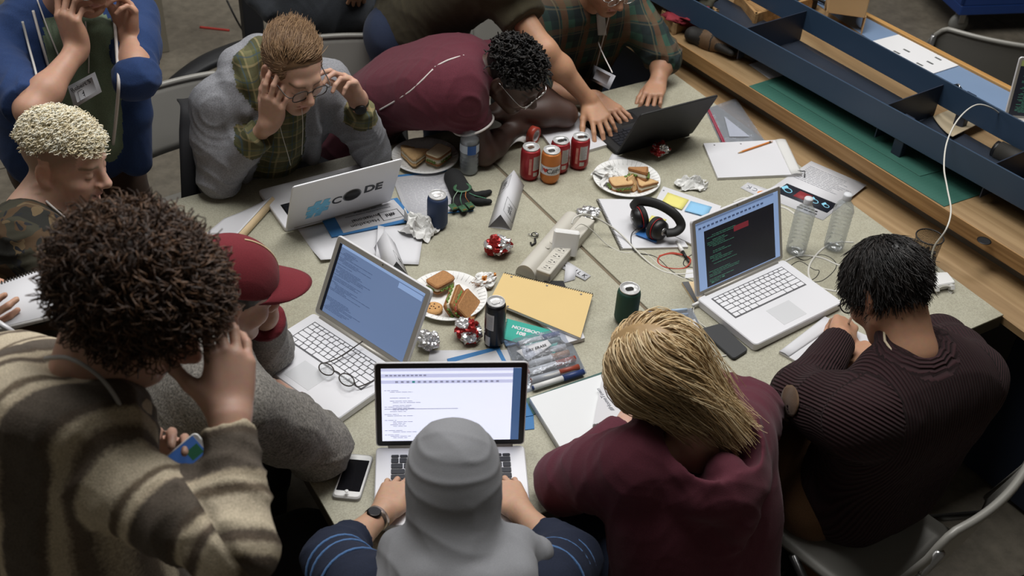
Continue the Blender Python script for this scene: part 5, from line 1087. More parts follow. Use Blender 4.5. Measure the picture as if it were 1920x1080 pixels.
def cap_field(H, pred_cuts=(), grow_=.004, r=(.075, .094, .083), c=(0, -.014, .032)):
    f = Field(); f.ell(H(*c), [(q + grow_) * H.s for q in r], H.d(1, 0, 0), H.d(0, 1, 0), .01)
    for p, n in pred_cuts: f.cut(H(*p), H.d(*n), .4, .006)
    return f
def attr(t, n, out='Vector'): return N(t, 'ShaderNodeAttribute', attribute_name=n).outputs[out]
def f_fab(scale=400, cs=(.75, 1.15), bump=.3, weave=True):
    def g(t, p, tc):
        c = p.inputs['Base Color'].default_value[:]; nz = N(t, 'ShaderNodeTexNoise', i_Scale=scale, i_Detail=3.0); t.links.new(tc.outputs['Object'], nz.inputs['Vector'])
        r = N(t, 'ShaderNodeMapRange', i_1=.3, i_2=.7, i_3=cs[0], i_4=cs[1]); t.links.new(nz.outputs['Fac'], r.inputs[0])
        vm = N(t, 'ShaderNodeVectorMath', operation='SCALE'); vm.inputs[0].default_value = c[:3]; t.links.new(r.outputs[0], vm.inputs['Scale']); t.links.new(vm.outputs[0], p.inputs['Base Color'])
        bb = N(t, 'ShaderNodeBump', i_Strength=bump, i_Distance=.0015); t.links.new(nz.outputs['Fac'], bb.inputs['Height']); t.links.new(bb.outputs[0], p.inputs['Normal'])
    return g
def fabric(name, col, scale=400, cs=(.8, 1.15), bump=.3, sheen=.06): return mat(name, col, .9, sheen=sheen, fn=f_fab(scale, cs, bump))
def f_plaid(base, bands, f=28.0, src='body', rot=.0):
    """bands: (axis, phase, width, colour, strength)"""
    def g(t, p, tc):
        v = attr(t, src); mp = N(t, 'ShaderNodeMapping'); mp.inputs['Rotation'].default_value = (0, 0, rot); t.links.new(v, mp.inputs['Vector']); sx = N(t, 'ShaderNodeSeparateXYZ'); t.links.new(mp.outputs[0], sx.inputs[0]); prev = None
        for (ax, ph, w, c, st) in bands:
            m1 = N(t, 'ShaderNodeMath', operation='MULTIPLY_ADD'); m1.inputs[1].default_value = f; m1.inputs[2].default_value = ph + 50; t.links.new(sx.outputs[ax], m1.inputs[0])
            m2 = N(t, 'ShaderNodeMath', operation='FRACT'); t.links.new(m1.outputs[0], m2.inputs[0]); m3 = N(t, 'ShaderNodeMath', operation='LESS_THAN'); m3.inputs[1].default_value = w; t.links.new(m2.outputs[0], m3.inputs[0])
            m4 = N(t, 'ShaderNodeMath', operation='MULTIPLY'); m4.inputs[1].default_value = st; t.links.new(m3.outputs[0], m4.inputs[0]); mx = N(t, 'ShaderNodeMix', data_type='RGBA'); t.links.new(m4.outputs[0], mx.inputs[0])
            if prev is None: mx.inputs[6].default_value = rgb(base)
            else: t.links.new(prev, mx.inputs[6])
            mx.inputs[7].default_value = rgb(c); prev = mx.outputs[2]
        nz = N(t, 'ShaderNodeTexNoise', i_Scale=300.0); t.links.new(tc.outputs['Object'], nz.inputs['Vector']); m = N(t, 'ShaderNodeMix', data_type='RGBA', blend_type='MULTIPLY'); m.inputs[0].default_value = .35; t.links.new(prev, m.inputs[6]); t.links.new(nz.outputs['Color'], m.inputs[7]); t.links.new(m.outputs[2], p.inputs['Base Color'])
    return g
def f_camo(t, p, tc):
    prev = None
    for i, (sc, th, c) in enumerate(((11, .50, (72, 54, 34)), (13, .56, (30, 30, 26)), (15, .60, (96, 80, 56)), (19, .63, (24, 26, 32)))):
        nz = N(t, 'ShaderNodeTexNoise', i_Scale=float(sc), i_Detail=1.5, i_Distortion=.6); mp = N(t, 'ShaderNodeMapping'); mp.inputs['Location'].default_value = (i * 7.3, i * 3.1, i); mp.inputs['Scale'].default_value = (1, 1, 1.8); t.links.new(tc.outputs['Object'], mp.inputs['Vector']); t.links.new(mp.outputs[0], nz.inputs['Vector'])
        m3 = N(t, 'ShaderNodeMath', operation='GREATER_THAN'); m3.inputs[1].default_value = th; t.links.new(nz.outputs['Fac'], m3.inputs[0]); mx = N(t, 'ShaderNodeMix', data_type='RGBA'); t.links.new(m3.outputs[0], mx.inputs[0])
        if prev is None: mx.inputs[6].default_value = rgb((52, 50, 38))
        else: t.links.new(prev, mx.inputs[6])
        mx.inputs[7].default_value = rgb(c); prev = mx.outputs[2]
    t.links.new(prev, p.inputs['Base Color'])
def f_stripes(stops, src, freq, base_noise=.5, bump=.4, warp=.01):   # first or second coordinate, chosen by the sign of the third
    def g(t, p, tc):
        v = attr(t, src); sx = N(t, 'ShaderNodeSeparateXYZ'); t.links.new(v, sx.inputs[0]); nz = N(t, 'ShaderNodeTexNoise', i_Scale=150.0, i_Detail=4.0); t.links.new(tc.outputs['Object'], nz.inputs['Vector'])
        ad = N(t, 'ShaderNodeMath', operation='MULTIPLY_ADD'); ad.inputs[1].default_value = warp; t.links.new(nz.outputs['Fac'], ad.inputs[0]); gt = N(t, 'ShaderNodeMath', operation='GREATER_THAN'); gt.inputs[1].default_value = 0; t.links.new(sx.outputs[2], gt.inputs[0]); mf = N(t, 'ShaderNodeMix', data_type='FLOAT'); t.links.new(gt.outputs[0], mf.inputs[0]); t.links.new(sx.outputs[0], mf.inputs[2]); t.links.new(sx.outputs[1], mf.inputs[3]); t.links.new(mf.outputs[0], ad.inputs[2])
        m1 = N(t, 'ShaderNodeMath', operation='MULTIPLY_ADD'); m1.inputs[1].default_value = freq; m1.inputs[2].default_value = 50; t.links.new(ad.outputs[0], m1.inputs[0]); m2 = N(t, 'ShaderNodeMath', operation='FRACT'); t.links.new(m1.outputs[0], m2.inputs[0])
        c = ramp(t, m2.outputs[0], stops, 'LINEAR'); n2 = N(t, 'ShaderNodeTexNoise', i_Scale=420.0, i_Detail=3.0); t.links.new(tc.outputs['Object'], n2.inputs['Vector']); r2 = ramp(t, n2.outputs['Fac'], [(.3, (90, 90, 90)), (.65, (255, 255, 255))])
        m = N(t, 'ShaderNodeMix', data_type='RGBA', blend_type='MULTIPLY'); m.inputs[0].default_value = base_noise; t.links.new(c, m.inputs[6]); t.links.new(r2, m.inputs[7]); t.links.new(m.outputs[2], p.inputs['Base Color'])
        bb = N(t, 'ShaderNodeBump', i_Strength=bump, i_Distance=.003); t.links.new(n2.outputs['Fac'], bb.inputs['Height']); t.links.new(bb.outputs[0], p.inputs['Normal'])
    return g
def f_rib(freq, src='body', axis=0, dist=.004, mixdark=.5, src2=None, axis2=1):
    def g(t, p, tc):
        c = p.inputs['Base Color'].default_value[:]
        def wave(s, a):
            v = attr(t, s); sx = N(t, 'ShaderNodeSeparateXYZ'); t.links.new(v, sx.inputs[0]); m1 = N(t, 'ShaderNodeMath', operation='MULTIPLY'); m1.inputs[1].default_value = freq * 2 * PI; t.links.new(sx.outputs[a], m1.inputs[0]); m2 = N(t, 'ShaderNodeMath', operation='SINE'); t.links.new(m1.outputs[0], m2.inputs[0]); return m2.outputs[0], sx
        o, _ = wave(src, axis)
        if src2:
            o2, sx = wave(src2, axis2); mx = N(t, 'ShaderNodeMix', data_type='FLOAT'); t.links.new(sx.outputs[2], mx.inputs[0]); t.links.new(o, mx.inputs[2]); t.links.new(o2, mx.inputs[3]); o = mx.outputs[0]
        r = N(t, 'ShaderNodeMapRange', i_1=-1.0, i_2=1.0, i_3=1 - mixdark, i_4=1.1); t.links.new(o, r.inputs[0]); vm = N(t, 'ShaderNodeVectorMath', operation='SCALE'); vm.inputs[0].default_value = c[:3]; t.links.new(r.outputs[0], vm.inputs['Scale']); t.links.new(vm.outputs[0], p.inputs['Base Color'])
        bb = N(t, 'ShaderNodeBump', i_Strength=.8, i_Distance=dist); t.links.new(o, bb.inputs['Height']); t.links.new(bb.outputs[0], p.inputs['Normal'])
    return g
M_denim = fabric('denim', (38, 48, 72), 500)
def legs(parent, pel, kn, an, m, r=(.095, .07, .055), hip=.12, h=.012, name='trousers', shoes=True, toe=(0, -1, 0)):
    f = Field(); X = nrm(A3(kn[0]) - A3(kn[1])); f.cap(A3(pel[0]), A3(pel[1]), hip, None, .05)
    for i in (0, 1): f.chain([pel[i], kn[i], an[i]], r, .04)
    o = cloth(name, f, [m], parent, h, .003, 77, [(kn[0], .12, 1.5), (kn[1], .12, 1.5)], axes=(pel[0], (1, 0, 0), (0, 0, 1)))
    if shoes:
        for i in (0, 1):
            a = A3(an[i]); q = Field(); T_ = nrm(np.array(toe, float)); c = np.array([a[0], a[1], .05]); q.cap(c - T_ * .03, c + T_ * .15, .042, .036, .02); q.cap(c, a + np.array([0, 0, .0]), .042, .045, .03); q.cut((0, 0, 0) if False else (a[0], a[1], .004), (0, 0, -1), .4)
            cloth('shoe', q, [M_blackm], parent, .01, 0, 5)
    return o
def person(label, base): return thing("person", label, "person", base)
def img(x, y, z): return CAM_R.T @ np.array([x, y, z])
# ================= man in grey hoodie, hands at his temples
P = person('person in grey hoodie over plaid shirt and glasses, both hands at temples', (.42, 1.9, 0))
H = Frame(dp(549, 128, 3.36), (.12, -.86, -.36), (.07, -.4, .9), 1.06)
nb = (.425, 1.60, 1.10); shR, shL = (.235, 1.655, 1.05), (.625, 1.635, 1.05); elR, elL = (.215, 1.625, .792), (.725, 1.56, .792)
wrR, wrL = dp(507, 228, 3.40), dp(670, 183, 3.56)
f = Field(); head_prims(f, H); f.cap(H(0, -.02, -.06), nb, .055 * H.s, .06, .03); f.cap(shR, shL, .035, None, .03); f.cap(nb, (.42, 1.85, .75), .05)
arm_skin(f, shR, elR, wrR, 1, 2); arm_skin(f, shL, elL, wrL, 1, 2)
hand(f, wrR, dp(519, 140, 3.24) - wrR, A3(H.c) - A3(wrR), 1, ((.25, .5, .3), (.3, .5, .3), (.4, .55, .3), (.5, .6, .3)), .1, .5, .3)
hand(f, wrL, dp(630, 108, 3.42) - wrL, dp(585, 140, 3.36) - wrL, -1, ((.45, .5, .3), (.6, .7, .4), (.75, .8, .5), (.8, .9, .5)), .12, .45, .5)
g = Field()
torso(g, [((.425, 1.625, 1.075), .13, .06), ((.425, 1.665, 1.02), .225, .09), ((.425, 1.74, .9), .215, .115), ((.42, 1.85, .75), .2, .125), ((.42, 1.95, .58), .2, .13)], (1, -.05, 0))
for s, e, w in ((shR, elR, wrR), (shL, elL, wrL)):
    e_, w_ = A3(e), A3(w); g.chain([s, A3(s) * .5 + e_ * .5, e_, e_ * .45 + w_ * .55], [.07, .066, .058, .05], .045, 0); g.cap(e_ * .5 + w_ * .5, e_ * .24 + w_ * .76, .048, .045, .012, 1, .2, 1)
    g.cap(e_ * .34 + w_ * .66, e_ * .18 + w_ * .82, .047, .050, .008, 1, .26, 1)
hd = [(.535, 1.57, 1.06), (.54, 1.63, 1.11), (.50, 1.70, 1.14), (.42, 1.72, 1.15), (.335, 1.695, 1.14), (.305, 1.63, 1.11), (.315, 1.57, 1.05)]
g.chain(hd, [.03, .045, .055, .06, .055, .045, .03], .02, 0)
hi = [(.50, 1.525, 1.06), (.51, 1.59, 1.13), (.475, 1.655, 1.185), (.41, 1.665, 1.19), (.35, 1.63, 1.175), (.335, 1.585, 1.135), (.355, 1.54, 1.07)]
g.chain(hi, [.022, .034, .040, .042, .040, .034, .022], .012, 1)
g.chain([(.43, 1.575, 1.03), (.43, 1.62, .92), (.43, 1.70, .78)], [.075, .085, .09], .02, 1)
for s in (-1, 1): g.chain([(.43 + s * .075, 1.545, 1.05), (.43 + s * .10, 1.575, .92), (.43 + s * .12, 1.66, .76)], [.022, .028, .03], .012, 0)
M_hood = fabric('grey_heather', (134, 135, 140), 260, (.7, 1.2)); M_pl1 = mat('green_plaid', (120, 118, 84), .9, fn=f_plaid((112, 110, 76), [(0, 0, .5, (84, 88, 54), .7), (1, 0, .45, (74, 72, 48), .6), (0, .55, .1, (170, 156, 112), .5), (1, .6, .1, (172, 154, 112), .5), (0, .8, .07, (66, 90, 104), .6), (1, .2, .06, (62, 84, 100), .6)], 17))
cloth('hoodie', g, [M_hood, M_pl1], P, .0065, .0065, 11, [(elR, .13, 1.5), (elL, .13, 1.5), (shR, .12, .9), (shL, .12, .9)], axes=(nb, (1, 0, 0), (0, 0, 1)))
skin_obj(f, P, (206, 164, 142), H, [g], h=.0033, brow=(.16, .10, .06))
legs(P, [(.32, 1.98, .52), (.52, 1.98, .52)], [(.27, 1.62, .5), (.58, 1.6, .5)], [(.27, 1.66, .09), (.58, 1.66, .09)], M_denim)
hm = hair_mats('light_brown_hair', [(126, 98, 70), (104, 78, 54), (150, 120, 88)])
cf = cap_field(H, [((0, .06, .07), (0, .75, -.65)), ((0, -.02, -.02), (0, .25, -1))], .003); haircap('hair', cf, hm[1], P)
pr = lambda x, y, z: (z > .052 - .0 * y) & (y < .075) & (z > .062 + (y - .02) * .55)
p, nn = scalp(H, 1500, 3, pr); pa = grow(H, p, nn, lambda Q, t: np.stack([-.75 + 0 * Q[:, 0], -.9 + .3 * (Q[:, 1] > .02), .1 + 0 * Q[:, 0]], 1), .058, 6, .04, out=.35, seed=5)
pr2 = lambda x, y, z: (z > -.045 + np.maximum(y, 0) * 1.5) & (z < .075) & (y < .05) & ~((np.abs(x) > .066) & (z < .03) & (y > -.035))
p2, n2 = scalp(H, 1100, 4, pr2); pa2 = grow(H, p2, n2, lambda Q, t: np.stack([0 * Q[:, 0], -.7 + 0 * Q[:, 0], -.5 + 0 * Q[:, 0]], 1), .022, 6, .02, out=.3, seed=6)
pa = np.concatenate([pa, pa2]); strands('hair_strands', None, pa, .0013, .35, hm, P, np.random.default_rng(1).integers(0, 3, len(pa)))
glasses_at('', Vector(H(-.031, .098, -.002)), Vector(H(.031, .098, -.002)), Vector(H.Z), None, [Vector(H(-.07, .085, .004)), Vector(H(-.078, .0, .01))], [Vector(H(.07, .085, .004)), Vector(H(.078, .0, .01))], .023, M_tort, P, square=.3)
wobj(MB().tube(bez([dp(523, 180, 3.40), dp(525, 235, 3.45), dp(540, 290, 3.55), dp(545, 310, 3.6)], 8), .0012, 6), 'earphone_wire', M_cw, P)
wobj(MB().tube(bez([dp(566, 203, 3.38), dp(568, 240, 3.42), dp(566, 290, 3.5)], 8), .0012, 6), 'earphone_wire', M_cw, P)
def bracelet(parent, w, e, r, m, name='watch_strap', wd=.009, face=None, fm=None, off=.02, toward=None):
    ax = (A3(w) - A3(e)); ax = nrm(ax); c = A3(w) - ax * off; F = Matrix.Translation(Vector(c)) @ Vector(ax).to_track_quat('Z', 'Y').to_matrix().to_4x4()
    o = wobj(MB().lathe([(r - .002, -wd), (r + .0015, -wd), (r + .0015, wd), (r - .002, wd), (r - .002, -wd)], 24, M=F, cap=False), name, m, parent)
    if face:
        u = nrm((CAM_C - c) - ax * ax.dot(CAM_C - c)) if toward is None else nrm(toward); G_ = fr(Vector(c + u * (r + .001)), Vector(ax), Vector(np.cross(u, ax))); wobj(MB().lathe([(face, 0), (face, .006), (face * .85, .008), (.0005, .008)], 20, M=G_), 'watch_case', fm, parent); wobj(MB().lathe([(face * .8, .0082), (.0005, .0083)], 20, M=G_, cap=False), 'watch_dial', M_ink, parent)
    return o
bracelet(P, wrL, elL, .031, M_black, face=.019, fm=M_black)
def lanyard(parent, pts, m, r=.0022): return wobj(MB().tube(bez(pts, 8), r, 6), 'lanyard', m, parent)
def sleeve(g, s, e, w, r, m=0, to=1.0, el_to=1.0, k=.045):
    s, e, w = A3(s), A3(e), A3(w)
    if to <= 1: g.chain([s, s * (1 - to) + e * to], r[:2], k, m, 0, 1)
    else: t = to - 1; g.chain([s, s * .5 + e * .5, e, e * (1 - t) + w * t], [r[0], r[0] * .5 + r[1] * .5, r[1], r[2]], k, m, 0, 1)
# ================= sleeping man in maroon polo
P = person('person asleep in maroon polo shirt, head resting on folded arms', (.84, 1.92, 0))
Yv, Xv = img(.66, .72, .05), img(-.6, .52, -.6); Zv = np.cross(nrm(Xv), nrm(Yv))
H = Frame(dp(964, 142, 3.74), Yv, Zv, 1.06); shR, shL = (1.0, 1.45, 1.02), (1.24, 1.63, .98); elR, elL = at(907, 285, .79), at(1058, 214, .80); wrR, wrL = at(966, 240, .785), at(935, 208, .85)
nb = A3((1.085, 1.50, 1.04)); f = Field(); head_prims(f, H); f.cap(H(0, -.025, -.06), nb, .056, .062, .03); f.cap(shR, shL, .04, None, .03); f.cap(nb, (.95, 1.62, .92), .06)
arm_skin(f, shR, elR, wrR, 1.12, 0); arm_skin(f, shL, elL, wrL, 1.12, 0)
hand(f, wrR, at(1030, 205, .80) - wrR, (0, 0, -1), 1, (.2, .2, .2, .2)); hand(f, wrL, at(880, 215, .87) - wrL, (0, -.2, -1), -1, (.25, .3, .3, .35))
g = Field(); X_ = nrm(np.array([-.62, -.78, .02]))
torso(g, [((1.065, 1.515, 1.05), .11, .06), ((1.03, 1.545, 1.0), .20, .09), ((.985, 1.63, .965), .195, .098), ((.915, 1.79, .87), .175, .10), ((.86, 1.93, .70), .17, .115), ((.84, 1.98, .58), .17, .125)], X_)
sleeve(g, shR, elR, wrR, (.078, .070), 0, .55); sleeve(g, shL, elL, wrL, (.085, .073), 0, .55)
ring_ = []
for k in range(13): a = PI * (.15 + 1.7 * k / 12); ring_.append(nb + X_ * (-.075 * math.cos(a) * -1) + nrm(np.array([-.5, .45, .35])) * .062 * math.sin(a) + np.array([.01, -.01, .02]))
g.chain(ring_[:], [.018] * 13, .012, 0)
M_polo = fabric('maroon_pique', (86, 30, 44), 420, (.75, 1.2)); cloth('polo_shirt', g, [M_polo], P, .0071, .006, 21, [(shR, .16, 1.2), (shL, .13, 1), ((.9, 1.7, .85), .15, .8)], sc=.9)
skin_obj(f, P, (78, 56, 48), H, [g], h=.0034, lips=(.14, .06, .055), brow=(.012, .010, .010))
M_pip = mat('white_piping', (206, 200, 196), .7)
def cring(parent, s, e, t, r, m, nm='sleeve_piping', w=.004):
    s, e = A3(s), A3(e); c = s * (1 - t) + e * t; F = Matrix.Translation(Vector(c)) @ Vector(e - s).to_track_quat('Z', 'Y').to_matrix().to_4x4(); return wobj(MB().tube([F @ Vector((r * math.cos(a), r * math.sin(a), 0)) for a in [2 * PI * k / 28 for k in range(28)]], w, 6, closed=True), nm, m, parent)
cring(P, shR, elR, .54, .0705, M_pip); wobj(MB().tube([Vector(q) + Vector((0, 0, .016)) for q in ring_[2:11]], .0035, 6), 'collar_piping', M_pip, P)
def onback(px, py, d0=3.3, d1=4.4, F_=None):       # first point of a cloth surface along a sight line
    d = np.arange(d0, d1, .004); pts = CAM_C + d[:, None] * ray(px, py); v = F_.at(pts); i = np.argmax(v < .002); return Vector(pts[i])
for L_ in ([(712, 206), (740, 190), (768, 172), (790, 152), (812, 130)], [(815, 126), (840, 113), (870, 104)]):
    wobj(MB().tube(bez([onback(x, y, F_=g) for x, y in L_], 5), .003, 6), 'back_stripe', M_pip, P)
legs(P, [(.75, 2.02, .54), (.93, 2.04, .54)], [(.72, 1.62, .5), (.98, 1.6, .5)], [(.72, 1.68, .09), (.98, 1.66, .09)], fabric('black_trousers', (30, 30, 34)))
hb = hair_mats('black_hair', [(24, 22, 22), (16, 15, 16), (38, 34, 32)], .6); cf = cap_field(H, [((0, .07, .05), (0, .8, -.5)), ((0, -.02, -.01), (0, .15, -1))], .004); haircap('hair', cf, hb[1], P, amp=.004, sc=5)
p, nn = scalp(H, 420, 8, lambda x, y, z: (z > .035) & (y < .082) & (z > .045 + (y - .02) * .4)); st = grow(H, p, nn, lambda Q, t: (Q * 3 + .2), .05, 6, .06, curl=1.4, cf=1.7, out=1.6, seed=9); strands('hair_twists', None, st, .0042, .55, hb, P, np.random.default_rng(1).integers(0, 3, len(st)), k=4)
glasses_at('', Vector(H(-.032, .1, -.003)), Vector(H(.032, .1, -.003)), Vector(H.Z), None, [Vector(H(-.072, .08, .003)), Vector(H(-.08, -.01, .012))], [Vector(H(.072, .08, .003)), Vector(H(.08, -.01, .012))], .021, M_chrome, P, square=.3)
# ================= person in green plaid at the black laptop
P = person('person in dark green plaid shirt typing on the black laptop, lower face in view', (1.71, 2.02, 0))
H = Frame((1.715, 1.665, 1.195), (-.05, -.86, -.45), (0, -.46, .86), 1.05); nb = A3((1.71, 1.79, 1.03)); shR, shL = (1.50, 1.815, .98), (1.925, 1.79, .98); elR, elL = A3((1.43, 1.69, .80)), A3(at(1244, 108, .84)); wrR, wrL = A3(at(1118, 186, .79)), A3(at(1233, 156, .785))
f = Field(); head_prims(f, H); f.cap(H(0, -.02, -.06), nb, .055, .06, .03); f.cap(shR, shL, .035, None, .03); f.cap(nb, (1.71, 1.9, .75), .05); arm_skin(f, shR, elR, wrR, 1, 1); arm_skin(f, shL, elL, wrL, 1, 1)
hand(f, wrR, at(1175, 222, .775) - Vector(wrR), (0, 0, -1), 1, (.3, .35, .35, .3), .14); hand(f, wrL, at(1213, 205, .775) - Vector(wrL), (0, 0, -1), -1, (.5, .6, .65, .6), .1)
g = Field(); torso(g, [((1.71, 1.80, 1.03), .13, .06), ((1.71, 1.83, .97), .225, .09), ((1.71, 1.88, .85), .215, .115), ((1.71, 1.95, .68), .2, .12), ((1.71, 2.0, .54), .2, .13)], (1, -.03, 0))
sleeve(g, shR, elR, wrR, (.078, .06, .056), 0, 1.3); sleeve(g, shL, elL, wrL, (.078, .064, .06), 0, 1.25)
for s in (-1, 1): g.chain([(1.71 + s * .085, 1.79, 1.06), (1.71 + s * .045, 1.725, 1.02), (1.71 + s * .055, 1.73, .97)], [.016, .02, .014], .01, 0)
M_pl2 = mat('dark_green_plaid', (46, 62, 54), .9, fn=f_plaid((52, 84, 70), [(0, 0, .42, (36, 46, 50), .8), (1, 0, .42, (34, 44, 48), .7), (0, .55, .26, (110, 74, 50), .7), (1, .55, .22, (98, 72, 50), .6), (0, .68, .05, (110, 104, 80), .6), (1, .66, .05, (104, 98, 78), .5)], 11))
cloth('plaid_shirt', g, [M_pl2], P, .0071, .0055, 31, [(elR, .12, 1.3), (elL, .12, 1.8), (shR, .12, 1), (shL, .12, 1)], axes=(nb, (1, 0, 0), (0, 0, 1)))
skin_obj(f, P, (186, 140, 112), H, [g], h=.0034, brow=(.03, .02, .02)); legs(P, [(1.61, 2.05, .52), (1.81, 2.05, .52)], [(1.58, 1.68, .5), (1.86, 1.68, .5)], [(1.58, 1.72, .09), (1.86, 1.72, .09)], MATS['black_trousers'])
cf = cap_field(H, [((0, .06, .07), (0, .75, -.65)), ((0, -.02, -.02), (0, .25, -1))], .012); haircap('hair', cf, hb[0], P, amp=.004)
glasses_at('', Vector(H(-.032, .1, -.003)), Vector(H(.032, .1, -.003)), Vector(H.Z), None, [Vector(H(-.072, .08, .003)), Vector(H(-.08, -.01, .012))], [Vector(H(.072, .08, .003)), Vector(H(.08, -.01, .012))], .021, M_chrome, P)
sp = lambda x, y, o=.0: onback(x, y, 3.8, 4.6, g) - Vector(ray(x, y)) * (.006 + o)
wobj(MB().sheet(lambda u, v: sp(1118 + 16 * u + 3 * v, 24 + 42 * v, -.002) , 3, 6, .002), 'undershirt', mat('pale_undershirt', (176, 176, 174), .8), P)
lanyard(P, [sp(1112, 20), sp(1122, 80), sp(1148, 136)], M_pip); lanyard(P, [sp(1142, 30), sp(1128, 85), sp(1118, 125)], M_pip)
bq = [sp(1114, 122, .012), sp(1154, 142, .012), sp(1142, 168, .02), sp(1104, 148, .02)]; wobj(MB().sheet(lambda u, v: bil(bq, u, v), 1, 1, .002), 'badge', mat('badge_back', (160, 160, 166), .5), P)
# ================= leaning man in olive T-shirt
P = person('person in olive T-shirt leaning in, one arm reaching to the black laptop', (1.2, 2.25, 0))
sh, sh2 = A3(dp(935, -28, 3.98)), A3(dp(800, -10, 4.25)); el, wr = A3(dp(1022, 95, 3.93)), A3(at(1107, 192, .82)); H = Frame((1.42, 1.62, 1.47), (.3, -.75, -.55), (.1, -.5, .8)); nb = A3((1.30, 1.78, 1.30))
el2, wr2 = A3((.98, 2.28, 1.16)), A3((1.06, 2.42, 1.0)); f = Field(); head_prims(f, H); f.cap(H(0, -.02, -.06), nb, .055, .06, .03); f.cap(sh, sh2, .04, None, .03); f.cap(nb, (1.22, 2.0, 1.1), .06); arm_skin(f, sh, el, wr, 1.05, 0); arm_skin(f, sh2, el2, wr2, 1, 0)
hand(f, wr, at(1142, 252, .78) - Vector(wr), (.1, .1, -1), -1, ((.25, .3, .2), (.3, .4, .2), (.35, .4, .3), (.35, .4, .3)), .2, .6, .2, 1.05); hand(f, wr2, (.1, .2, -1), (0, 1, 0), 1, (.4, .4, .4, .4))
g = Field(); X_ = nrm(sh - sh2); torso(g, [(nb, .12, .07), (nb * .8 + A3((1.21, 2.1, 1.0)) * .2, .21, .10), (nb * .45 + A3((1.21, 2.1, 1.0)) * .55, .20, .125), ((1.20, 2.1, 1.0), .185, .13), ((1.19, 2.13, .9), .19, .13)], X_)
sleeve(g, sh, el, wr, (.088, .082), 0, .56); sleeve(g, sh2, el2, wr2, (.085, .075), 0, .6); cloth('t_shirt', g, [fabric('olive_jersey', (74, 68, 50), 420)], P, .008, .008, 41, [(sh, .18, 1), ((1.2, 2.1, 1.0), .2, .8)])
skin_obj(f, P, (196, 148, 116), H, [g]); legs(P, [(1.10, 2.16, .88), (1.28, 2.16, .88)], [(1.08, 2.2, .47), (1.32, 2.2, .47)], [(1.06, 2.28, .09), (1.34, 2.28, .09)], M_denim)
cf = cap_field(H, [((0, .06, .07), (0, .75, -.65)), ((0, -.02, -.02), (0, .25, -1))], .01); haircap('hair', cf, hb[0], P, amp=.004)
# ================= background person in dark sweater
P = person('person standing behind in dark grey sweater and trousers, hand in pocket, head out of frame', (.98, 2.5, 0))
pc = A3(at(618, 34, .80)); pc[1] += .1; o = pc; M_dks = fabric('charcoal_knit', (58, 62, 68), 300); g = Field(); X_ = nrm(np.array([.86, -.5, 0]))
torso(g, [(o + (0, 0, .5), .11, .06), (o + (0, 0, .45), .22, .09), (o + (0, 0, .3), .215, .115), (o + (0, 0, .1), .19, .125), (o + (0, 0, .0), .195, .13)], X_); s1, s2 = o + X_ * .21 + (0, 0, .43), o - X_ * .21 + (0, 0, .43)
e1, w1 = o + X_ * .31 + (.03, .05, .15), o + X_ * .23 + (0, -.1, -.02); e2, w2 = o - X_ * .34 + (0, .03, .15), A3(dp(541, 22, 4.75)); w2 = o - X_ * .2 + (0, -.11, -.01)
sleeve(g, s1, e1, w1, (.075, .06, .05), 0, 1.9); sleeve(g, s2, e2, w2, (.075, .06, .05), 0, 1.9); cloth('sweater', g, [M_dks], P, .009, .007, 51, [(e1, .14, 1), (e2, .14, 1)])
f = Field(); H = Frame(o + (0, -.02, .72), (.1, -1, -.2), (0, 0, 1)); head_prims(f, H); f.cap(H(0, -.02, -.06), o + (0, 0, .5), .055, .06, .03); f.cap(s1, s2, .04); f.cap(o + (0, 0, .5), o, .05); arm_skin(f, s1, e1, w1, 1, 2); arm_skin(f, s2, e2, w2, 1, 2)
for w_, e_, sd in ((w1, e1, -1), (w2, e2, 1)): hand(f, w_, np.array([0, -.05, -1]), np.array([0, 1, 0]), sd, (.3, .3, .3, .3))
skin_obj(f, P, (196, 150, 124), H, [g], h=.006); legs(P, [o + (-.08, .05, -.08), o + (.08, -.04, -.08)], [o + (-.11, .05, -.46), o + (.11, -.05, -.46)], [o + (-.12, .08, -.83), o + (.12, -.04, -.83)], fabric('slate_trousers', (46, 50, 58)), r=(.1, .08, .065)); cf = cap_field(H, [((0, .06, .07), (0, .75, -.65))], .008); haircap('hair', cf, hb[0], P)
# ================= person with bleached curls
P = person('person in camouflage T-shirt with white neck cord, one hand flat on the table', (-.48, 1.08, 0))
H = Frame(dp(122, 300, 2.85), img(.93, .30, -.02), img(.22, -.8, -.55), 1.06); nb = A3(dp(62, 402, 2.86)); shR, shL = A3(dp(62, 452, 2.73)), A3(dp(140, 402, 3.04)); elR, elL = A3(dp(175, 590, 2.62)), A3(dp(196, 450, 3.17)); wrR, wrL = A3(dp(260, 640, 2.8)), A3(at(288, 449, .785))
f = Field(); head_prims(f, H); f.cap(H(0, -.02, -.06), nb, .058 * H.s, .068, .03); f.cap(shR, shL, .04, None, .03); f.cap(nb, (-.46, 1.08, .8), .06); arm_skin(f, shR, elR, wrR, 1.05, 0); arm_skin(f, shL, elL, wrL, 1.02, 0)
hand(f, wrL, at(372, 440, .755) - Vector(wrL), (.1, -.1, -1), -1, ((.1, .1, .05), (.08, .1, .05), (.1, .1, .05), (.12, .1, .05)), .08, .5, .1, 1.05); hand(f, wrR, img(.7, .3, .5), (0, 0, -1), 1)
g = Field(); X_ = nrm(shR - shL); torso(g, [(nb + (.0, 0, -.02), .12, .06), (nb + (-.01, -.01, -.08), .215, .09), (nb + (-.03, -.02, -.2), .21, .115), (nb + (-.06, -.03, -.4), .19, .13), ((-.50, 1.05, .56), .2, .14)], X_)
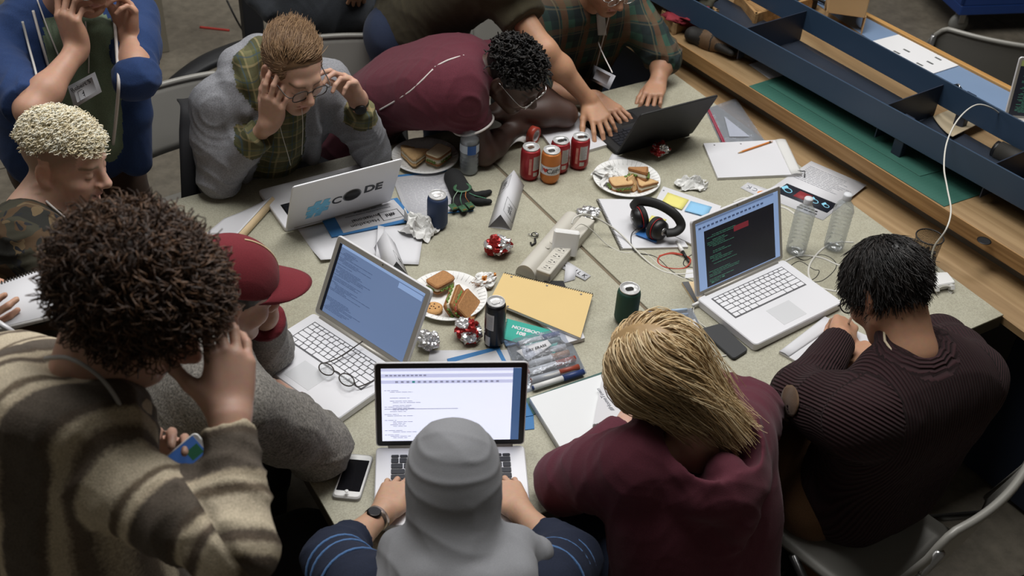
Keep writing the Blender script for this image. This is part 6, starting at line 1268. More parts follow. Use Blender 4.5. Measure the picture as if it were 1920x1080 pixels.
sleeve(g, shR, elR, wrR, (.085, .072), 0, .55); sleeve(g, shR * .47 + elR * .53, elR * .62 + shR * .38, wrR, (.074, .075), 1, .95, k=.004); sleeve(g, shL, elL, wrL, (.078, .066), 0, .75)
cloth('camouflage_shirt', g, [mat('camouflage', (60, 56, 42), .9, fn=f_camo), fabric('pale_cuff', (150, 156, 170), 300)], P, .007, .0065, 61, [(shR, .16, 1.2), (shL, .12, 1)])
skin_obj(f, P, (220, 178, 156), H, [g], h=.0034, brow=(.30, .22, .14), stub=((.27, .19, .13), .75)); legs(P, [(-.52, 1.13, .52), (-.5, .96, .52)], [(-.16, 1.2, .5), (-.14, .98, .5)], [(-.2, 1.2, .09), (-.18, .98, .09)], mat('camouflage', (60, 56, 42)), toe=(1, 0, 0))
hbl = hair_mats('bleached_hair', [(240, 230, 204), (226, 213, 178), (246, 240, 224)], .5); cf = cap_field(H, [((0, .07, .07), (0, .8, -.5)), ((0, 0, .055), (0, .1, -1))], .008); haircap('hair', cf, hbl[1], P, amp=.005, sc=4)
p, nn = scalp(H, 1650, 12, lambda x, y, z: (z > .06 - .02 * (y < -.03)) & (y < .085)); st = grow(H, p, nn, lambda Q, t: np.stack([Q[:, 0] * 4, Q[:, 1] * 2 + .5, .2 + 0 * Q[:, 0]], 1), .06, 11, .05, curl=1.9, cf=1.35, out=.7, seed=3); strands('hair_curls', None, st, .0015, .7, hbl, P, np.random.default_rng(2).integers(0, 3, len(st)))
lanyard(P, [Vector(nb) + Vector(-X_ * .07 + H.Z * .0 + np.array([-.02, 0, .09]))] + [onback(x, y, 2.2, 3.3, g) - Vector(ray(x, y)) * .004 for x, y in ((66, 352), (88, 378), (118, 405), (150, 432), (172, 452), (200, 470))], M_pip, .003); lanyard(P, [onback(x, y, 2.2, 3.4, g) - Vector(ray(x, y)) * .004 for x, y in ((145, 390), (165, 415), (190, 440), (204, 462))], M_pip, .003)
# ================= man in blue hooded jacket, far left
P = person('person standing in blue zip hoodie adjusting glasses, badge on a lanyard', (-.14, 1.95, 0))
H = Frame((-.07, 1.69, 1.535), (.24, -.86, -.34), (.08, -.36, .9), 1.06); nb = A3((-.11, 1.83, 1.36)); shR, shL = A3((-.33, 1.80, 1.28)), A3((.09, 1.86, 1.28)); elR, elL = A3(dp(58, 208, 3.0)), A3(dp(256, 148, 3.22)); wrR, wrL = A3(dp(146, 92, 3.10)), A3(dp(241, 62, 3.28))
f = Field(); head_prims(f, H); f.cap(H(0, -.02, -.06), nb, .057, .062, .03); f.cap(shR, shL, .04, None, .03); f.cap(nb, (-.14, 1.9, 1.0), .06); arm_skin(f, shR, elR, wrR, 1.0, 0); arm_skin(f, shL, elL, wrL, 1.0, 0)
hand(f, wrR, dp(118, 8, 3.03) - Vector(wrR), H.c - wrR + H.d(0, .05, -.03), 1, ((.5, .7, .4), (.7, .8, .5), (.8, .9, .5), (.9, .9, .5)), .1, .5, .4, 1.05); hand(f, wrL, dp(238, -18, 3.2) - Vector(wrL), H.c - wrL + H.d(0, .05, 0), -1, ((.5, .7, .4), (.6, .8, .5), (.75, .9, .5), (.85, .9, .5)), .1, .5, .4, 1.05)
g = Field(); torso(g, [(nb + (0, .01, -.03), .13, .06), ((-.12, 1.86, 1.27), .225, .09), ((-.13, 1.88, 1.12), .22, .12), ((-.15, 1.89, .96), .2, .13), ((-.16, 1.89, .88), .2, .13)], (1, .14, 0)); sleeve(g, shR, elR, wrR, (.076, .066, .066), 0, .93); sleeve(g, shL, elL, wrL, (.074, .056, .054), 0, 1.12)
g.chain([(-.05, 1.745, 1.31), (-.065, 1.755, 1.15), (-.09, 1.765, .95)], [.05, .06, .06], .02, 1); g.chain([(-.15, 1.74, 1.31), (-.16, 1.75, 1.15), (-.17, 1.76, .95)], [.05, .06, .06], .02, 1)
g.chain([(-.23, 1.76, 1.33), (-.25, 1.725, 1.2), (-.255, 1.735, 1.02), (-.25, 1.75, .86)], [.04, .045, .05, .05], .02, 0); g.chain([(.03, 1.78, 1.33), (.035, 1.745, 1.2), (.02, 1.755, 1.02), (.0, 1.77, .84)], [.04, .045, .05, .05], .02, 0)
g.chain([(-.25, 1.80, 1.35), (-.18, 1.90, 1.40), (-.08, 1.93, 1.40), (.02, 1.88, 1.37), (.05, 1.80, 1.33)], [.04, .055, .06, .055, .04], .02, 0)
M_bh = fabric('blue_fleece', (30, 55, 100), 380); M_gt = fabric('sage_jersey', (108, 124, 102), 400)
cloth('hoodie', g, [M_bh, M_gt], P, .0073, .0065, 71, [(elR, .14, 1.6), (elL, .13, 1.6), (shR, .14, 1)]); skin_obj(f, P, (196, 150, 126), H, [g])
M_br = fabric('brown_twill', (66, 46, 32), 420); legs(P, [(-.25, 1.9, .82), (-.06, 1.92, .82)], [(-.27, 1.86, .46), (-.02, 1.88, .46)], [(-.28, 1.95, .09), (0, 1.95, .09)], M_br, r=(.1, .085, .07)); legs_hip = None
cf = cap_field(H, [((0, .06, .06), (0, .7, -.7)), ((0, -.02, -.02), (0, .25, -1))], .006); haircap('hair', cf, hm[1], P)
M_nav = fabric('navy_cotton', (28, 34, 54), 300); cf = cap_field(H, [((0, 0, .04), (0, -.1, -1))], .011); haircap('cap', cf, M_nav, P, amp=.0005); wobj(MB().sheet(lambda u, v: Vector(H((u - .5) * .15 * (1 - .35 * v * v),  .085 + .055 * v * math.sqrt(max(0, 1 - (2 * u - 1) ** 2 * .75)), .045 - .012 * v - .05 * (u - .5) ** 2)), 14, 6, .004), 'cap_brim', M_nav, P)
glasses_at('', Vector(H(-.032, .1, -.003)), Vector(H(.032, .1, -.003)), Vector(H.Z), None, [Vector(H(-.072, .08, .003)), Vector(H(-.08, -.01, .012))], [Vector(H(.072, .08, .003)), Vector(H(.08, -.01, .012))], .021, M_chrome, P)
ob = lambda x, y, o=.009: onback(x, y, 2.8, 3.7, g) - Vector(ray(x, y)) * o
M_str = mat('drawstring_white', (190, 188, 184), .8); lanyard(P, [ob(42, 40, .02), ob(55, 90, .02), ob(68, 140, .02), ob(75, 185, .035), ob(72, 220, .05)], M_str, .0034); lanyard(P, [ob(62, 20), ob(78, 80), ob(92, 130)], M_pip, .004); lanyard(P, [ob(214, 30), ob(219, 100), ob(222, 170), ob(212, 270)], M_pip, .005); lanyard(P, [ob(70, 0), ob(92, 60), ob(112, 110)], M_pip, .0022); lanyard(P, [ob(160, 40), ob(166, 100), ob(166, 137)], M_pip, .0022)
c0 = [ob(127, 162, .02), ob(178, 135, .02), ob(191, 172, .06), ob(139, 203, .06)]; wobj(MB().sheet(lambda u, v: bil(c0, u, v), 1, 1, .002), 'badge', M_paper, P); F = fr((c0[0] + c0[1] + c0[2] + c0[3]) / 4, c0[1] - c0[0], c0[0] - c0[3])
iv = winv(P); text('badge_print', 'Robert S', .017, M_ink, P, iv @ F @ Matrix.Translation((-.004, .014, .0014))); text('badge_print', '#hi', .027, M_ink, P, iv @ F @ Matrix.Translation((.006, -.009, .0014)), bold=.0003); mb = MB()
for x0, x1, y0, y1 in ((-.02, .034, .0035, .0045), (-.028, .026, -.0225, -.0215)): mb.box(x0, x1, y0, y1, .001, .0014, M=F)
for a, b in (((-.02, .004), (-.028, -.022)), ((.034, .004), (.026, -.022))): mb.tube([F @ Vector((a[0], a[1], .0012)), F @ Vector((b[0], b[1], .0012))], .0005, 4)
wobj(mb, 'badge_frame', M_ink, P)
# ================= man in maroon cap
P = person('person in maroon cap and grey wool sweater, cheek on fist', (-.3, .5, 0))
H = Frame(dp(432, 545, 2.58), (.92, -.10, -.36), (.36, -.03, .92), 1.06); nb = A3(dp(378, 678, 2.52)); shR, shL = A3(dp(455, 762, 2.45)), A3((-.13, .80, 1.03)); elR, elL = A3(at(598, 838, .80)), A3(at(492, 652, .80)); wrR, wrL = A3(at(540, 752, .805)), A3(dp(497, 592, 2.74))
f = Field(); head_prims(f, H); f.cap(H(0, -.02, -.06), nb, .056, .062, .03); f.cap(shR, shL, .04, None, .03); f.cap(nb, (-.35, .47, .8), .06); arm_skin(f, shR, elR, wrR, 1, 2); arm_skin(f, shL, elL, wrL, 1, 2)
hand(f, wrR, at(492, 722, .79) - Vector(wrR), (0, 0, -1), 1, (.3, .3, .3, .3)); hand(f, wrL, dp(486, 525, 2.70) - Vector(wrL), H.c - wrL, -1, ((1.2, 1.4, .8), (1.2, 1.4, .8), (1.2, 1.4, .8), (1.2, 1.4, .8)), .05, .4, .5)
g = Field(); X_ = nrm(shR - shL); torso(g, [(nb + (-.02, 0, -.03), .13, .065), ((shR + shL) / 2 + (-.03, 0, 0), .225, .095), ((-.26, .55, .90), .22, .12), ((-.36, .5, .74), .2, .13), ((-.40, .48, .58), .2, .14)], X_)
for s, e, w in ((shR, elR, wrR), (shL, elL, wrL)): sleeve(g, s, e, w, (.085, .072, .05), 0, 1.86); q0, q1 = e * .2 + w * .8, e * .12 + w * .88; g.cap(q0, q1, .051, .051, .004, 1, 0, 1)
M_wool = fabric('grey_wool', (124, 120, 114), 190, (.45, 1.35), .6); M_mcuff = fabric('maroon_rib', (110, 30, 40), 300)
cloth('sweater', g, [M_wool, M_mcuff], P, .0071, .006, 81, [(elR, .14, 1.4), (elL, .12, 1.3), (shR, .14, 1)]); skin_obj(f, P, (206, 164, 144), H, [g], h=.0034, stub=((.07, .045, .03), .85))
legs(P, [(-.42, .58, .52), (-.42, .40, .52)], [(-.04, .62, .52), (-.02, .36, .52)], [(-.06, .62, .09), (-.04, .36, .09)], MATS['black_trousers'], toe=(1, 0, 0))
hd_ = hair_mats('dark_brown_hair', [(44, 31, 24), (32, 23, 19), (58, 42, 31)], .5)
cf = cap_field(H, [((0, .055, .0), (0, 1, -.3)), ((0, 0, -.045), (0, .1, -1)), ((0, 0, .05), (0, 0, 1))], .004); haircap('hair', cf, hd_[1], P, amp=.003, sc=4)
M_cap = fabric('maroon_twill', (112, 30, 40), 420, (.85, 1.12)); cf = cap_field(H, [((0, 0, .034), (0, -.12, -1))], .013, c=(0, -.012, .036)); haircap('cap', cf, M_cap, P, amp=.0008)
cf = cap_field(H, [((0, 0, .030), (0, -.12, -1)), ((0, -.055, 0), (0, 1, .1)), ((0, 0, .088), (0, .4, 1))], .0145, c=(0, -.012, .036)); haircap('cap_mesh_back', cf, fabric('cream_mesh', (196, 184, 160), 700, (.6, 1.1)), P, amp=.0005)
wobj(MB().sheet(lambda u, v: Vector(H((u - .5) * .178 * (1 - .14 * v), .022 + .058 * math.sqrt(max(0, 1 - (2 * u - 1) ** 2 * .97)) + (.092 * v) * math.sqrt(max(0, 1 - (2 * u - 1) ** 2 * .82)), .052 - .004 * v - .09 * (u - .5) ** 2)), 18, 8, .005), 'cap_brim', M_cap, P)
wobj(MB().tube([Vector(H(.0, -.012 + .1075 * math.cos(a), .036 + .0965 * math.sin(a))) for a in [.2 + 1.3 * k / 12 for k in range(13)]], .0022, 5), 'cap_piping', M_cream, P)
# ================= curly-haired man in striped poncho
P = person('person in striped woollen poncho looking at a phone, hand at forehead', (-.5, 0, 0))
H = Frame(dp(262, 570, 1.76), img(.78, .55, .18), img(.40, -.72, -.5), 1.06); nb = A3(dp(160, 752, 1.80)); shR, shL = A3(dp(185, 885, 1.74)), A3(dp(20, 735, 2.0)); elR, elL = A3(dp(448, 1035, 1.66)), A3(dp(200, 990, 2.0)); wrR, wrL = A3(dp(430, 778, 1.75)), A3(dp(312, 905, 2.02))
f = Field(); head_prims(f, H); f.cap(H(0, -.03, -.05), nb, .062, .07, .03); f.cap(shR, shL, .04, None, .03); f.cap(nb, nb + (0, 0, -.4), .06); arm_skin(f, shR, elR, wrR, 1, 2); arm_skin(f, shL, elL, wrL, 1, 2)
hand(f, wrR, img(-.02, -1, .12), img(-.6, .0, .8), 1, ((.35, .45, .3), (.35, .45, .3), (.4, .5, .3), (.45, .5, .3)), .06, .85, .2, 1.05)
hand(f, wrL, dp(326, 838, 1.985) - Vector(wrL), img(.35, -.2, -.9), -1, ((.5, .5, .4), (.6, .6, .5), (.65, .6, .5), (.7, .6, .5)), .06, .7, .4)
g = Field(); X_ = nrm(shR - shL); m_ = (shR + shL) / 2
torso(g, [(nb + (-.0, 0, -.02), .12, .07), (m_ + (-.0, 0, .02), .21, .09), (m_ + (-.03, .02, -.12), .235, .125), (m_ + (-.03, .04, -.32), .25, .145), (m_ + (-.02, .06, -.56), .26, .155)], X_)
sleeve(g, shR, elR, wrR, (.08, .056, .043), 0, 1.9, k=.03); sleeve(g, shL, elL, wrL, (.10, .08, .055), 0, 1.85, k=.06)
hc_ = nb + (-.03, 0, -.0); U_ = nrm(np.array([.25, .0, 1])); B_ = nrm(np.cross(U_, X_))
hood = [hc_ + X_ * .1 * math.cos(a) - B_ * .085 * math.sin(a) * (1 if np.dot(B_, H.Y) > 0 else -1) + U_ * (.005 + .02 * math.sin(a)) for a in [PI * (-.25 + 1.5 * k / 10) for k in range(11)]]
g.chain(hood, [.045, .05, .055, .06, .064, .066, .064, .06, .055, .05, .045], .025, 0); g.ell(m_ - B_ * .12 * (1 if np.dot(B_, H.Y) > 0 else -1) + (0, 0, .02), (.13, .06, .11), X_, B_, .04, 0)
po = [(0, (92, 80, 68)), (.03, (96, 84, 72)), (.07, (198, 184, 158)), (.13, (196, 182, 158)), (.17, (108, 94, 80)), (.22, (106, 94, 82)), (.26, (214, 200, 174)), (.50, (206, 192, 168)), (.54, (116, 102, 84)), (.58, (114, 100, 84)), (.62, (210, 196, 170)), (.68, (206, 190, 164)), (.72, (100, 90, 80)), (.97, (94, 85, 75)), (1, (92, 80, 68))]
M_pon = mat('striped_wool', (150, 140, 120), .95, fn=f_stripes(po, 'stripe', 1 / .205))
Vv, F_ = g.polygonise(.007); Vv = relax(Vv, F_, 2, .5); mm_, u_, v_, l_ = params(g, Vv); Nn = vnormals(Vv, F_); V2 = relax(folds(Vv, Nn, u_, v_, l_, .0075, 91, [(elR, .16, 1.4), (wrR, .12, 1.0), (shR, .2, .8)], .25, .8), F_, 1, .25)
sR = A3(shR); ax2 = nrm(wrR - elR); dX = nrm(X_ * .9 + nrm(elR - shR) * .25 + np.array([0, 0, -.25])); qe = Vv - elR; bis = nrm(ax2 + nrm(elR - shR))
st1 = (Vv - sR) @ dX; st2 = float((elR - sR) @ dX) + qe @ ax2 - .03; sw = np.minimum(qe @ bis, .125 - np.linalg.norm(np.cross(qe, ax2), axis=1)); V2 = V2 - Nn * (.006 * np.exp(-(sw / .008) ** 2))[:, None]
me = mkmesh('poncho', V2, F_, [M_pon], None, {'stripe': ('FLOAT_VECTOR', np.stack([st1, st2, sw], 1)), 'body': ('FLOAT_VECTOR', Vv)}, P.location); link('poncho', me, P)
skin_obj(f, P, (198, 156, 136), H, [g]); legs(P, [m_ + (-.02, .14, -.62), m_ + (-.02, -.05, -.62)], [m_ + (.02, .14, -1.02), m_ + (.02, -.05, -1.02)], [m_ + (-.02, .15, -1.36), m_ + (-.02, -.06, -1.36)], MATS['black_trousers'], r=(.1, .08, .06), toe=(1, 0, 0))
hcu = hair_mats('curly_brown_hair', [(74, 53, 39), (56, 40, 30), (98, 71, 50)], .5); cf = cap_field(H, [((0, .075, .03), (0, .9, -.45)), ((0, -.02, -.055), (0, .3, -1))], .03); haircap('hair', cf, hcu[1], P, amp=.012, sc=2.5, h=.006)
p, nn = scalp(H, 2300, 15, lambda x, y, z: (z > -.05 + np.maximum(y + .02, 0) * 1.15) & (y < .088), r=(.094, .112, .10)); st = grow(H, p, nn, lambda Q, t: np.stack([Q[:, 0] * 3, Q[:, 1] * 3 + .1, Q[:, 2] * 2 - .25], 1), .125, 13, -.03, curl=2.1, cf=1.15, out=1.0, seed=3, r=(.094, .112, .10)); strands('hair_curls', None, st, .0017, .6, hcu, P, np.random.default_rng(2).integers(0, 3, len(st)))
wobj(MB().tube(bez([dp(85, 672, 1.74), dp(130, 672, 1.69), dp(185, 705, 1.68), dp(222, 755, 1.70), dp(228, 790, 1.73)], 8), .0035, 6), 'neck_cord', mat('cord_grey', (160, 158, 156), .7), P)
Q = [dp(370, 805, 1.92), dp(386, 848, 1.92), dp(338, 899, 1.91), dp(307, 858, 1.91)]; t = thing('phone', 'white phone with blue and green screen held by the person in striped poncho', 'phone', tuple(sum(Q, Vector()) / 4)); Fm = fr(sum(Q, Vector()) / 4, (Q[3] - Q[0]), (Q[1] - Q[0])); Lx, Ly = (Q[3] - Q[0]).length / 2, (Q[1] - Q[0]).length / 2; Fi = winv(t) @ Fm
MB().prism(rrect(-Lx, Lx, -Ly, Ly, .008), -.004, .004, 0, .0015, Fi).obj('body', M_white, t); sc = MB().box(-Lx * .78, Lx * .86, -Ly * .88, Ly * .88, .004, .0046, M=Fi).obj('screen', screenmat('phone_blue', (58, 92, 150), .35), t); MB().box(-Lx * .7, -Lx * .05, -Ly * .2, Ly * .7, .0046, .005, M=Fi).obj('screen_panel', screenmat('phone_green', (40, 84, 62), .3), sc)
# ================= woman in grey headscarf
P = person('person in grey headscarf and navy striped top, seen from behind', (.02, -.3, 0)); rt = nrm(np.array([.896, -.444, 0])); fw = nrm(np.array([.444, .896, 0]))
H = Frame(dp(850, 905, 2.30), fw * .8 + (0, 0, -.55), fw * .5 + (0, 0, .85), 1.06); nb = H.c - fw * .13 + A3((0, 0, -.13)); shL, shR = nb - rt * .18 + (0, 0, -.06), nb + rt * .18 + (0, 0, -.06); elL, elR = A3(at(622, 1050, .83)), A3(at(1068, 1050, .83)); wrL, wrR = A3(at(722, 958, .79)), A3(at(972, 955, .79))
f = Field(); head_prims(f, H); f.cap(H(0, -.02, -.06), nb, .052, .06, .03); f.cap(shR, shL, .04, None, .03); f.cap(nb, nb - fw * .1 + (0, 0, -.35), .06); arm_skin(f, shR, elR, wrR, .92, 1); arm_skin(f, shL, elL, wrL, .92, 1)
hand(f, wrL, at(760, 880, .785) - Vector(wrL), (0, 0, -1), -1, (.4, .45, .45, .4), .1, .5, .2, .93); hand(f, wrR, at(935, 885, .785) - Vector(wrR), (0, 0, -1), 1, (.4, .45, .45, .4), .1, .5, .2, .93)
g = Field(); torso(g, [(nb + (0, 0, -.05), .12, .05), (nb - fw * .02 + (0, 0, -.09), .20, .075), (nb - fw * .06 + (0, 0, -.2), .2, .11), (nb - fw * .1 + (0, 0, -.38), .185, .12), (nb - fw * .1 + (0, 0, -.5), .2, .13)], rt); sleeve(g, shL, elL, wrL, (.075, .06, .052), 0, 1.45); sleeve(g, shR, elR, wrR, (.075, .06, .05), 0, 1.5)
M_nst = mat('navy_knit', (24, 32, 52), .9, fn=f_fab(320, (.8, 1.2), .3)); M_bst = fabric('blue_stripe_yarn', (76, 112, 160), 300); cloth('top', g, [M_nst], P, .0071, .006, 101, [(elL, .12, 1), (elR, .12, 1), (shL, .1, .6)])
for s, e, w in ((shL, elL, wrL), (shR, elR, wrR)):
    for t_, rr_ in ((.30, .0795), (.62, .0745), (.80, .072)): cring(P, s, e, t_, rr_, M_bst, 'sleeve_stripe', .0032)
for dz_ in (-.16, -.185, -.26):
    c = nb - fw * (.05) + A3((0, 0, dz_)); hw = .2; wobj(MB().tube([Vector(c + rt * (hw * 1.06 * math.cos(a)) - fw * (.122 * math.sin(a))) for a in [PI * k / 20 for k in range(21)]], .003, 6), 'back_stripe', M_bst, P)
skin_obj(f, P, (200, 158, 130), H, [g]); legs(P, [nb - fw * .08 - rt * .09 + (0, 0, -.52), nb - fw * .08 + rt * .09 + (0, 0, -.52)], [nb + fw * .32 - rt * .1 + (0, 0, -.53), nb + fw * .32 + rt * .1 + (0, 0, -.53)], [nb + fw * .3 - rt * .1 + (0, 0, -.95), nb + fw * .3 + rt * .1 + (0, 0, -.95)], MATS['black_trousers'], toe=tuple(fw))
s_ = Field(); s_.ell(H(0, -.012, .035), [.089 * H.s, .108 * H.s, .094 * H.s], H.d(1, 0, 0), H.d(0, 1, 0), .02); s_.ell(H(0, .02, -.035), [.082 * H.s, .085 * H.s, .095 * H.s], H.d(1, 0, 0), H.d(0, 1, 0), .03)
s_.chain([H(0, -.03, -.03), nb + (0, 0, .01), nb - fw * .03 + (0, 0, -.05)], [.088, .088, .09], .05); torso(s_, [(nb + fw * .02 + (0, 0, -.02), .145, .08), (nb - fw * .04 + (0, 0, -.07), .165, .075)], rt, k=.05); s_.chain([nb + rt * .08 + fw * .05 + (0, 0, .02), nb + rt * .175 + fw * .05 + (0, 0, -.0)], [.05, .035], .03)
s_.chain([nb - rt * .12 + fw * .06 + (0, 0, .03), nb - rt * .06 - fw * .05 + (0, 0, .05), nb + rt * .03 - fw * .075 + (0, 0, .045), nb + rt * .12 - fw * .05 + (0, 0, .05), nb + rt * .13 + fw * .05 + (0, 0, .04)], [.03, .035, .036, .038, .03], .03)
s_.ell(H(0, .085, -.025), [.055 * H.s, .05 * H.s, .075 * H.s], H.d(1, 0, 0), H.d(0, 1, 0), .02, 0, 1)
Vv, F_ = s_.polygonise(.0055); Vv = relax(Vv, F_, 2, .5); q = H.loc(Vv); Nn = vnormals(Vv, F_); hgt = q[:, 2] * 1.0 - q[:, 1] * .35; ph = hgt * 150 + 34 * q[:, 0] * np.clip(.2 + 6 * hgt, -1, 1.2) + 7.5 * wav(Vv, 6.5, 5) + 2.5 * wav(Vv, 16, 6); up_ = np.clip((hgt + .02) / .06, .25, 1) * np.clip((.125 - hgt) / .03, 0, 1)
d_ = .0046 * up_ * (.35 + .65 * (.5 + .5 * wav(Vv, 9, 8))) * ((1 - np.abs(np.sin(ph * .5))) ** 1.6 - .35) + .009 * (1 - up_) * crease(Vv, 14, 9); V2 = relax(Vv + Nn * d_[:, None], F_, 1, .3)
me = mkmesh('headscarf', V2, F_, [fabric('grey_scarf', (136, 137, 141), 500, (.92, 1.08), .1)], None, None, P.location); link('headscarf', me, P)
M_st = mat('watch_steel', (176, 160, 146), .3, .9); bracelet(P, wrL, elL, .0285, M_st, wd=.008, off=.034, face=.017, fm=mat('watch_dark', (40, 36, 34), .3, .6), toward=(-.3, -.2, 1)); bracelet(P, wrR, elR, .027, M_st, 'bracelet', .003, off=.03)
# ================= fair-haired woman in maroon hoodie
P = person('person in maroon hoodie leaning on the table, seen from behind', (.76, -.4, 0)); H = Frame(dp(1232, 700, 2.5), img(-.42, .52, .62), img(.12, -.72, -.62), 1.05); nb = A3(dp(1300, 820, 2.56)); shL, shR = A3(dp(1190, 868, 2.50)), A3(dp(1380, 822, 2.65)); elL, elR = A3(at(1062, 902, .805)), A3(at(1410, 768, .81)); wrL, wrR = A3(at(1175, 800, .81)), A3(at(1290, 700, .81))
f = Field(); head_prims(f, H); f.cap(H(0, -.02, -.06), nb, .053, .06, .03); f.cap(shR, shL, .04, None, .03); f.cap(nb, nb + (0, -.12, -.35), .06); arm_skin(f, shR, elR, wrR, 1, 2); arm_skin(f, shL, elL, wrL, 1, 2); hand(f, wrL, at(1210, 760, .80) - Vector(wrL), (0, 0, -1), -1, (.5, .5, .5, .5)); hand(f, wrR, at(1240, 700, .80) - Vector(wrR), (0, 0, -1), 1, (.4, .4, .4, .4))
X_ = nrm((shR - shL) * (1, 1, .3)); g = Field(); B_ = nrm(np.array([-X_[1], X_[0], 0])); B_ = B_ if B_[1] > 0 else -B_
torso(g, [(nb + (0, 0, -.03), .13, .065), ((shL + shR) / 2 + (0, 0, -.02), .20, .082), (nb - B_ * .06 + (0, 0, -.2), .21, .12), (nb - B_ * .11 + (0, 0, -.38), .195, .13), (nb - B_ * .13 + (0, 0, -.52), .21, .14)], X_)
sleeve(g, shL, elL, wrL, (.086, .072, .05), 0, 1.92); sleeve(g, shR, elR, wrR, (.086, .07, .05), 0, 1.9)
hd2 = [nb + X_ * .125 * math.cos(a) - B_ * (.135 * math.sin(a) + .0) + A3((0, 0, .035 - .02 * math.sin(a))) for a in [PI * (-.2 + 1.4 * k / 10) for k in range(11)]]; g.chain(hd2, [.02, .026, .03, .033, .034, .034, .034, .033, .03, .026, .02], .01); g.ell(nb - B_ * .075 + (0, 0, -.035), (.145, .135, .085), X_, B_, .03); g.ell(nb - B_ * .06 + (0, 0, .035), (.11, .105, .075), X_, B_, .012, 0, 1); g.chain([nb - B_ * .12 + (0, 0, .0), nb - B_ * .175 + X_ * .01 + (0, 0, -.09), nb - B_ * .20 + X_ * .01 + (0, 0, -.16)], [.05, .045, .016], .03)
M_mh = fabric('maroon_fleece', (84, 32, 46), 420, (.85, 1.12)); cloth('hoodie', g, [M_mh], P, .0071, .0055, 111, [(elL, .13, 1.3), (elR, .13, 1.2), (shL, .14, 1), (nb - B_ * .14 + (0, 0, -.1), .12, .8)], sc=.8); skin_obj(f, P, (208, 166, 146), H, [g])
legs(P, [nb - B_ * .12 - X_ * .09 + (0, 0, -.5), nb - B_ * .12 + X_ * .09 + (0, 0, -.5)], [nb + B_ * .3 - X_ * .1 + (0, 0, -.53), nb + B_ * .3 + X_ * .12 + (0, 0, -.53)], [nb + B_ * .27 - X_ * .1 + (0, 0, -.94), nb + B_ * .27 + X_ * .12 + (0, 0, -.94)], M_denim, toe=tuple(B_))
hb_ = hair_mats('fair_hair', [(196, 168, 124), (158, 130, 92), (220, 198, 158)], .4); cf = cap_field(H, [((0, .07, .05), (0, .9, -.4)), ((0, -.02, -.07), (0, .3, -1))], .006); haircap('hair', cf, hb_[1], P, amp=.002, sc=3)
sfl = g
def kp(Q):
    W = tow(H, Q)
    for _ in range(2):
        d = sfl.at(W); lo = d < .006
        if lo.any():
            e = .004; Wl = W[lo]; gr = np.stack([sfl.at(Wl + e * np.eye(3)[i]) - d[lo] for i in range(3)], 1); gr /= np.maximum(np.linalg.norm(gr, axis=1), 1e-6)[:, None]; W[lo] = Wl + gr * (.008 - d[lo])[:, None]
    return H.loc(W)
def flow_long(Q, t):
    s = np.sign(Q[:, 0] + .004); top = np.clip((Q[:, 2] - .03) / .06, 0, 1); return np.stack([s * (1.4 * top + .12), -.35 - .25 * (1 - top), -.55 - 1.2 * (1 - top)], 1)
p, nn = scalp(H, 3000, 22, lambda x, y, z: (z > -.035 + np.maximum(y, 0) * .9) & (y < .088)); st = grow(H, p, nn, flow_long, .27, 13, .09, out=.16, seed=7, keep=kp, grav=np.array([.22, -.10, -1.0]), gr=1.6, curl=.16, cf=.7)
strands('hair_strands', None, st, .0016, .35, hb_, P, np.random.default_rng(2).integers(0, 3, len(st)))
# ================= dark-haired man in ribbed maroon sweater
P = person('person in dark maroon ribbed sweater writing on a pad, seen from behind', (1.36, -.45, 0)); H = Frame(dp(1662, 545, 2.75), img(-.42, .26, .87), img(.05, -.87, -.48), 1.07); nb = A3(dp(1706, 662, 2.72)); shL, shR = A3(dp(1610, 790, 2.64)), A3(dp(1822, 708, 2.86)); elL, elR = A3(at(1504, 742, .80)), A3(at(1760, 640, .80)); wrL, wrR = A3(at(1578, 632, .80)), A3(at(1655, 668, .80))
f = Field(); head_prims(f, H); f.cap(H(0, -.025, -.06), nb, .057, .064, .03); f.cap(shR, shL, .04, None, .03); f.cap(nb, nb + (0, .01, -.35), .06); arm_skin(f, shR, elR, wrR, 1, 2); arm_skin(f, shL, elL, wrL, 1, 2)
tp = hand(f, wrL, at(1588, 598, .785) - Vector(wrL), img(-.5, .75, .3), -1, ((.6, .9, .5), (.7, 1.0, .6), (.85, 1.1, .6), (.95, 1.1, .6)), .05, .55, .5); hand(f, wrR, at(1600, 650, .77) - Vector(wrR), (0, 0, -1), 1, (.3, .3, .3, .3))
X_ = nrm((shR - shL) * (1, 1, .4)); B_ = nrm(np.array([-X_[1], X_[0], 0])); B_ = B_ if B_[1] > 0 else -B_; g = Field()
torso(g, [(nb + (0, 0, -.03), .12, .065), ((shL + shR) / 2, .22, .092), (nb - B_ * .03 + X_ * .025 + (0, 0, -.2), .21, .12), (nb + B_ * .0 + X_ * .055 + (0, 0, -.38), .195, .13), (nb + B_ * .02 + X_ * .06 + (0, 0, -.54), .195, .13)], X_); sleeve(g, shL, elL, wrL, (.09, .072, .05), 0, 1.93); sleeve(g, shR, elR, wrR, (.09, .07, .05), 0, 1.9)
cl_ = [nb + X_ * .078 * math.cos(a) - B_ * .07 * math.sin(a) + A3((0, 0, .02 - .01 * math.sin(a))) for a in [2 * PI * k / 14 for k in range(15)]]; g.chain(cl_, [.018] * 15, .008)
g.ell(A3(dp(1500, 754, 2.93)), (.058, .058, .05), (1, 0, 0), (0, 1, 0), .004, 1)
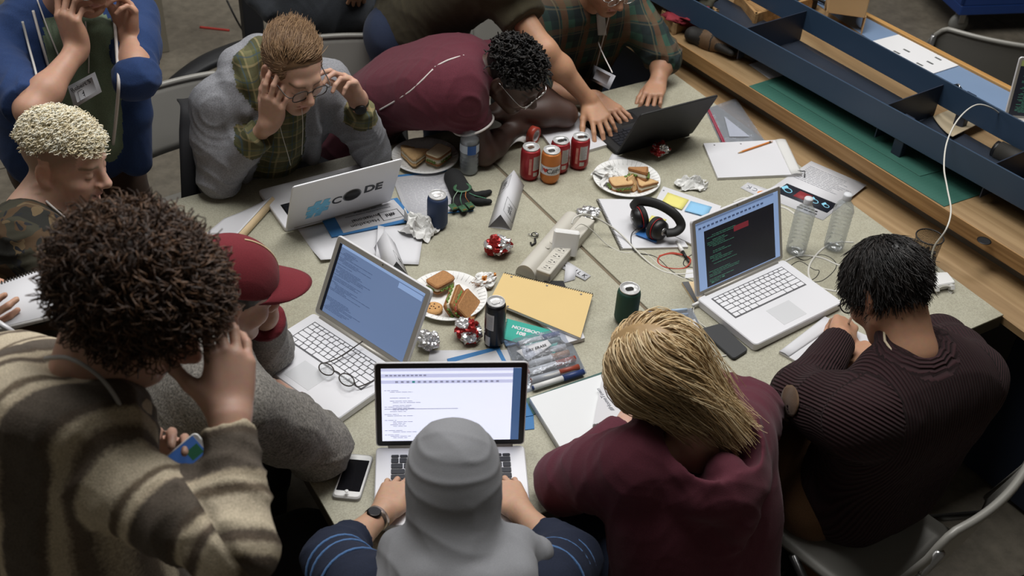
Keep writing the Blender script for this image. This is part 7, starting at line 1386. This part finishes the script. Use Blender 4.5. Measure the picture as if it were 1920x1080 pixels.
M_rib = mat('ribbed_maroon', (47, 23, 27), .95, fn=f_rib(105, 'body', 0, .003, .42, 'along', 1)); cloth('sweater', g, [M_rib, fabric('suede_patch', (92, 70, 50), 300)], P, .0071, .0045, 121, [(elL, .13, 1.3), (elR, .1, 1), (shL, .12, .6)], axes=(nb, X_, (0, 0, 1)), sc=.8); skin_obj(f, P, (190, 144, 116), H, [g])
M_brt = fabric('tan_trousers', (104, 74, 46), 420); legs(P, [nb + B_ * .07 - X_ * .09 + (0, 0, -.57), nb + B_ * .07 + X_ * .09 + (0, 0, -.57)], [A3(at(1485, 850, .56)), nb + B_ * .4 + X_ * .12 + (0, 0, -.52)], [A3(at(1530, 1075, .12)), nb + B_ * .38 + X_ * .12 + (0, 0, -.93)], M_brt, toe=tuple(B_), hip=.095)
hbk = hair_mats('straight_black_hair', [(26, 23, 22), (18, 16, 16), (42, 37, 35)], .4); cf = cap_field(H, [((0, .078, .04), (0, .85, -.5)), ((0, -.03, -.045), (0, .22, -1))], .009); haircap('hair', cf, hbk[1], P, amp=.002, sc=3)
wc = np.array([.012, -.055, .10]); p, nn = scalp(H, 2600, 31, lambda x, y, z: (z > -.045 + np.maximum(y + .01, 0) * .95) & (y < .088)); st = grow(H, p, nn, lambda Q, t: np.stack([(Q[:, 0] - wc[0]) * 9 - (Q[:, 1] - wc[1]) * 3, (Q[:, 1] - wc[1]) * 9 + (Q[:, 0] - wc[0]) * 3, -.35 + (Q[:, 2] - wc[2]) * 5], 1), .046, 7, .09, out=.28, seed=8); strands('hair_strands', None, st, .0018, .3, hbk, P, np.random.default_rng(2).integers(0, 3, len(st)))
glasses_at('', Vector(H(-.032, .1, -.003)), Vector(H(.032, .1, -.003)), Vector(H.Z), None, [Vector(H(-.072, .08, .003)), Vector(H(-.08, -.01, .012))], [Vector(H(.072, .08, .003)), Vector(H(.08, -.01, .012))], .021, M_black, P)
wobj(MB().tube([Vector(q) + Vector((0, 0, .017)) for q in cl_], .0035, 6, closed=False), 'collar_piping', mat('cream_piping', (190, 176, 150), .7), P)
onsw = lambda x, y: onback(x, y, 2.4, 3.4, g) - Vector(ray(x, y)) * .004
wobj(MB().sheet(lambda u, v: onsw(1481 + 17 * (2 * u - 1) * math.sqrt(max(0, 1 - .92 * (2 * v - 1) ** 2)), 752 + 30 * (2 * v - 1)), 8, 10, .0016), 'elbow_patch', MATS['suede_patch'], P)
pa_, pb_ = at(1583, 622, .752), dp(1604, 580, 3.13); stick('pen', 'white pen with blue grip in the ribbed sweater wearer\'s hand', 'pen', pa_, pb_, .0042, [('tip', 0, .08, .2, .8, M_ink), ('grip', .08, .38, 1, 1, mat('grip_blue', (44, 70, 128), .5)), ('barrel', .38, 1, .95, .95, M_white)], 0)
# ================= person at the left edge holding a pad
P = person('person mostly out of frame at the left edge, holding spiral pad and pen', (-.78, .62, 0)); nq = [dp(-58, 552, 2.44), dp(111, 494, 2.52), dp(117, 586, 2.40), dp(-55, 628, 2.32)]
f = Field(); H = Frame((-.78, .70, 1.64), (.8, .25, -.5), (.3, .1, .9)); nb = A3((-.83, .66, 1.48)); shR, shL = nb + A3((.03, -.19, -.05)), nb + A3((-.05, .19, -.05)); wrR, wrL = A3(dp(-118, 625, 2.36)), A3(dp(-110, 515, 2.50)); elR, elL = (shR + wrR) / 2 + A3((-.10, -.06, -.12)), (shL + wrL) / 2 + A3((-.10, .06, -.12))
head_prims(f, H); f.cap(H(0, -.02, -.06), nb, .055, .06, .03); f.cap(shR, shL, .04, None, .03); f.cap(nb, nb + (0, 0, -.4), .06); arm_skin(f, shR, elR, wrR, 1, 2); arm_skin(f, shL, elL, wrL, 1, 2)
nz_ = np.cross(A3(nq[1] - nq[0]), A3(nq[3] - nq[0])); nz_ = nrm(nz_); nz_ = nz_ if nz_ @ (CAM_C - A3(nq[0])) > 0 else -nz_
tl = hand(f, wrL, dp(10, 522, 2.50) - Vector(wrL), -nz_ * .3 + img(0, .9, 0), -1, ((.2, .3, .2), (.25, .35, .3), (.3, .4, .3), (.35, .4, .3)), .08, .35, .1); hand(f, wrR, dp(0, 602, 2.33) - Vector(wrR), -nz_ * .3 + img(0, -.6, .3), 1, ((.2, .3, .2), (.3, .4, .3), (.35, .4, .3), (.4, .4, .3)), .08, .4, .1)
g = Field(); X_ = nrm(shR - shL); torso(g, [(nb + (0, 0, -.03), .12, .06), ((shR + shL) / 2, .22, .09), (nb + (0, 0, -.2), .21, .12), (nb + (0, 0, -.42), .19, .13), (nb + (0, 0, -.6), .2, .13)], X_); sleeve(g, shR, elR, wrR, (.08, .065, .05), 0, 1.8); sleeve(g, shL, elL, wrL, (.08, .065, .05), 0, 1.8); cloth('sweater', g, [M_dks], P, .009, .006, 131, [(elR, .13, 1)]); skin_obj(f, P, (204, 156, 130), H, [g])
legs(P, [nb + (0, .08, -.6), nb + (0, -.1, -.6)], [nb + (.02, .1, -1.0), nb + (.02, -.12, -1.0)], [nb + (0, .1, -1.39), nb + (0, -.12, -1.39)], MATS['black_trousers'], toe=(1, 0, 0)); cf = cap_field(H, [((0, .06, .07), (0, .75, -.65))], .008); haircap('hair', cf, hd_[1], P)
t = thing('spiral_notebook', 'spiral pad with faint notes held up at the left edge', 'notebook', tuple(sum(nq, Vector()) / 4)); Nz = Vector(nz_)
wobj(MB().sheet(lambda u, v: bil(nq, u, v) - Nz * .006, 1, 1, .012), 'pages', M_pg, t); wobj(MB().sheet(lambda u, v: bil(nq, u, v) + Nz * .0008, 1, 1, .001), 'page', M_paper, t); coil(t, nq[0] - Nz * .004, nq[1] - Nz * .004, .008, 30, M_coil, Nz)
wobj(MB().lathe([(.0035, 0), (.0035, .0004)], 10, M=fr(bil(nq, .88, .1) + Nz * .0014, nq[1] - nq[0], nq[0] - nq[3])), 'punched_hole', MATS['hole_grey'], t)
o = bil(nq, .8, .45) + Nz * .0015; text('handwriting', 'notes list', .013, M_inkg, t, winv(t) @ fr(o, nq[1] - nq[0], nq[0] - nq[3]) @ Matrix.Rotation(-PI / 2, 4, 'Z'), shear=.3)
stick('pen', 'silver pen tip below the spiral pad at the left edge', 'pen', dp(38, 632, 2.34), dp(-10, 600, 2.33), .006, [('tip', 0, .2, .3, .8, M_chrome), ('barrel', .2, 1, 1, 1, M_alu)], 0)
# ---------------------------------------------------------------- chairs
M_chair = mat('chair_grey_enamel', (138, 136, 130), .4, .1, var=.05, vs=8); M_chs = mat('chair_steel', (150, 150, 150), .28, .85)
def chair(label, p, rz, group=None):
    t = thing('folding_chair', label, 'chair', (p[0], p[1], 0), rz, group)        # the sitter faces local +y
    MB().sheet(lambda u, v: Vector(((u - .5) * .40, -.2 + .40 * v, .445 - .012 * math.sin(u * PI) * math.sin(v * PI))), 8, 8, .012).obj('seat', M_chair, t)
    z0, z1 = .60, .84; hw = .225
    def bk(u, v):
        e = max(0, abs(2 * u - 1) - .72) / .28; zt = z1 - .075 * e * e * 1.0; return Vector(((u - .5) * 2 * hw, -.235 - .05 * v - .035 * (1 - (2 * u - 1) ** 2) + .02, z0 + (zt - z0) * v))
    b = MB().sheet(bk, 20, 8, .007).obj('backrest', M_chair, t)
    rim = [bk(u, 1) for u in [k / 24 for k in range(25)]]; MB().tube([bk(0, 0)] + rim + [bk(1, 0)], .011, 8).obj('backrest_roll', M_chair, t)
    for s in (-1, 1):
        MB().tube([(s * .215, -.28, .80), (s * .222, -.235, .56), (s * .225, .0, .30), (s * .228, .20, .012)], .0125, 8).obj('leg', M_chs, t); MB().tube([(s * .20, .06, .44), (s * .205, -.08, .30), (s * .21, -.26, .012)], .0125, 8).obj('leg', M_chs, t)
        MB().lathe([(.012, -.004), (.012, .004)], 10, M=Matrix.Translation((s * .222, -.262, .72)) @ Matrix.Rotation(PI / 2, 4, 'X')).obj('rivet', M_chs, t)
    MB().tube([(-.225, .17, .06), (.225, .17, .06)], .008, 6).obj('cross_bar', M_chs, t); MB().tube([(-.21, -.22, .1), (.21, -.22, .1)], .008, 6).obj('cross_bar', M_chs, t); return t
ch = chair('grey folding chair under the person in grey hoodie, with a dark strap over its back', (.27, 1.92), PI + .12)
chair('grey folding chair behind the person asleep in maroon polo', (.84, 2.02), PI - .35)
chair('grey folding chair of the person in green plaid', (1.73, 2.03), PI)
chair('grey folding chair under the person in ribbed sweater, lower right corner', (1.325, -.25), .2)
chair('grey folding chair of the person in maroon hoodie', (.78, -.42), -.15)
chair('grey folding chair of the person in grey headscarf', (.02, -.32), -.46)
chair('grey folding chair of the person in maroon cap', (-.42, .49), -PI / 2); chair('grey folding chair of the person in camouflage T-shirt', (-.55, 1.05), -PI / 2 + .1)
cb = at(1850, 130, .75); chair('grey folding chair standing empty beyond the workbench', (3.55, 1.36), math.atan2(-.285, .21))
# dark strap hung over the chair
t = thing('jacket', 'black strap-like jacket edge hanging over the left folding chair', 'jacket', (.09, 2.1, .5)); pt = [dp(345, 185, 3.95), dp(352, 200, 3.83), dp(350, 250, 3.83), dp(352, 310, 3.84), dp(354, 372, 3.86), dp(352, 420, 3.9)]
P_ = bez(pt, 6); wobj(MB().sheet(lambda u, v: P_[min(len(P_) - 1, int(v * (len(P_) - 1)))] + Vector((.024, -.005, 0)) * (2 * u - 1) + Vector((0, -.006, 0)) * math.sin(u * PI), 4, len(P_) - 1, .006), 'strap', mat('black_webbing', (30, 30, 33), .8, bump=.2, bs=300), t)
Q_ = bez([dp(372, 275, 3.9), dp(372, 320, 3.92), dp(366, 370, 3.95)], 6); wobj(MB().sheet(lambda u, v: Q_[min(len(Q_) - 1, int(v * (len(Q_) - 1)))] + Vector((.05, .01, 0)) * (2 * u - 1), 4, len(Q_) - 1, .01), 'jacket_panel', mat('black_nylon', (22, 23, 26), .6), t)
# whiteboard on casters behind the man in blue
w0 = at(291, 212, .14); wd_ = Vector((-.62, -.78, 0)).normalized(); t = thing('whiteboard', 'white board with red and orange marker notes in black frame, behind the blue hoodie', 'whiteboard', tuple(w0)); W, Hh = 1.1, .55; Fm = fr(w0, wd_, Vector((0, 0, 1)))
nrm_ = wd_.cross(Vector((0, 0, 1))); sgn = 1 if nrm_.dot(Vector(CAM_C) - w0) > 0 else -1; zz = lambda a, b: (a, b) if sgn > 0 else (-b, -a)
wobj(MB().box(0, W, 0, Hh, *zz(-.01, 0), M=Fm), 'board', mat('whiteboard_enamel', (206, 206, 206), .25), t)
for x0, x1, y0, y1 in ((-.03, W, -.03, .005), (-.03, .005, -.03, Hh), (-.03, W, Hh, Hh + .03)): wobj(MB().box(x0, x1, y0, y1, *zz(-.02, .012), b=.003, M=Fm), 'frame', M_blackm, t)
M_mr = mat('marker_red', (196, 70, 44), .7); M_mo = mat('marker_orange', (208, 150, 110), .7)
def wt(s, sz, m, x, y): F = Fm @ Matrix.Translation((x, y, sgn * .001)) @ (Matrix.Rotation(PI, 4, 'Y') if sgn < 0 else Matrix.Identity(4)); F = fr(F.translation, -wd_, Vector((0, 0, 1))) if True else F; text('marker_writing', s, sz, m, t, winv(t) @ F, shear=.2)
wt('27', .07, M_mr, .20, .23); wt('+0 fx.', .06, M_mr, .17, .13); wt('MD', .05, M_mr, .24, .06)
mb = MB()
for a, b in (((.05, .40), (.26, .40)), ((.05, .40), (.05, .30)), ((.05, .30), (.26, .28)), ((.16, .28), (.2, .18))): mb.tube([Fm @ Vector((a[0], a[1], sgn * .001)), Fm @ Vector((b[0], b[1], sgn * .001))], .0025, 4)
wobj(mb, 'marker_lines', M_mo, t)
for x in (.03, W - .05): wobj(MB().lathe([(.028, -.012), (.03, 0), (.028, .012)], 14, M=Matrix.Translation(Vector(((Fm @ Vector((x, 0, 0))).x, (Fm @ Vector((x, 0, 0))).y, .03))) @ Matrix.Rotation(PI / 2, 4, 'X')), 'caster', M_black, t); wobj(MB().tube([Fm @ Vector((x, -.02, 0)), Vector(((Fm @ Vector((x, 0, 0))).x, (Fm @ Vector((x, 0, 0))).y, .05))], .012, 6), 'caster_stem', M_black, t)
# beige panel standing behind
a, b = at(238, 112, 0), at(318, 97, 0); t = thing('panel', 'pale standing panel behind the person in blue hoodie', 'panel', tuple(a)); d = (b - a).normalized(); n_ = Vector((-d.y, d.x, 0)); wobj(MB().prism([(a - d * .35).to_2d(), b.to_2d(), (b + n_ * .03).to_2d(), (a - d * .35 + n_ * .03).to_2d()], 0, 1.0, 0, .003), 'board', mat('panel_putty', (124, 118, 104), .7, var=.05, vs=4), t)
# display stand with curved leg
t = thing('display_stand', 'black rolling display stand with a curved splayed leg on the floor', 'stand', tuple(at(478, 95, 0))); M_bst2 = mat('stand_black', (34, 35, 38), .5)
A_ = at(470, 100, .22); wobj(MB().tube(bez([at(480, 88, .24), at(445, 95, .25), at(385, 118, .23), at(330, 155, .17), at(305, 182, .11), at(306, 200, .07)], 8), [.075 - .001 * k for k in range(41)], 10, flat=.5), 'leg', M_bst2, t)
wobj(MB().tube(bez([at(465, 92, .24), at(520, 110, .2), at(560, 150, .1)], 8), [.07] * 17, 10, flat=.5), 'leg', M_bst2, t); c = at(318, 200, .035); wobj(MB().lathe([(.03, -.015), (.036, 0), (.03, .015)], 16, M=Matrix.Translation(c) @ Matrix.Rotation(PI / 2, 4, 'X')), 'caster', M_black, t)
p0 = at(478, 92, .2); wobj(MB().box(p0.x - .05, p0.x + .05, p0.y - .03, p0.y + .03, .15, 2.0, b=.01), 'pole', M_bst2, t)
cable('thin black floor cable behind the display stand', [at(425, 0, .3), at(445, 40, .2), at(468, 78, .05), at(480, 100, .02)], .005, M_cb)
cable('red cord lying on the concrete behind the chairs', [at(690, 92, .006), at(740, 76, .006), at(790, 62, .006), at(850, 40, .006), at(960, 10, .006)], .009, mat('cord_red', (168, 52, 44), .6))
cable('faded red floor line by the display stand', [at(375, 51, .004), at(430, 57, .004)], .007, MATS['cord_red'])
# ---------------------------------------------------------------- on the workbench
ZT = ZB + .0005; M_cut = mat('cutting_mat', (56, 100, 88), .4, fn=None, var=.06, vs=5)
def matq(px, z, m, name, label, cat, h=.002):
    Q = quad(px, z); t = qthing(name, label, cat, Q); slab('sheet', m, t, Q, h); return t, Q
t, Q = matq([(1404, 162), (1500, 132), (1900, 345), (1770, 388)], ZT, M_cut, 'cutting_mat', 'large green cutting mat along the workbench front', 'cutting mat')
mb = MB()
for k in range(60): u = (k + .5) / 60; mb.add([bil(Q, a_, b_) + V(0, 0, .0024) for a_, b_ in ((.0, u - .0009), (1, u - .0009), (1, u + .0009), (0, u + .0009))], [(0, 1, 2, 3)])
wobj(mb, 'printed_grid', mat('mat_line', (58, 102, 90), .6), t)
matq([(1440, 160), (1520, 130), (1805, 310), (1725, 331)], ZT + .0024, mat('cutting_mat_dark', (60, 104, 92), .38, var=.06, vs=5), 'cutting_mat', 'smaller green cutting mat lying on the large one', 'cutting mat')
matq([(1404, 121), (1462, 104), (1500, 134), (1442, 148)], ZT, M_paper, 'paper_sheet', 'white sheet at the left end of the green cutting mats', 'paper', .001)
def tray(px, h, label, m, nm='wooden_tray'):
    Q = quad(px, ZT); t = qthing(nm, label, 'tray', Q); slab('base', m, t, Q, .008)
    for i in range(4): a, b = Q[i], Q[(i + 1) % 4]; d = (b - a).normalized(); n = Vector((-d.y, d.x, 0)); n = n if n.dot(sum(Q, Vector()) / 4 - a) > 0 else -n; P4 = [a, b, b + n * .012, a + n * .012]; slab('side_board', m, t, P4, h)
    return t
tray([(1238, 40), (1300, 12), (1345, 40), (1262, 66)], .05, 'wooden tray of red and dark cloth at the far end of the workbench', M_ply)
crumple('cloth', 'red folded cloth lying in the wooden tray', 'cloth', 1290, 38, .10, .13, .03, mat('red_cloth', (128, 34, 46), .8, var=.2, vs=30), 33, .35, z=ZB + .03, flat=False); crumple('cloth', 'dark olive cloth heaped behind the red cloth in the tray', 'cloth', 1298, 8, .10, .08, .05, mat('olive_cloth', (62, 60, 48), .9), 36, .5, z=ZB + .03, flat=False)
tray([(1375, 8), (1460, -12), (1520, 22), (1412, 52)], .06, 'open wooden box behind the front rail', M_plye, 'wooden_box')
t = thing('work_glove', 'brown and black work glove lying on the bare wood of the workbench', 'glove', tuple(at(1365, 85, ZT))); q = Field(); c = A3(at(1365, 84, ZB + .03)); dx = nrm(A3(at(1410, 96, ZB) - at(1320, 70, ZB))); dy = nrm(np.cross([0, 0, 1], dx))
q.cap(c - dx * .08, c + dx * .03, .042, .04, .02, 0); q.cap(c - dx * .15, c - dx * .06, .03, .042, .02, 1)
for k in range(4): q.chain([c + dx * .02 + dy * (.035 - .022 * k), c + dx * .09 + dy * (.04 - .024 * k), c + dx * .12 + dy * (.036 - .022 * k) - (0, 0, .012)], [.014, .0125, .011], .006, k % 2)
q.chain([c - dx * .02 - dy * .04, c + dx * .04 - dy * .06], [.016, .012], .01, 1); cloth('leather', q, [mat('glove_brown', (92, 70, 48), .7, var=.3, vs=40), mat('glove_black', (30, 28, 26), .7)], t, .006, .004, 7)
# cardboard viewer
M_card = mat('cardboard', (190, 158, 116), .8, var=.06, vs=20); vc = at(1578, 36, ZT); t = thing('cardboard_viewer', 'brown cardboard viewer headset standing on the blue bench mat', 'viewer', (vc.x, vc.y, ZT), BRZ + .75)
t.scale = (1.4, 1.4, 1.4); MB().box(-.085, .085, -.055, .055, .05, .115, b=.003).obj('box', M_card, t); MB().box(-.088, .088, -.058, .02, .115, .119).obj('lid_flap', M_card, t)
arcp = [(-.085, 0), (-.06, 0)] + [(-.045 * math.cos(PI * k / 10), .045 * math.sin(PI * k / 10)) for k in range(11)] + [(.06, 0), (.085, 0), (.085, .055), (-.085, .055)]
for y in (-.055, .052): MB().prism(arcp, 0, .003, M=Matrix.Translation((0, y, 0)) @ Matrix.Rotation(PI / 2, 4, 'X')).obj('arched_panel', M_card, t)
MB().box(.0851, .0865, -.03, -.005, .075, .10).obj('slot', mat('slot_grey', (120, 120, 118), .6), t)
matq([(1475, -30), (1640, 39), (1965, 204), (1905, 260)], ZT, M_bluemat, 'bench_mat', 'long blue-grey mat on the rear half of the workbench', 'mat', .002)
t, Q = matq([(1618, 83), (1684, 66), (1797, 124), (1735, 144)], ZT + .0024, mat('white_acrylic', (226, 226, 228), .35), 'slotted_panel', 'white rectangular panel with dark slots on the blue bench mat', 'panel', .004)
for u, v in ((.3, .38), (.3, .75), (.55, .4), (.55, .78), (.85, .75)): wobj(MB().prism([(p_.x, p_.y) for p_ in sub(Q, u - .025, u + .025, v - .05, v + .05)][::-1], Q[0].z + .004, Q[0].z + .0046), 'slot', mat('slot_dark', (84, 86, 86), .7), t)
wobj(MB().prism([(p_.x, p_.y) for p_ in sub(Q, .06, .12, .2, .6)][::-1], Q[0].z + .004, Q[0].z + .0046), 'slot', M_bluemat, t)
p = at(1795, 168, ZT + .003); t = thing('clip', 'small silver clip on the blue bench mat', 'clip', tuple(p), 1.1); MB().box(-.022, .022, -.012, .012, 0, .012, b=.003).obj('body', M_chrome, t); MB().tube([(-.02, 0, .012), (0, 0, .022), (.018, 0, .014)], .003, 6).obj('lever', M_chrome, t)
t = thing('camera_gear', 'black camera gear behind the cardboard viewer', 'equipment', tuple(at(1500, 12, ZT))); g0 = at(1500, 14, ZT); wobj(MB().box(g0.x - .06, g0.x + .06, g0.y - .04, g0.y + .04, ZT, ZT + .05, b=.008), 'body', M_black, t); wobj(MB().lathe([(.03, 0), (.034, .01), (.03, .05), (.02, .055)], 20, M=Matrix.Translation(g0 + V(.03, -.03, .05))), 'lens_barrel', M_black, t); wobj(MB().tube(bez([g0 + V(-.05, .06, .03), g0 + V(0, .1, .06), g0 + V(.09, .04, .02), g0 + V(.12, -.1, .012)], 6), .007, 6), 'strap', M_black, t)
t = thing('scoop_tray', 'curved beige sheet tray under the rear rail', 'tray', tuple(at(1800, 250, ZT))); Qs = quad([(1748, 224), (1812, 202), (1852, 232), (1784, 262)], ZB + .02); wobj(MB().sheet(lambda u, v: bil(Qs, u, v) + Vector((0, 0, .004 + .02 * (2 * v - 1) ** 2 * (.4 + .6 * u))), 8, 12, .003), 'sheet', mat('putty_sheet', (168, 154, 128), .6), t)
t = thing('tool_roll', 'dark cylindrical tube lying under the rear rail at the right', 'tube', tuple(at(1890, 300, ZT))); a, b = at(1872, 282, ZB + .035), at(1960, 325, ZB + .035); wobj(MB().tube([a, b], .034, 20), 'tube', mat('dark_tube', (44, 42, 38), .6), t); wobj(MB().tube([a - (b - a) * .08, a + (b - a) * .02], .03, 14), 'end_cap', M_black, t)
p = at(1845, 452, ZB); MB().lathe([(.02, 0), (.022, .0012), (.018, .0014), (.0005, .0006)], 20, M=Matrix.Translation(BI @ Vector((p.x, p.y, ZB + .0003)))).obj('cable_hole', M_black, bench)
# under the bench: dark machine
p = at(1895, 665, .5); t = thing('cabinet', 'dark blue metal cabinet under the bench at the right', 'cabinet', (2.42, -.28, 0), BRZ); MB().box(-.2, .2, -.3, .3, .02, .62, b=.006).obj('case', M_dkblue, t)
for k, (x, z) in enumerate(((-.15, .55), (-.05, .5), (.08, .55))): MB().box(-.205, -.2, x - .04, x + .04, z - .05, z + .04).obj('front_panel', M_black, t)
# blue cart beyond
p = at(1835, 60, 0); t = thing('cart', 'blue rolling cart at the upper right beyond the chair', 'cart', (5.15, 2.62, 0), -.35); M_cart = mat('cart_blue', (26, 56, 116), .4, var=.1, vs=6)
MB().box(-.3, 1.2, -.35, .5, .14, .2, b=.01).obj('deck', M_cart, t); MB().box(-.3, 1.2, -.35, -.33, .2, .5, b=.005).obj('side_panel', M_cart, t); MB().box(-.3, -.28, -.35, .5, .2, .9, b=.005).obj('side_panel', M_cart, t)
for x, y in ((-.24, -.28), (1.1, -.28), (-.24, .42), (1.1, .42)): MB().lathe([(.05, -.02), (.062, 0), (.05, .02)], 18, M=Matrix.Translation((x, y, .062)) @ Matrix.Rotation(PI / 2, 4, 'X')).obj('caster', mat('caster_grey', (120, 120, 116), .5), t); MB().box(x - .02, x + .02, y - .028, y + .028, .07, .145, b=.004).obj('caster_fork', M_chs, t)
p = at(720, 4, 0); t = thing('caster_wheel', 'grey caster of equipment just past the dark trousers', 'caster', (p.x, p.y + .1, 0)); MB().lathe([(.04, -.016), (.05, 0), (.04, .016)], 16, M=Matrix.Translation((0, 0, .05)) @ Matrix.Rotation(PI / 2, 4, 'X')).obj('wheel', M_black, t); MB().box(-.018, .018, -.024, .024, .06, .14, b=.004).obj('fork', M_chs, t)
# sensor glove on the table
t = thing('sensor_glove', 'black knit glove with small circuit boards on its fingers, beside the water bottle', 'glove', tuple(at(868, 362))); q = Field(); z_ = .755; W0, W1 = A3(at(852, 335, z_)), A3(at(866, 368, z_)); q.cap(W0, W1, .03, .034, .02); q.cap(W0 + (0, .012, 0), W1 + (.012, 0, 0), .026, .03, .02)
for a, b, c in (((872, 368), (905, 364), (918, 360)), ((870, 375), (900, 378), (918, 378)), ((866, 376), (878, 388), (884, 390)), ((860, 378), (868, 392), (871, 397)), ((853, 376), (852, 388), (852, 393))): q.chain([at(*a, z_), at(*b, .752), at(*c, .75)], [.013, .0115, .0095], .006)
q.cut((0, 0, .7405) if False else tuple(W1 * (1, 1, 0) + A3((0, 0, .7408))), (0, 0, -1), .3); Vg = cloth('knit', q, [mat('black_knit', (26, 27, 28), .9, bump=.3, bs=600)], t, .0032, .0012, 3)
M_pcb = mat('circuit_green', (62, 96, 70), .4, var=.4, vs=200); M_gold = mat('contact_gold', (190, 160, 90), .3, .8)
for x, y in ((850, 388), (868, 391), (881, 385)): o = at(x, y, .763); k_ = wobj(MB().box(o.x - .011, o.x + .011, o.y - .015, o.y + .015, .7615, .7655, M=None), 'circuit_board', M_pcb, t); wobj(MB().box(o.x - .006, o.x + .006, o.y - .014, o.y - .009, .7656, .7668), 'contact', M_gold, t)
o = at(867, 352, .785); wobj(MB().tube([o + Vector((.026 * math.cos(a), .022 * math.sin(a), .0)) for a in [2 * PI * k / 20 for k in range(20)]], .006, 6, closed=True, flat=.4), 'sensor_ring', M_pcb, t)
for (x, y), (x2, y2), c in (((860, 356), (850, 384), (150, 170, 150)), ((867, 358), (867, 386), (90, 150, 120)), ((874, 358), (880, 380), (190, 120, 70)), ((880, 362), (912, 372), (90, 120, 190))): wobj(MB().tube(bez([at(x, y, .785), at((x + x2) / 2 - 4, (y + y2) / 2, .79), at(x2, y2, .768)], 6), .0012, 5), 'sensor_wire', mat('wire_%d' % c[0], c, .5), t)
# ---------------------------------------------------------------- repeats share a group
GROUPS = {'laptop': 'laptops on the tables and bench', 'can': 'drink cans on the tables', 'bottle': 'plastic water bottles on the tables', 'paper': 'loose paper sheets', 'notepad': 'writing pads on the tables', 'notebook': 'notebooks on the tables', 'folder': 'card folders on the left table',
          'table tent': 'folded card tents', 'plate': 'paper plates of sandwiches', 'sandwich': 'sandwich pieces on the plates', 'wrapper': 'crumpled foil wrappers', 'tissue': 'crumpled tissues', 'sticky note': 'sticky notes on the notebook pages', 'cable': 'cables and cords', 'adapter': 'white power adapters', 'phone': 'mobile phones',
          'chair': 'grey folding chairs', 'person': 'people around the tables', 'plastic bag': 'clear zip bags', 'paper strip': 'lettered paper strips', 'label': 'paper labels inside the bags', 'table': 'folding tables pushed together', 'cutting mat': 'green cutting mats', 'cloth': 'cloths in the wooden tray', 'tray': 'trays on the workbench', 'plug': 'cable plugs', 'scrap': 'paper scraps', 'glove': 'gloves lying about'}
for o in bpy.data.objects:
    if o.parent is None and o.get('category') in GROUPS and not o.get('group'): o['group'] = GROUPS[o['category']]
